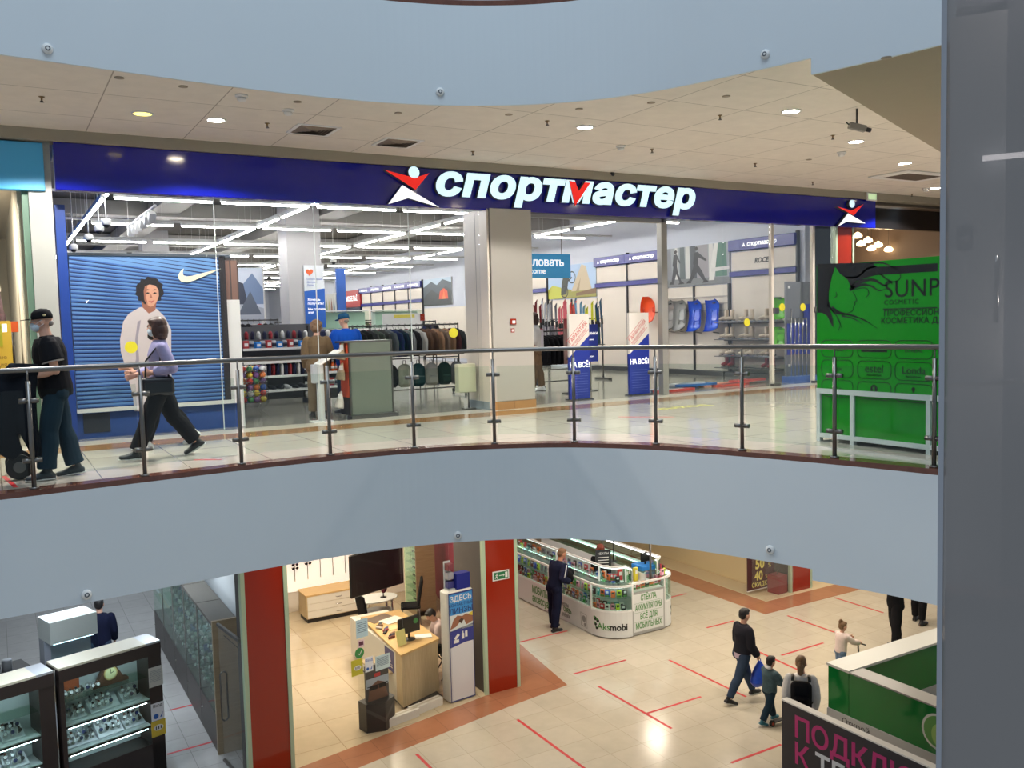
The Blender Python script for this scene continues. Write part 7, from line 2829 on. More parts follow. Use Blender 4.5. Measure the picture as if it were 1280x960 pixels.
# goods in the kiosk
gp_ = {}
def kgood(kind, col_, rgb, p, z, rz, tilt, where):
    key = (kind, col_)
    size = {'case': (.085, .012, .16), 'box': (.09, .05, .13), 'pouch': (.10, .03, .15), 'cable': (.07, .07, .03)}[kind]
    nice = {'case': 'phone case', 'box': 'accessory box', 'pouch': 'blister pack', 'cable': 'coiled cable pack'}[kind]
    if key not in gp_:
        b = MB(M('kg_' + col_, rgb, .4))
        if kind == 'cable':
            b.lathe([(.02, 0), (.045, 0), (.05, .012), (.045, .025), (.02, .025), (.02, 0)], n=14)
        else:
            b.box(-size[0] / 2, -size[1] / 2, 0, size[0] / 2, size[1] / 2, size[2], .004)
            b.use(M('kg_print_' + ('dark' if sum(rgb) > 380 else 'light'), (44, 44, 52) if sum(rgb) > 380 else (220, 220, 224), .4))
            b.box(-size[0] * .3, -size[1] / 2 - .001, size[2] * .55, size[0] * .3, -size[1] / 2, size[2] * .85)
            if kind == 'pouch':
                b.use(m_kg).box(-size[0] * .45, -size[1] / 2 - .001, size[2] * .05, size[0] * .45, -size[1] / 2, size[2] * .3)
        o = b.build({'case': 'phone_case', 'box': 'accessory_box', 'pouch': 'blister_pack', 'cable': 'cable_pack'}[kind])
        o['category'] = nice
        gp_[key] = o
    else:
        o = gp_[key].copy()
        col.objects.link(o)
    o.location = (p.x, p.y, LZ + z)
    o.rotation_euler = (tilt, 0, rz)
    o['label'] = '%s %s on the %s of the phone kiosk' % (col_, nice, where)
    o['group'] = '%s %ss on the %s' % (col_, nice, where)


PAL = [('black', (28, 28, 32)), ('white', (226, 226, 228)), ('red', (200, 50, 60)), ('pink', (226, 150, 170)), ('teal', (40, 140, 140)), ('green', (60, 160, 70)), ('blue', (50, 90, 190)), ('orange', (226, 110, 50)), ('grey', (130, 132, 138)), ('lime', (190, 214, 60)), ('brown', (110, 74, 56))]
def along(path, s):
    acc = 0
    for a, c in zip(path, path[1:]):
        L = (c - a).length
        if s <= acc + L:
            d = (c - a) / L
            return a + d * (s - acc), d
        acc += L
    return path[-1], d


tot = sum((c - a).length for a, c in zip(pathA, pathA[1:]))
rk = random.Random(11)
for row, (z, inn, step, kinds, where) in enumerate([(.565, .10, .135, ('case', 'box', 'case', 'pouch'), 'bottom deck'), (.565, .28, .16, ('box', 'pouch'), 'bottom deck'), (.865, .12, .15, ('case', 'pouch', 'box'), 'middle shelf'), (1.13, .30, .15, ('box', 'cable', 'pouch'), 'upper deck'), (1.13, .44, .22, ('pouch', 'box'), 'upper deck')]):
    s = .5
    while s < tot - .06:
        p, d = along(pathA, s)
        nr = Vector((-d.y, d.x))
        q_ = p + nr * inn
        if not (inn > .25 and 4.0 < s and (q_ - Vector((KX + R0, KY + R0))).length < .14):
            c = PAL[rk.randrange(len(PAL))]
            kd = kinds[rk.randrange(len(kinds))]
            kgood(kd, c[0], c[1], q_, z, math.atan2(d.y, d.x) + rk.uniform(-.2, .2), -.15 if kd == 'case' else 0, where)
        s += step
for z, where in ((.565, 'right bottom deck'), (.865, 'right middle shelf'), (1.13, 'right upper deck')):
    for s in [.1 + .15 * i for i in range(8)]:
        p, d = along(pathB, s)
        c = PAL[rk.randrange(len(PAL))]
        kgood(('case', 'pouch', 'box')[rk.randrange(3)], c[0], c[1], p + Vector((-d.y, d.x)) * .13, z, math.atan2(d.y, d.x), 0, where.replace('right ', 'far corner '))
for i in range(7):
    c = (PAL[7], PAL[1], PAL[2], PAL[7], PAL[0], PAL[7], PAL[3])[i]
    kgood('pouch', c[0], c[1], Vector((11.42 + i * .12, 14.86)), .93, 0, 0, 'gate shelf')
# things standing on top of the kiosk
q = on_y(754, 722, 15.4)
t = thing('price_board', 'black price placard with white lines standing on the kiosk', 'sign', (11.25, 15.55, LZ + 1.125))
b = MB(M('placard_black', (26, 28, 32), .4)).obox((0, 0, .34), (.34, .02, .46), rz=-.35)
b.use(m_white).at(Matrix.Rotation(-.35, 4, 'Z') @ frame((0, -.011, .34), (1, 0, 0), (0, 0, 1)))
b.text('ЧЕХЛЫ', 0, .13, .07, .001, 0, .008, align='c')
for k in range(4):
    b.rect(-.12, .06 - k * .06, .12, .075 - k * .06)
b.build('placard', t)
MB(m_white).obox((0, 0, .055), (.10, .08, .11), rz=-.35).build('foot', t)
for i, (x, y, c, rgb) in enumerate([(11.62, 15.45, 'red', (190, 44, 50)), (11.74, 15.38, 'green', (50, 130, 60)), (11.86, 15.45, 'dark green', (30, 80, 50)), (11.98, 15.36, 'yellow', (214, 200, 60))]):
    b = MB(M('tall_pack_' + c.replace(' ', '_'), rgb, .4)).box(-.05, -.035, 0, .05, .035, .30, .006)
    b.use(m_white).box(-.03, -.037, .17, .03, -.035, .25)
    tag(b.build('tall_pack', None, None, (x, y, LZ + .93), .1 * i - .2), 'tall %s gadget pack behind the gate panel of the kiosk' % c, 'box')
MB(m_kw).at(Matrix.Translation(-KO)).box(11.36, 15.2, LZ + .89, 12.3, 15.6, LZ + .93).build('counter_board', kio)
t = thing('blue_display', 'blue topped display with a black device on the far kiosk corner', 'display', (12.35, 15.5, LZ + 1.125))
MB(M('display_blue', (40, 130, 214), .4)).box(-.22, -.2, 0, .22, .2, .10, .01).build('base', t)
MB(m_black).box(-.12, -.05, .16, .14, .0, .36, .01).build('screen', t)
MB(m_black).cyl((0, -.02, .10), (0, -.02, .17), .02, n=8).build('neck', t)
t = thing('lamp_frame', 'black square hoop frame standing on the kiosk behind the assistant', 'frame', (12.0, 16.4, LZ + 1.125))
MB(m_black).tube([(-.16, 0, 0), (-.16, 0, .62), (.16, 0, .62), (.16, 0, 0)], .012, 6).build('hoop', t)
MB(m_black).box(-.2, -.1, -.0, .2, .1, .012).build('foot', t)

# ---- far shop with the discount poster
t = thing('discount_poster', 'dark brown hanging poster with yellow percent figures in the far shop window', 'poster', (15.27, 15.0, LZ + .2))
O_ = (15.27, 15.0, LZ)
x0, x1 = 14.90, 15.76
t.location = (15.75, 15.3, LZ + .12)
b = MB(M('poster_brown', (74, 34, 40), .5)).box(-.45, -.01, 0, .45, .01, 1.55)
b.use(M('poster_yellow', (232, 220, 120), .5)).at(FR(-.011))
b.text('60', 0, .80, .36, .001, 0, .03, align='c', sx=.9).text('50', -.04, .50, .34, .001, 0, .03, align='c', sx=.9).text('40', -.08, .22, .30, .001, 0, .03, align='c', sx=.9)
b.text('%', .24, .48, .15, .001, 0, .0).text('%', .14, .23, .12, .001, 0, .0).text('СКИДКИ', 0, .06, .15, .001, 0, .012, align='c', sx=.95)
b.build('sheet', t)
for s in (-.3, .3):
    MB(m_steel).cyl((s, 0, 1.55), (s, 0, 5.2 - 1.2 - .24), .004, n=4).build('cord', t)
MB(m_white).box(-.45, -.015, -.02, .45, .015, 0).build('bottom_bar', t)
t = thing('gift_box', 'dusky red cube box with a hook on top beside the discount poster', 'box', (16.12, 15.12, LZ), .1)
MB(M('box_dusky', (130, 52, 54), .45)).box(-.17, -.17, 0, .17, .17, .44, .01).build('cube', t)
MB(m_dark).tube([(0, 0, .44), (0, 0, .52), (.04, 0, .56), (.06, 0, .53)], .008, 6).build('hook', t)
b = MB(M('far_sheet', (236, 214, 170), .5))

# ---- green counter
gk = thing('green_counter', 'green panelled square counter with pale tops and a silver plinth', 'counter', (11.5, 9.7, LZ))
m_gc = M('counter_green', (10, 112, 48), .12)
m_top = M('counter_top', (198, 200, 196), .35)
m_silver = M('counter_silver', (176, 180, 186), .3, .2)
b = MB(m_gc).box(0, -.40, .27, 4.6, 0, .98)
b.build('rear_wall', gk)
MB(m_gc).box(0, -4.6, .27, .28, -.41, .98).build('side_wall', gk)
MB(m_gc).box(4.3, -4.6, .27, 4.6, -.41, .98).build('side_wall', gk)
MB(m_top).box(-.02, -.42, .98, 4.62, .02, 1.02).build('rear_top', gk)
MB(M('counter_top_grey', (150, 150, 148), .35)).box(-.02, -4.6, .98, .30, -.42, 1.005).build('side_top', gk)
MB(m_silver).box(-.015, -4.6, 0, .26, .015, .27).build('plinth', gk)
MB(m_silver).box(.26, -.40, 0, 4.6, .015, .27).build('plinth', gk)
b = MB(M('counter_text', (60, 60, 66), .5)).at(frame((-.0155, 0, 0), (0, -1, 0), (0, 0, 1)))
b.text('Открой...', .28, .11, .15, .002, 0, .004).text('новое', .42, .03, .07, .002)
b.build('lettering', gk)
b = MB(M('ring_white', (206, 210, 206), .4)).at(frame((-.002, 0, 0), (0, -1, 0), (0, 0, 1)))
b.disc(1.97, .62, .27, .003, 0, 32).use(M('ring_green', (90, 150, 80), .4)).disc(1.97, .62, .235, .003, .003, 32).use(M('ring_light', (150, 190, 110), .4)).disc(1.99, .58, .13, .003, .006, 24, .17)
b.build('round_logo', gk)
MB(M('strip_white_lit', (240, 244, 240), .4, emit=.8)).box(.29, -1.3, .93, .31, -.9, .95).build('inner_light', gk)
t = thing('speckled_toy', 'small speckled soft toy with a yellow tag on the green counter corner', 'toy', (14.55, 9.62, LZ + 1.02))
MB(M('toy_fur', (140, 134, 128), .9, noise=.5, nscale=40)).sph((0, 0, .11), (.11, .09, .11)).sph((.09, 0, .20), (.06, .06, .06)).build('body', t)
MB(M('toy_tag', (224, 226, 90), .5)).box(.16, -.05, 0, .24, .03, .13).build('tag', t)
# ---- dark billboard in front
bb = thing('dark_billboard', 'dark navy billboard with pink and white Cyrillic lettering before the green counter', 'billboard', (9.6, 8.93, LZ))
MB(M('billboard_navy', (24, 24, 42), .3)).box(.0, -4.2, .1, .10, 0, 1.13).build('panel', bb)
MB(m_white).box(-.01, -4.2, 1.13, .11, .0, 1.15).build('top_edge', bb)
for y in (-.3, -2.0, -3.8):
    MB(m_dark).box(-.06, y - .03, 0, .22, y + .03, .1).build('foot', bb)
b = MB(M('billboard_pink', (186, 34, 116), .45)).at(frame((-.001, 0, 0), (0, -1, 0), (0, 0, 1)))
b.text('ПОДКЛЮЧАЙСЯ', .22, .69, .42, .003, 0, .022)
b.text('К', .22, .30, .42, .003, 0, .022)
b.use(M('billboard_white', (214, 220, 230), .45)).text('ТЕЛЕ', .60, .30, .42, .003, 0, .022)
b.build('lettering', bb)

# ---- optician behind the slanting glass
m_lwood = wood('light_wood', (206, 184, 146), (190, 166, 128), .45, (14, 14, 1))
m_dwhite = M('desk_white', (226, 220, 208), .4)
# reception desk
dk = thing('reception_desk', 'pale wooden reception desk with a white side in the optician shop', 'desk', (6.2, 15.2, LZ))
DO_ = Matrix.Translation((-6.2, -15.2, 0))
fp = [(5.78, 13.98), (6.70, 14.36), (6.74, 16.3), (5.92, 16.3)]
b = MB(m_lwood).at(DO_ @ Matrix.Translation((0, 0, .06))).poly([(5.81, 14.02), (6.67, 14.37), (6.70, 14.60), (5.84, 14.5)], .92)
b.build('front_panel', dk)
MB(m_dwhite).at(DO_).box(5.83, 14.3, .06, 5.95, 16.3, .95).build('side_panel', dk)
MB(wood('desk_top_wood', (214, 178, 120), (204, 166, 108), .4, (1, 14, 1))).at(DO_ @ Matrix.Translation((0, 0, .98))).poly(fp, .035).build('desk_top', dk)
MB(m_dark).at(DO_).box(5.86, 14.1, 0, 6.6, 16.2, .06).build('plinth', dk)
MB(m_dwhite).at(DO_).box(5.95, 16.3, .06, 6.75, 17.0, .82).build('low_section', dk)
MB(m_lwood).at(DO_).box(5.55, 14.5, .5, 5.83, 15.4, .53).build('side_shelf', dk)
b = MB(M('plate_blue', (56, 56, 120), .4)).at(frame((5.829 - 6.2, 0, 0), (0, -1, 0), (0, 0, 1))).rect(15.2 - 14.85, .52, 15.2 - 14.42, .92)
b.use(m_white).text('A', 15.2 - 14.63, .70, .2, .001, .001, .015, align='c').rect(15.2 - 14.76, .60, 15.2 - 14.50, .62, .001, .001).rect(15.2 - 14.76, .65, 15.2 - 14.50, .66, .001, .001)
b.build('letter_plate', dk)
# on the desk
t = thing('monitor', 'black computer monitor seen from behind with a round green sticker on the desk', 'monitor', (6.22, 14.62, LZ + 1.015), .2)
MB(m_black).box(-.24, -.02, .12, .24, .02, .42, .012).build('screen_back', t)
MB(m_black).cyl((0, .01, 0), (0, .01, .16), .022, n=8).build('neck', t)
MB(m_black).lathe([(.11, 0), (.11, .012), (.02, .018)], n=18).build('foot', t)
MB(M('sticker_green', (60, 140, 70), .5)).at(FR(-.021)).disc(.14, .32, .05, .002).build('round_sticker', t)
tag(MB(M('yellow_sheet', (226, 220, 140), .5)).obox((0, 0, .14), (.20, .01, .27), rx=-.2).build('yellow_sheet', None, None, (5.98, 14.42, LZ + 1.015), .3), 'pale yellow sheet leaning upright on the desk before the monitor', 'paper')
for i, (x, y, sx_, sy_, rz, rgb, lab) in enumerate([(6.35, 15.75, .42, .3, .3, (234, 228, 214), 'large white sheet lying on the far end of the desk'), (6.22, 15.35, .26, .2, .2, (222, 190, 140), 'tan folder lying on the middle of the desk'), (6.5, 14.62, .3, .21, -.3, (238, 236, 230), 'white sheet under the hands of the seated optician'), (6.2, 16.0, .5, .34, .25, (120, 104, 92), 'grey brown mat on the far end of the desk')]):
    tag(MB(M('desk_paper_%d' % i, rgb, .6)).obox((0, 0, .004 + .003 * (i == 0)), (sx_, sy_, .006)).build('paper_sheet', None, None, (x, y, LZ + 1.0152 + .007 * (i == 0)), rz), lab, 'paper')
rk = random.Random(5)
for i in range(9):
    rgb = [(120, 60, 50), (60, 60, 80), (180, 150, 120), (40, 40, 44), (150, 60, 60), (90, 90, 130), (200, 190, 180), (110, 80, 60), (70, 70, 76)][i]
    cn = ['brown', 'navy', 'tan', 'black', 'red', 'violet', 'cream', 'chestnut', 'dark grey'][i]
    b = MB(M('glasses_case_%d' % i, rgb, .45)).tube([(-.07, 0, .022), (-.06, 0, .024), (.06, 0, .024), (.07, 0, .022)], [(.012, .01), (.028, .022), (.028, .022), (.012, .01)], 10, side=(0, 1, 0))
    tag(b.build('glasses_case', None, None, (5.97 + .05 * (i % 3), 14.85 + i * .10, LZ + 1.016), rk.uniform(-1, 1)), '%s glasses case in the row along the desk edge' % cn, 'glasses case')
# seated optician on her stool
t, f = person('optician in a pale pinkish blouse with black hair, seated writing at the desk', (7.10, 15.0, LZ), PI - .25, 1.62,
              dict(seat=.64, lean=.32, head=(.1, .55), L=(1.35, 1.2, .12), R=(1.3, 1.25, .12), AL=(.45, .1, .95, .3), AR=(.5, .15, .9, .4), curlL=.9, curlR=1.0), True,
              top=cloth('blush', (216, 192, 186)), topk=dict(g=.02, lo=-.05, frac=.9, loose=.014, name='blouse'), bottom=m_blackc, botk=dict(g=.012), shoes=m_shoe_bk, hair=h_black, style='short')
t = thing('folding_stool', 'black folding stool with crossed legs under the optician', 'stool', (7.12, 15.0, LZ))
MB(m_black).box(-.19, -.18, .50, .19, .18, .54, .01).build('seat', t)
for y in (-.16, .16):
    MB(m_black).tube([(-.18, y, .0), (.18, y, .50)], .013, 6).build('leg', t)
    MB(m_black).tube([(.18, y * .9, .0), (-.18, y * .9, .50)], .013, 6).build('leg', t)
# hanging screen
t = thing('hanging_screen', 'large black screen hung from the ceiling of the optician shop', 'screen', (6.45, 16.7, LZ + 1.35), .30)
MB(m_black).box(-.68, -.03, 0, .68, .03, .86, .015).build('panel', t)
for s in (-.4, .4):
    MB(m_steel).cyl((s, 0, .86), (s, 0, 5.2 - 1.7 - 1.35), .012, n=6).build('rod', t)
# table with chairs
t = thing('glass_table', 'oval white glass table behind the hanging screen', 'table', (6.95, 18.1, LZ))
pts = [(.48 * math.cos(2 * PI * k / 28), .34 * math.sin(2 * PI * k / 28)) for k in range(28)]
MB(M('table_glass_white', (222, 224, 220), .1)).at(Matrix.Translation((0, 0, .73))).poly(pts, .02).build('top', t)
MB(M('table_glass_grey', (170, 172, 168), .15)).at(Matrix.Translation((0, 0, .45))).poly([(x * .8, y * .8) for x, y in pts], .015).build('lower_shelf', t)
for x, y in ((-.3, -.16), (.3, -.16), (-.3, .16), (.3, .16)):
    MB(m_chrome).cyl((x, y, 0), (x, y, .73), .022, n=10).build('leg', t)
t2 = thing('table_mirror', 'small round mirror with a stand on the oval glass table', 'mirror', (7.1, 18.05, LZ + .75), .4)
MB(m_dark).lathe([(.07, 0), (.07, .01), (.012, .014), (.01, .1)], n=14).build('stand', t2)
MB(m_chrome).at(frame((0, -.012, .19), (1, 0, 0), (0, 0, 1))).disc(0, 0, .09, .02).build('mirror_disc', t2)
def chair(label, x, y, rz):
    t = thing('visitor_chair', label, 'chair', (x, y, LZ), rz)
    b = MB().obox((0, 0, .46), (.44, .44, .06), bev=.02)
    skin_obj('seat', b, m_blackc, t, .014, 1)
    b = MB().obox((-.22, 0, .78), (.06, .42, .58), ry=-.18, bev=.02)
    skin_obj('backrest', b, m_blackc, t, .014, 1)
    for x_, y_ in ((-.2, -.19), (-.2, .19), (.2, -.19), (.2, .19)):
        MB(m_steel).tube([(x_ * .9, y_, .44), (x_ * 1.1, y_ * 1.1, 0)], .012, 8).build('leg', t)
    return t


chair('black padded chair at the near end of the oval table, half behind the screen', 6.62, 17.55, .1)
chair('black padded chair with its back turned at the far end of the oval table', 7.72, 18.0, PI - .4)
# drawer cabinet and the wall of glasses
t = thing('drawer_cabinet', 'low white and wood drawer cabinet below the wall of glasses', 'cabinet', (6.55, 19.75, LZ))
MB(m_lwood).box(-.75, -.3, .1, .75, .3, .62).build('body', t)
MB(wood('desk_top_wood', (214, 178, 120), (204, 166, 108))).box(-.77, -.32, .62, .77, .32, .65).build('top', t)
MB(m_dark).box(-.73, -.27, 0, .73, .27, .1).build('plinth', t)
for i in range(3):
    d_ = MB(m_dwhite).box(-.73, -.318, .12 + i * .165, .73, -.3, .275 + i * .165).build('drawer', t)
    MB(m_chrome).tube([(-.07, -.32, .2 + i * .165), (-.05, -.345, .19 + i * .165), (.05, -.345, .19 + i * .165), (.07, -.32, .2 + i * .165)], .006, 6).build('handle', d_)
t = thing('glasses_wall', 'lit white wall board with columns of glasses rods in the optician shop', 'display board', (6.75, 20.42, LZ))
MB(M('lit_board', (255, 246, 236), .5, emit=.45)).box(-1.15, 0, .5, 1.15, .04, 2.6).build('board', t)
MB(m_black).box(-1.25, -.04, 0, -1.15, .04, 2.6).build('edge_post', t)
COLX = [-.92 + i * .31 for i in range(7)]
for x in COLX:
    MB(m_steel).cyl((x, -.03, .75), (x, -.03, 2.5), .008, n=6).build('rod', t)
    for z in (.8, 2.45):
        MB(m_steel).cyl((x, -.03, z), (x, 0, z), .006, n=5).build('bracket', t)
spec_proto = None
def spectacles(m_, label, group):
    t = thing('spectacles', label, 'glasses', (0, 0, 0), 0, group)
    b = MB(m_)
    for s in (-1, 1):
        pts = [(s * .034 + .026 * math.cos(2 * PI * k / 12), 0, .02 * math.sin(2 * PI * k / 12)) for k in range(13)]
        b.tube(pts, .0035, 5)
    b.tube([(-.01, 0, .006), (.01, 0, .006)], .003, 5)
    b.build('frame', t)
    b = MB(M('dark_lens', (40, 34, 40), .2))
    for s in (-1, 1):
        b.at(frame((s * .034, 0, 0), (1, 0, 0), (0, 0, 1))).disc(0, 0, .024, .002)
    b.build('lenses', t)
    for s in (-1, 1):
        MB(m_).tube([(s * .06, 0, .006), (s * .062, .05, .006)], .003, 5).build('temple', t)
    return t


sp_ = {}
for i, x in enumerate(COLX):
    for k in range((9, 8, 5, 6, 4, 4, 3)[i]):
        dark = (i + k) % 3 != 1
        key = 'dark' if dark else 'plum'
        lab = '%s spectacles clipped to a rod of the lit glasses wall' % key
        p = (6.75 + x, 20.42 - .09, LZ + 1.78 - i * .02 - k * .088)
        if key not in sp_:
            sp_[key] = spectacles(M('frame_' + key, (30, 28, 30) if dark else (110, 40, 70), .4), lab, '%s spectacles on the glasses wall' % key)
            sp_[key].location = p
            sp_[key].scale = (1.35, 1, 1.35)
        else:
            dup(sp_[key], p)
# tall glass cabinet
t = thing('glass_cabinet', 'tall lit glass cabinet of spectacles with wooden sides', 'cabinet', (8.30, 18.8, LZ), -PI / 2)
m_kwd = wood('cab_wood', (150, 128, 98), (136, 114, 86))
MB(m_kwd).box(-.34, .22, 0, .34, .26, 1.75).build('back', t)
MB(m_kwd).box(.30, -.22, 0, .34, .22, 1.75).build('side', t)
MB(M('cab_edge', (222, 218, 170), .4, emit=.35)).box(-.34, -.22, 0, -.31, .22, 1.75).build('lit_side', t)
MB(m_kwd).box(-.34, -.24, 1.75, .34, .26, 1.80).build('top', t)
MB(m_kwd).box(-.34, -.22, 0, .34, .22, .12).build('base', t)
MB(M('cab_lit_back', (226, 224, 206), .5, emit=.3)).box(-.31, .2, .12, .30, .22, 1.75).build('lit_back', t)
MB(m_cg).box(-.31, -.225, .12, .30, -.215, 1.75).build('glass_door', t)
CA = Matrix.Translation((8.30, 18.8, LZ)) @ Matrix.Rotation(-PI / 2, 4, 'Z')
for i in range(8):
    z = .22 + i * .19
    MB(glass('green_shelf_glass')).box(-.30, -.2, z, .29, .2, z + .008).build('glass_shelf', t)
    for k in range(3):
        p = CA @ Vector((-.18 + k * .19, -.05, z + .045))
        dup(sp_['dark'], p, -PI / 2, 'spectacles on a glass shelf of the tall lit cabinet', 'spectacles in the tall glass cabinet')
# contact lens stand by the pillar
t = thing('lens_stand', 'tall white and blue contact lens dispenser stand beside the red pillar', 'display stand', (6.88, 13.98, LZ), .1)
MB(M('stand_white', (222, 220, 214), .35)).box(-.27, -.14, 0, .27, .14, 2.0, .03).build('body', t)
b = MB(M('stand_rim_blue', (40, 52, 120), .4)).at(FR(-.141)).rect(-.255, .02, .255, 1.98)
b.use(M('stand_front', (214, 214, 218), .4)).rect(-.24, .04, .24, 1.05, .001, .001)
b.use(M('stand_blue', (54, 60, 140), .4)).poly([(-.24, 1.0), (.24, 1.08), (.24, 1.36), (-.24, 1.30)], .001, z=.002)
b.use(M('stand_sky', (60, 140, 206), .4)).rect(-.24, 1.58, .24, 1.95, .001, .002)
b.use(M('stand_photo', (206, 214, 214), .4)).rect(-.24, 1.30, .24, 1.58, .001, .002)
b.use(M('print_hand', (150, 100, 74), .5)).poly([(-.24, 1.33), (-.12, 1.36), (-.02, 1.44), (.06, 1.46), (.10, 1.36), (.24, 1.40), (.24, 1.52), (.10, 1.56), (.02, 1.53), (-.08, 1.56), (-.16, 1.50)], .001, z=.003)
b.use(M('print_heart_gap', (70, 50, 40), .5)).poly([(-.06, 1.46), (0, 1.50), (.05, 1.47), (.0, 1.40)], .001, z=.0045)
b.use(M('print_yellow', (220, 200, 60), .5)).poly([(.14, 1.54), (.24, 1.50), (.24, 1.58)], .001, z=.004)
b.use(m_white).text('ЗДЕСЬ', 0, 1.82, .135, .001, .004, .012, align='c').use(M('stand_ink', (34, 50, 110), .4)).text('КОНТАКТНЫЕ', 0, 1.73, .075, .001, .004, .008, align='c', sx=.95).text('ЛИНЗЫ', 0, 1.60, .135, .001, .004, .012, align='c')
b.use(m_white).poly([(-.16, 1.16), (-.08, 1.24), (-.04, 1.2), (-.13, 1.12)], .001, z=.004).rect(-.17, 1.07, -.06, 1.13, .001, .004).rect(0, 1.12, .05, 1.22, .001, .004).rect(.015, 1.22, .035, 1.26, .001, .004).rect(.07, 1.14, .12, 1.25, .001, .004)
b.build('front_print', t)
tag(MB(M('box_royal', (24, 34, 130), .4)).box(-.14, -.09, 0, .14, .09, .28, .006).build('blue_box', None, None, (6.98, 13.98, LZ + 2.0), .1), 'royal blue box standing on top of the contact lens stand', 'box')
t = thing('leaflet_rack', 'clear rack of small packs standing on the contact lens stand', 'rack', (6.76, 14.0, LZ + 2.0), .1)
MB(M('rack_clear', (200, 206, 210), .2)).box(-.07, -.08, 0, .07, .08, .02).box(-.07, .06, .02, .07, .08, .5).build('frame', t)
for k in range(3):
    b = MB(M('pack_%d' % k, ((60, 60, 120), (150, 150, 160), (120, 60, 70))[k], .4)).box(-.06, -.06, .03 + k * .16, .06, .05, .15 + k * .16, .004)
    b.build('pack', t)
# cardboard display with the dark bag behind the glass
t = thing('cardboard_display', 'dark faceted cardboard display with a sunglasses portrait behind the glass', 'display stand', (5.22, 13.72, LZ), .2)
b = MB(M('card_black', (40, 38, 38), .5))
b.poly([(-.28, -.10), (0, -.24), (.28, -.10), (.28, .14), (-.28, .14)], .48)
b.use(M('card_grey', (70, 68, 66), .5)).add([(-.28, -.101, .42), (0, -.241, .22), (.28, -.101, .42), (.28, -.101, .36), (0, -.241, .14), (-.28, -.101, .36)], [(0, 5, 4, 1), (1, 4, 3, 2)])
b.build('base', t)
b = MB(M('card_panel', (78, 72, 68), .5)).box(-.22, -.03, .48, .22, .02, 1.08)
b.at(FR(-.031)).use(M('card_sky', (170, 180, 190), .5)).rect(-.22, .70, .22, .86).use(M('card_face', (120, 84, 66), .5)).poly([(-.20, .48), (-.16, .72), (0, .80), (.14, .74), (.20, .48)], .001, z=.001).use(m_black).rect(-.16, .66, .0, .73, .001, .002).rect(.02, .66, .17, .73, .001, .002).rect(-.2, .72, .2, .735, .001, .002)
b.use(M('print_red', (196, 60, 60), .5)).rect(-.06, .87, .06, .93, .001, .001)
b.build('portrait_panel', t)
for i, (px, rz, lab) in enumerate([((531, 884), .25, 'upper long white carton resting by the contact lens stand'), ((518, 893), .75, 'lower long white carton lying before the reception desk')]):
    q = on_z(px[0], px[1], LZ)
    c_ = MB(M('carton_white', (226, 222, 214), .6)).box(-.34, -.07, 0, .34, .07, .14, .004)
    c_.use(M('carton_tape', (196, 188, 170), .5)).box(-.34, -.015, .14, .34, .015, .1415)
    tag(c_.build('white_carton', None, None, (6.16, 13.86, LZ) if i == 0 else (5.88, 13.78 + .0, LZ), rz if i == 0 else .2), lab, 'box')
bpy.data.objects['white_carton.001'].location = (5.62, 13.68, LZ)
# papers and stickers on the slanting glass
def on_glass(name, px, w_, h, mat, label, cat='notice', extra_=None):
    q = on_front(px[0], px[1])
    b = MB(mat).at(FF(q.x, q.z, .012))
    b.rect(-w_ / 2, -h / 2, w_ / 2, h / 2, .002)
    if extra_:
        extra_(b)
    return tag(b.build(name), label, cat)


def lines(n, w_, h, m_):
    def g(b):
        b.use(m_)
        for k in range(n):
            b.rect(-w_ * .4, h * .3 - k * h * .6 / n, w_ * .4, h * .3 - k * h * .6 / n + .008, .001, .002)
    return g


m_ptxt = M('paper_text', (90, 110, 130), .6)
on_glass('notice_sheet', (452, 785), .22, .30, M('paper_blue', (186, 212, 222), .6), 'pale blue notice sheet on the optician glass, topmost of the group', 'notice', lines(6, .22, .3, m_ptxt))
on_glass('notice_sheet', (451, 804), .11, .12, M('paper_pink', (214, 190, 196), .6), 'small pinkish pictogram sticker on the optician glass', 'notice', lambda b: b.use(M('paper_plum', (90, 40, 60), .5)).rect(-.04, -.03, .04, .03, .001, .002))
q = on_front(449, 816)
tag(MB(M('sticker_green', (60, 140, 70), .5)).at(FF(q.x, q.z, .012)).disc(0, 0, .085, .002).use(m_white).stroke([(-.03, .0), (0, -.03), (.04, .03)], .012, .001, .002).build('round_sticker'), 'round green sticker on the optician glass', 'sticker')
on_glass('notice_sheet', (446, 834), .21, .26, M('paper_lime', (196, 186, 50), .6), 'yellow-green notice with a white oval on the optician glass', 'notice', lambda b: b.use(m_white).disc(.01, -.01, .065, .001, .002, 16, .04).use(m_dark).rect(-.03, -.03, -.018, .01, .001, .004).rect(.002, -.03, .014, .01, .001, .004).rect(.03, -.03, .042, .01, .001, .004))
on_glass('notice_sheet', (461, 830), .15, .24, M('paper_white', (226, 228, 232), .6), 'white notice with blue glove pictograms on the optician glass', 'notice', lambda b: b.use(M('paper_ink', (40, 90, 170), .6)).text('Вход', 0, .05, .06, .001, .002, .008, align='c').disc(-.03, -.07, .025, .001, .002).poly([(.02, -.09), (.06, -.03), (.045, -.09)], .001, z=.002))
on_glass('notice_sheet', (478, 827), .28, .24, M('paper_blue2', (196, 216, 218), .6), 'wide pale blue text sheet on the optician glass beside the blue letter plate', 'notice', lines(7, .28, .24, m_ptxt))

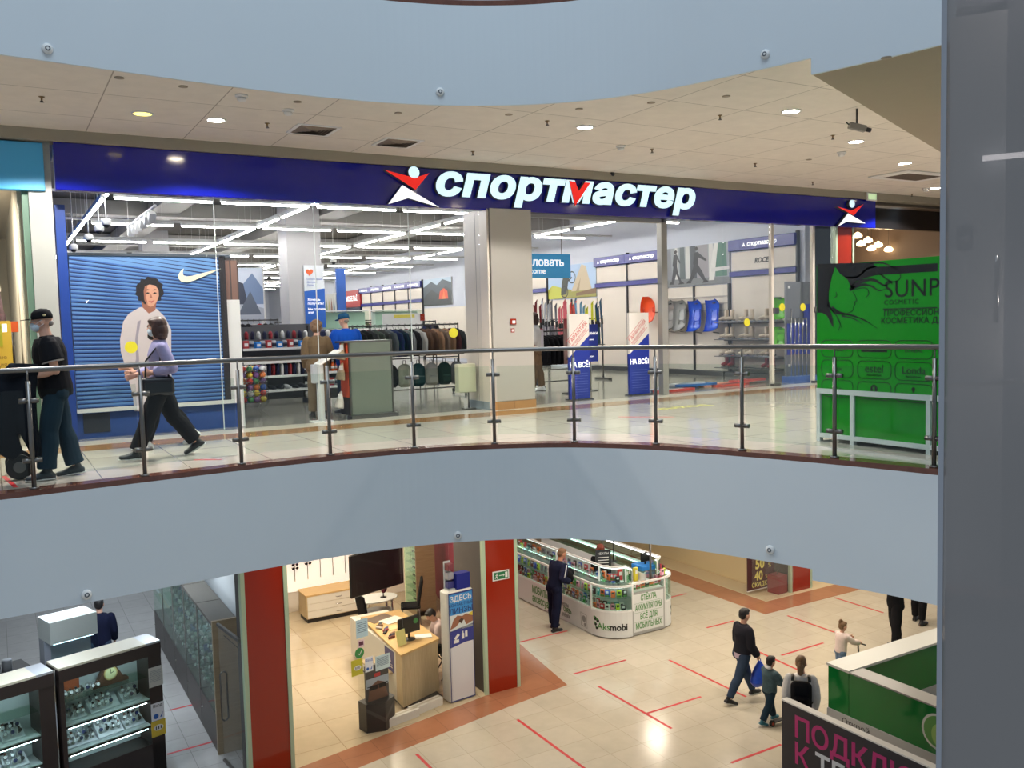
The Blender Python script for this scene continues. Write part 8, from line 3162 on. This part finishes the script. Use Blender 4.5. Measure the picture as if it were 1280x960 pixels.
# ---- watch shop
CO = math.atan(.3)
def showcase(label, x, y, rz, w_, h=2.05, end=True):
    t = thing('watch_showcase', label, 'showcase', (x, y, LZ), rz)
    m_w = M('showcase_wenge', (44, 34, 32), .4)
    for s in (0, 1):
        if s == 1 or end:
            MB(m_w).box(s * (w_ - .20) if s else 0, 0, 0, s * (w_ - .20) + (.20 if s else .06), .45, h - .06).build('upright', t)
    MB(m_w).box(0, -.01, h - .20, w_, .45, h - .03).build('top_fascia', t)
    MB(M('showcase_top', (206, 200, 180), .5)).box(0, 0, h - .03, w_ - .22, .45, h).build('top_board', t)
    MB(m_silver).box(w_ - .22, 0, h - .03, w_, .45, h).build('top_cap', t)
    MB(m_w).box(0, .42, 0, w_, .45, h - .2).build('back_panel', t)
    MB(m_w).box(0, 0, 0, w_, .45, .5).build('base_cabinet', t)
    MB(M('showcase_lining', (196, 206, 206), .5)).box(.06, .40, .5, w_ - .2, .42, h - .2).build('pale_lining', t)  # plain pale lining colour
    for z in (1.20, .80):
        b = MB(m_w).box(.06, .02, z - .05, w_ - .20, .42, z - .015)
        b.use(M('shelf_pale', (200, 208, 208), .3)).box(.06, .02, z - .015, w_ - .20, .42, z)
        b.build('shelf', t)
        MB(M('case_led', (225, 240, 255), .5, emit=22)).box(.10, .03, z - .062, w_ - .24, .05, z - .05).build('light_strip', t)
    MB(glass('green_shelf_glass')).box(.06, .06, 1.52, w_ - .20, .42, 1.53).build('glass_shelf', t)
    MB(M('case_led', (225, 240, 255), .5, emit=22)).box(.10, .03, h - .215, w_ - .24, .05, h - .20).build('light_strip', t)
    MB(m_cg).box(.06, .0, .5, w_ - .20, .01, h - .2).build('glass_front', t)
    return t


q1 = on_z(200, 800, LZ + 2.05)
def at_case(x0, y0, rz, lx, ly, z):
    return Vector((x0 + lx * math.cos(rz) - ly * math.sin(rz), y0 + lx * math.sin(rz) + ly * math.cos(rz), LZ + z))


SW = 1.46
sx0, sy0 = q1.x - SW * math.cos(CO), q1.y - SW * math.sin(CO)
showcase('dark framed watch showcase with a mantel clock and lit watch stands', sx0, sy0, CO, SW)
sx1, sy1 = sx0 - 1.63 * math.cos(CO), sy0 - 1.63 * math.sin(CO)
showcase('dark framed watch showcase with a black brand sign, at the picture edge', sx1, sy1, CO, 1.56)
q = at_case(sx0, sy0, CO, -.035, .1, 0)
tag(MB(m_chrome).cyl((0, 0, 0), (0, 0, 2.02), .03, n=14).build('steel_post', None, None, q), 'polished steel post between the two watch showcases', 'post')
# mantel clock
t = thing('mantel_clock', 'brown wooden mantel clock with a gilt face in the showcase', 'clock', at_case(sx0, sy0, CO, .78, .24, 1.531), CO)
m_cw = wood('clock_wood', (92, 58, 40), (74, 44, 30))
pts = [(-.26, 0), (.26, 0), (.26, .04), (.19, .06), (.14, .16)] + [(.12 * math.cos(a), .16 + .13 * math.sin(a)) for a in [PI * k / 10 for k in range(1, 10)]] + [(-.14, .16), (-.19, .06), (-.26, .04)]
MB(m_cw).at(frame((0, .05, 0), (1, 0, 0), (0, 0, 1))).poly(pts, .1).build('case', t)
b = MB(M('clock_gold', (190, 170, 110), .3, .6)).at(frame((0, -.051, 0), (1, 0, 0), (0, 0, 1))).disc(0, .17, .10, .006)
b.use(M('clock_face', (200, 200, 150), .5)).disc(0, .17, .082, .003, .006)
b.build('dial', t)
MB(m_black).at(frame((0, -.062, 0), (1, 0, 0), (0, 0, 1))).stroke([(0, .17), (.0, .235)], .008).stroke([(0, .17), (.045, .19)], .009).build('hands', t)
# watches on little stands
def watch(strap, dial, label, group):
    t = thing('wrist_watch', label, 'watch', (0, 0, 0), 0, group)
    MB(m_white).tube([(0, .02, 0), (0, .012, .05)], [.022, .018], 10).build('stand', t)
    MB(M('strap_' + strap, {'steel': (176, 180, 186), 'black': (26, 26, 30), 'brown': (96, 56, 40)}[strap], .35, .8 if strap == 'steel' else 0)).tube([(0, .02, .005), (0, -.012, .02), (0, -.016, .05), (0, .0, .085), (0, .03, .08)], [(.012, .003)] * 5, 6, side=(1, 0, 0)).build('strap', t)
    b = MB(m_chrome).at(frame((0, -.018, .05), (1, 0, 0), (0, .3, 1))).disc(0, 0, .022, .008, 0, 16)
    b.use(M('dial_' + dial, {'white': (226, 228, 230), 'navy': (30, 40, 90), 'black': (24, 24, 26)}[dial], .3)).disc(0, 0, .018, .002, .008, 14)
    b.build('watch_case', t)
    return t


wp = {}
def put_watch(strap, dial, p, rz, where, s=1.25):
    key = (strap, dial)
    p = p if isinstance(p, Vector) else Vector(p)
    p = p + Vector((0, 0, .006 * s))
    lab = '%s strapped watch with a %s dial on a stand %s' % (strap, dial, where)
    grp = '%s watches with %s dials %s' % (strap, dial, where)
    if key not in wp:
        wp[key] = watch(strap, dial, lab, grp)
        wp[key].location, wp[key].rotation_euler.z = p, rz
        wp[key].scale = (s, s, s)
    else:
        dup(wp[key], p, rz, lab, grp, (s, s, s))


KN = [('steel', 'white'), ('black', 'white'), ('steel', 'navy'), ('brown', 'white'), ('black', 'black')]
for (x0, y0, w_, wh) in ((sx0, sy0, SW, 'in the clock showcase'), (sx1, sy1, 1.56, 'in the edge showcase')):
    rz = CO
    # raised white display blocks
    for (lx, wd_, z, dz) in ((.22, .34, 1.2, .0), (.66, .42, 1.2, .06), (1.06, .28, 1.2, .04), (.30, .44, .80, .0), (.72, .36, .80, .10), (1.08, .30, .80, .02)):
        p = at_case(x0, y0, rz, lx, .24, z)
        b = MB(M('riser_white', (226, 230, 236), .35)).add([(-wd_ / 2, -.12, 0), (wd_ / 2, -.12, 0), (wd_ / 2, .1, 0), (-wd_ / 2, .1, 0), (-wd_ / 2, -.12, .02), (wd_ / 2, -.12, .02), (wd_ / 2, .1, .10 + dz), (-wd_ / 2, .1, .10 + dz)],
                                                           [(3, 2, 1, 0), (4, 5, 6, 7), (0, 1, 5, 4), (1, 2, 6, 5), (2, 3, 7, 6), (3, 0, 4, 7)])
        o = b.build('watch_riser', None, None, p, rz)
        tag(o, 'sloping white watch riser %s' % wh, 'display riser', 'white risers %s' % wh)
        nn = int(wd_ / .085)
        for r in range(2):
            for k in range(nn):
                st, di = KN[(k * 2 + r * 3 + int(lx * 10)) % 5]
                yy = -.07 + r * .10
                zz = .02 + (yy + .12) / .22 * (.08 + dz)
                p = at_case(x0, y0, rz, lx - wd_ / 2 + .045 + k * .085, .24 + yy, z + zz - .003)
                put_watch(st, di, p, rz + .2 * ((k % 3) - 1), wh)
    for k in range(7):
        st, di = KN[(k * 3) % 5]
        put_watch(st, di, at_case(x0, y0, rz, .14 + k * .075, .2, 1.531), rz, wh)
def case_card(x0, y0, lx, z, w_, h, label, fn, ly=.36):
    p = at_case(x0, y0, CO, lx, ly, z)
    b = MB(M('card_white', (224, 228, 234), .5)).box(-w_ / 2, 0, 0, w_ / 2, .01, h)
    b.at(FR(-.001))
    fn(b)
    tag(b.build('brand_card', None, None, p, CO), label, 'display card')


case_card(sx1, sy1, .80, 1.26, .62, .14, 'black brand sign with white capitals standing in the edge showcase', lambda b: b.use(m_black).rect(-.31, 0, .31, .14).use(m_white_lit).text('TISSOT', -.02, .035, .12, .001, .001, .02, align='c'), .30)
case_card(sx1, sy1, .80, .90, .62, .36, 'grey and white poster of a dark wrist watch in the edge showcase', lambda b: b.use(M('card_grey2', (170, 176, 176), .5)).rect(0, .03, .31, .34).use(m_black).disc(.16, .18, .085, .001, .001, 24).rect(.11, .26, .21, .33, .001, .001).rect(.12, .04, .20, .1, .001, .001).use(M('card_dial', (60, 76, 76), .4)).disc(.16, .18, .062, .001, .002, 24), .39)
case_card(sx1, sy1, .95, .56, .5, .22, 'pale poster with a steel watch low in the edge showcase', lambda b: b.use(M('card_blue', (120, 136, 180), .5)).rect(-.05, .02, .24, .2).use(m_black).disc(.09, .11, .06, .001, .001, 20), .30)
case_card(sx0, sy0, .74, .93, .28, .22, 'white poster of people by a dark brand strip in the clock showcase', lambda b: b.use(M('card_people', (110, 90, 96), .5)).rect(-.10, .07, .12, .19).use(m_skin_p).disc(-.02, .14, .03, .001, .001).disc(.05, .13, .028, .001, .001), .33)
case_card(sx0, sy0, .25, 1.56, .30, .26, 'orange card behind the row of watches in the clock showcase', lambda b: b.use(M('card_orange', (176, 88, 48), .5)).rect(-.15, 0, .15, .26), .37)
case_card(sx0, sy0, 1.12, .93, .12, .16, 'small black framed white card at the end of the clock showcase', lambda b: b.use(m_black).rect(-.06, 0, .06, .16).use(m_white).rect(-.04, .03, .04, .13, .001, .001), .36)
# notices on the end of the showcase
def end_paper(px, w_, h, mat, label, fn=None):
    p = at_case(sx0, sy0, CO, SW - .10, -.012, px)
    b = MB(mat).at(Matrix.Translation(p) @ Matrix.Rotation(CO, 4, 'Z') @ frame((0, 0, 0), (1, 0, 0), (0, 0, 1)))
    b.rect(-w_ / 2, -h / 2, w_ / 2, h / 2, .003)
    if fn:
        fn(b)
    tag(b.build('paper_notice'), label, 'notice')


end_paper(1.52, .22, .30, M('paper_grey', (190, 192, 186), .6), 'grey paper notice on the end post of the clock showcase', lines(9, .22, .3, m_ptxt))
end_paper(.98, .20, .27, M('paper_white', (226, 228, 232), .6), 'white notice with blue mask and glove pictograms on the showcase end post', lambda b: b.use(m_dark).text('Вход', 0, .07, .06, .001, .003, .012, align='c').use(M('paper_ink', (40, 110, 170), .6)).disc(-.03, -.07, .04, .001, .003).poly([(.03, -.1), (.08, -.02), (.06, -.1)], .001, z=.003))
end_paper(.72, .22, .24, M('paper_yellow', (214, 186, 62), .6), 'yellow distance notice with a white oval on the showcase end post', lambda b: b.use(m_white).disc(0, .01, .075, .001, .003, 16, .045).use(m_dark).rect(-.045, -.015, -.03, .035, .001, .005).rect(-.008, -.015, .008, .035, .001, .005).rect(.03, -.015, .045, .035, .001, .005))
# row of glass cabinets along the aisle with a beige end
for i in range(5):
    y0 = 14.25 + i * 1.25
    t = thing('aisle_cabinet', ['watch cabinet next to the beige end panel, first of the aisle row', 'second watch cabinet of the aisle row from the beige end panel', 'third watch cabinet of the aisle row from the beige end panel', 'fourth watch cabinet of the aisle row from the beige end panel', 'last watch cabinet of the aisle row, deepest in the shop'][i], 'cabinet', (2.92, y0, LZ))
    MB(M('showcase_wenge', (44, 34, 32), .4)).box(-.2, 0, 0, .2, 1.23, .62).build('base_cabinet', t)
    MB(M('cab_pane_frame', (120, 116, 110), .4)).box(-.2, 0, .62, -.18, .03, 2.05).build('frame_post', t)
    MB(M('cab_back', (140, 150, 160), .4)).box(.18, 0, .62, .2, 1.23, 2.05).build('back', t)
    MB(M('cab_top', (90, 86, 80), .5)).box(-.2, 0, 2.05, .2, 1.23, 2.10).build('top', t)
    MB(m_cg).box(-.198, .03, .62, -.19, 1.22, 2.05).build('glass_door', t)
    MB(M('case_led_dim', (215, 232, 255), .5, emit=4)).box(-.15, .05, 2.03, -.12, 1.18, 2.05).build('light_strip', t)
    MB(m_steel).sph((-.21, 1.1, .35), .015, 8, 6).build('knob', t)
    for j, z in enumerate((.98, 1.34, 1.70)):
        MB(glass('green_shelf_glass')).box(-.18, .02, z, .18, 1.22, z + .01).build('glass_shelf', t)
    if i < 4:
        for j, z in enumerate((.622, .992, 1.352, 1.712)):
            for k in range(6):
                st, di = KN[(k + j * 2 + i) % 5]
                put_watch(st, di, (2.86 + .08 * (k % 2), y0 + .15 + k * .19, LZ + z), -PI / 2 + .2, 'in the aisle cabinets', 1.6)
        b = MB(M('watch_blue_block', (40, 60, 150), .3)).box(-.08, -.2, 0, .08, .2, .12)
        for kk, zz in ((0, .992), (1, 1.352)):
            tag((b if kk == 0 else MB(M('watch_pale_block', (190, 206, 226), .35)).box(-.07, -.2, 0, .07, .2, .10)).build('watch_block', None, None, (3.02, y0 + .55, LZ + zz)), ['deep blue display block in the aisle cabinets', 'pale display block in the aisle cabinets'][kk], 'display riser', ['deep blue blocks in the aisle cabinets', 'pale blocks in the aisle cabinets'][kk])
t = thing('end_panel', 'beige wooden end panel of the aisle cabinets', 'panel', (2.92, 14.2, LZ))
MB(wood('beige_panel', (164, 146, 118), (150, 132, 106))).box(-.21, -.03, 0, .21, .03, 2.15).build('board', t)
MB(m_dark).at(frame((0, -.031, 0), (1, 0, 0), (0, 0, 1))).stroke([(-.04, 1.9), (.2, 1.62)], .012).build('closer_arm', t)
t = thing('glass_door_leaf', 'open glass door leaf with twin steel bar handles by the red pillar', 'door', (2.86, 12.98, LZ), PI / 2 + .12)
MB(m_shopglass).box(0, -.006, .04, .95, .006, 2.15).build('pane', t)
for y in (-.05, .05):
    MB(m_steel).tube([(.8, y * .2, .7), (.8, y, .74), (.8, y, 1.44), (.8, y * .2, 1.48)], .013, 8).build('handle', t)
MB(m_steel).box(0, -.02, 2.15, .95, .02, 2.2).build('top_rail', t)
MB(m_steel).box(0, -.02, 0.01, .95, .02, .04).build('bottom_rail', t)
# items behind
t = thing('white_lightbox', 'white topped display cabinet with orange boxes behind the showcases', 'cabinet', (.78, 15.3, LZ), CO)
MB(M('lightbox_white', (206, 214, 210), .4)).box(-.35, -.2, 1.98, .35, .3, 2.32).build('header', t)
MB(M('lightbox_body', (160, 166, 176), .4)).box(-.35, .1, 0, .35, .3, 1.98).build('body', t)
MB(m_cg).box(-.35, -.2, .9, .35, -.19, 1.98).build('glass_front', t)
MB(M('shelf_pale', (200, 208, 208), .3)).box(-.35, -.2, 1.58, .35, .1, 1.6).build('shelf', t)
MB(M('shelf_pale', (200, 208, 208), .3)).box(-.35, -.2, 0, .35, .1, .9).build('base', t)
MB(M('case_led_dim', (215, 232, 255), .5, emit=4)).box(-.3, -.17, 1.96, .3, -.15, 1.98).build('light_strip', t)
for k in range(3):
    p = at_case(.78, 15.3, CO, -.2 + k * .2, -.05, 1.6)
    b = MB(M('box_orange', (190, 86, 44), .5)).box(-.06, -.05, 0, .06, .05, .08, .004)
    tag(b.build('orange_box', None, None, p, CO), 'small orange box on the shelf of the white topped cabinet', 'box', 'orange boxes on the shelf of the white topped cabinet')
t = thing('repair_bench', 'black workbench with equipment at the picture edge behind the showcases', 'workbench', (-.55, 15.2, LZ), CO)
MB(m_black).box(-.9, -.3, 0, .75, .35, 1.55).build('body', t)
MB(m_dark).box(-.95, -.35, 1.55, .8, .4, 1.6).build('top', t)
for nm_, x, sz, c, lab in (('kettle_jar', .45, (.07, .2), (130, 134, 138), 'grey cylindrical jar on the black workbench'), ('cash_machine', .1, (.16, .22), (46, 44, 46), 'dark device on the black workbench')):
    p = at_case(-.55, 15.2, CO, x, -.1, 1.6)
    b = MB(M(nm_, c, .4))
    if nm_ == 'kettle_jar':
        b.lathe([(sz[0], 0), (sz[0], sz[1]), (sz[0] * .9, sz[1] + .02), (.001, sz[1] + .02)], n=18)
    else:
        b.box(-sz[0], -.12, 0, sz[0], .12, sz[1], .02)
        b.use(M('device_key', (150, 150, 150), .5)).box(-.1, -.125, .1, .1, -.12, .16)
    tag(b.build(nm_, None, None, p, CO), lab, 'equipment')

# ---- grey glass pane at the picture edge, its reflection built as solids behind
LU, LN = Vector((.530, -.848, 0)), Vector((.848, .530, 0))
LF = frame((1.991, 1.340, 0), LU, (0, 0, 1))
b = MB(glass('veiled_glass', (206, 202, 200), .6, .92, .42)).at(LF).box(.008, -2.6, -.006, 1.5, 4.2, .006)  # diffuse veil in the pane stands for the grey of its reflections
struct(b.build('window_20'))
struct(MB(M('pane_frame', (170, 174, 182), .35, .3)).at(LF).box(-.004, -2.6, -.02, .008, 4.2, .012).build('trim_pane_edge'))
b = MB(M('reflected_column', (190, 194, 198), .5)).at(LF).box(.012, .80, -.30, .135, 2.22, -.10)  # reflected column and walls, modelled as solids behind the pane
b.use(M('reflected_dark_box', (84, 88, 98), .5)).box(.135, .80, -.30, 1.5, 2.30, -.12)
b.use(M('reflected_back', (110, 114, 124), .6)).box(.02, 2.22, -.34, 1.5, 4.2, -.3).box(.02, -2.6, -.34, 1.5, 2.3, -.3)
struct(b.build('wall_reflected'))
b = MB(M('reflected_slab', (196, 200, 206), .5)).at(LF).box(.012, -2.6, -.2, 1.5, .735, -.03)  # reflected slab face and marble edge, modelled as solids
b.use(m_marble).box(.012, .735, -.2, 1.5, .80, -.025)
struct(b.build('trim_reflected_floor'))
tag(MB(m_chrome).at(LF).tube([(.012, 1.325, -.05), (.9, 1.335, -.05)], .009, 10).build('reflected_handrail'), 'reflection of a steel handrail, built as a tube behind the grey glass', 'handrail')  # tube in place of the handrail's reflection
tag(MB(M('reflected_tube_on', (245, 248, 255), .5, emit=3)).at(LF).box(.085, 1.862, -.08, .185, 1.874, -.07).build('reflected_lamp'), 'reflected white light line, built as a glowing bar behind the grey glass', 'lamp')  # glowing bar put in for a lamp line mirrored by the pane
b = MB(M('reflected_sign_plate', (84, 88, 96), .5)).at(LF).rect(.03, 1.65, .065, 1.71, .002, -.099)  # plate modelled for the reflected arrow sign
b.use(M('reflected_arrow', (190, 194, 200), .5)).stroke([(.036, 1.68), (.055, 1.68)], .005, .001, -.096).poly([(.05, 1.67), (.06, 1.68), (.05, 1.69)], .001, z=-.096)
tag(b.build('reflected_arrow_sign'), 'reflection of a grey arrow plate, built on the column behind the grey glass', 'sign')
tag(MB(m_chrome).at(LF).cyl((.118, 1.47, -.06), (.118, 1.63, -.06), .006, n=8).build('reflected_pole'), 'reflection of a vertical steel pole, built as a bar behind the grey glass', 'handle')  # bar in place of a pole mirrored by the pane
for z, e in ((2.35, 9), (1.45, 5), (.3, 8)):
    lamp('added_pane_fill', 'POINT', LF @ Vector((.34, z, -.06)), e, (1, .97, .94), .04)  # added unseen lamps, only to brighten the solids behind the pane
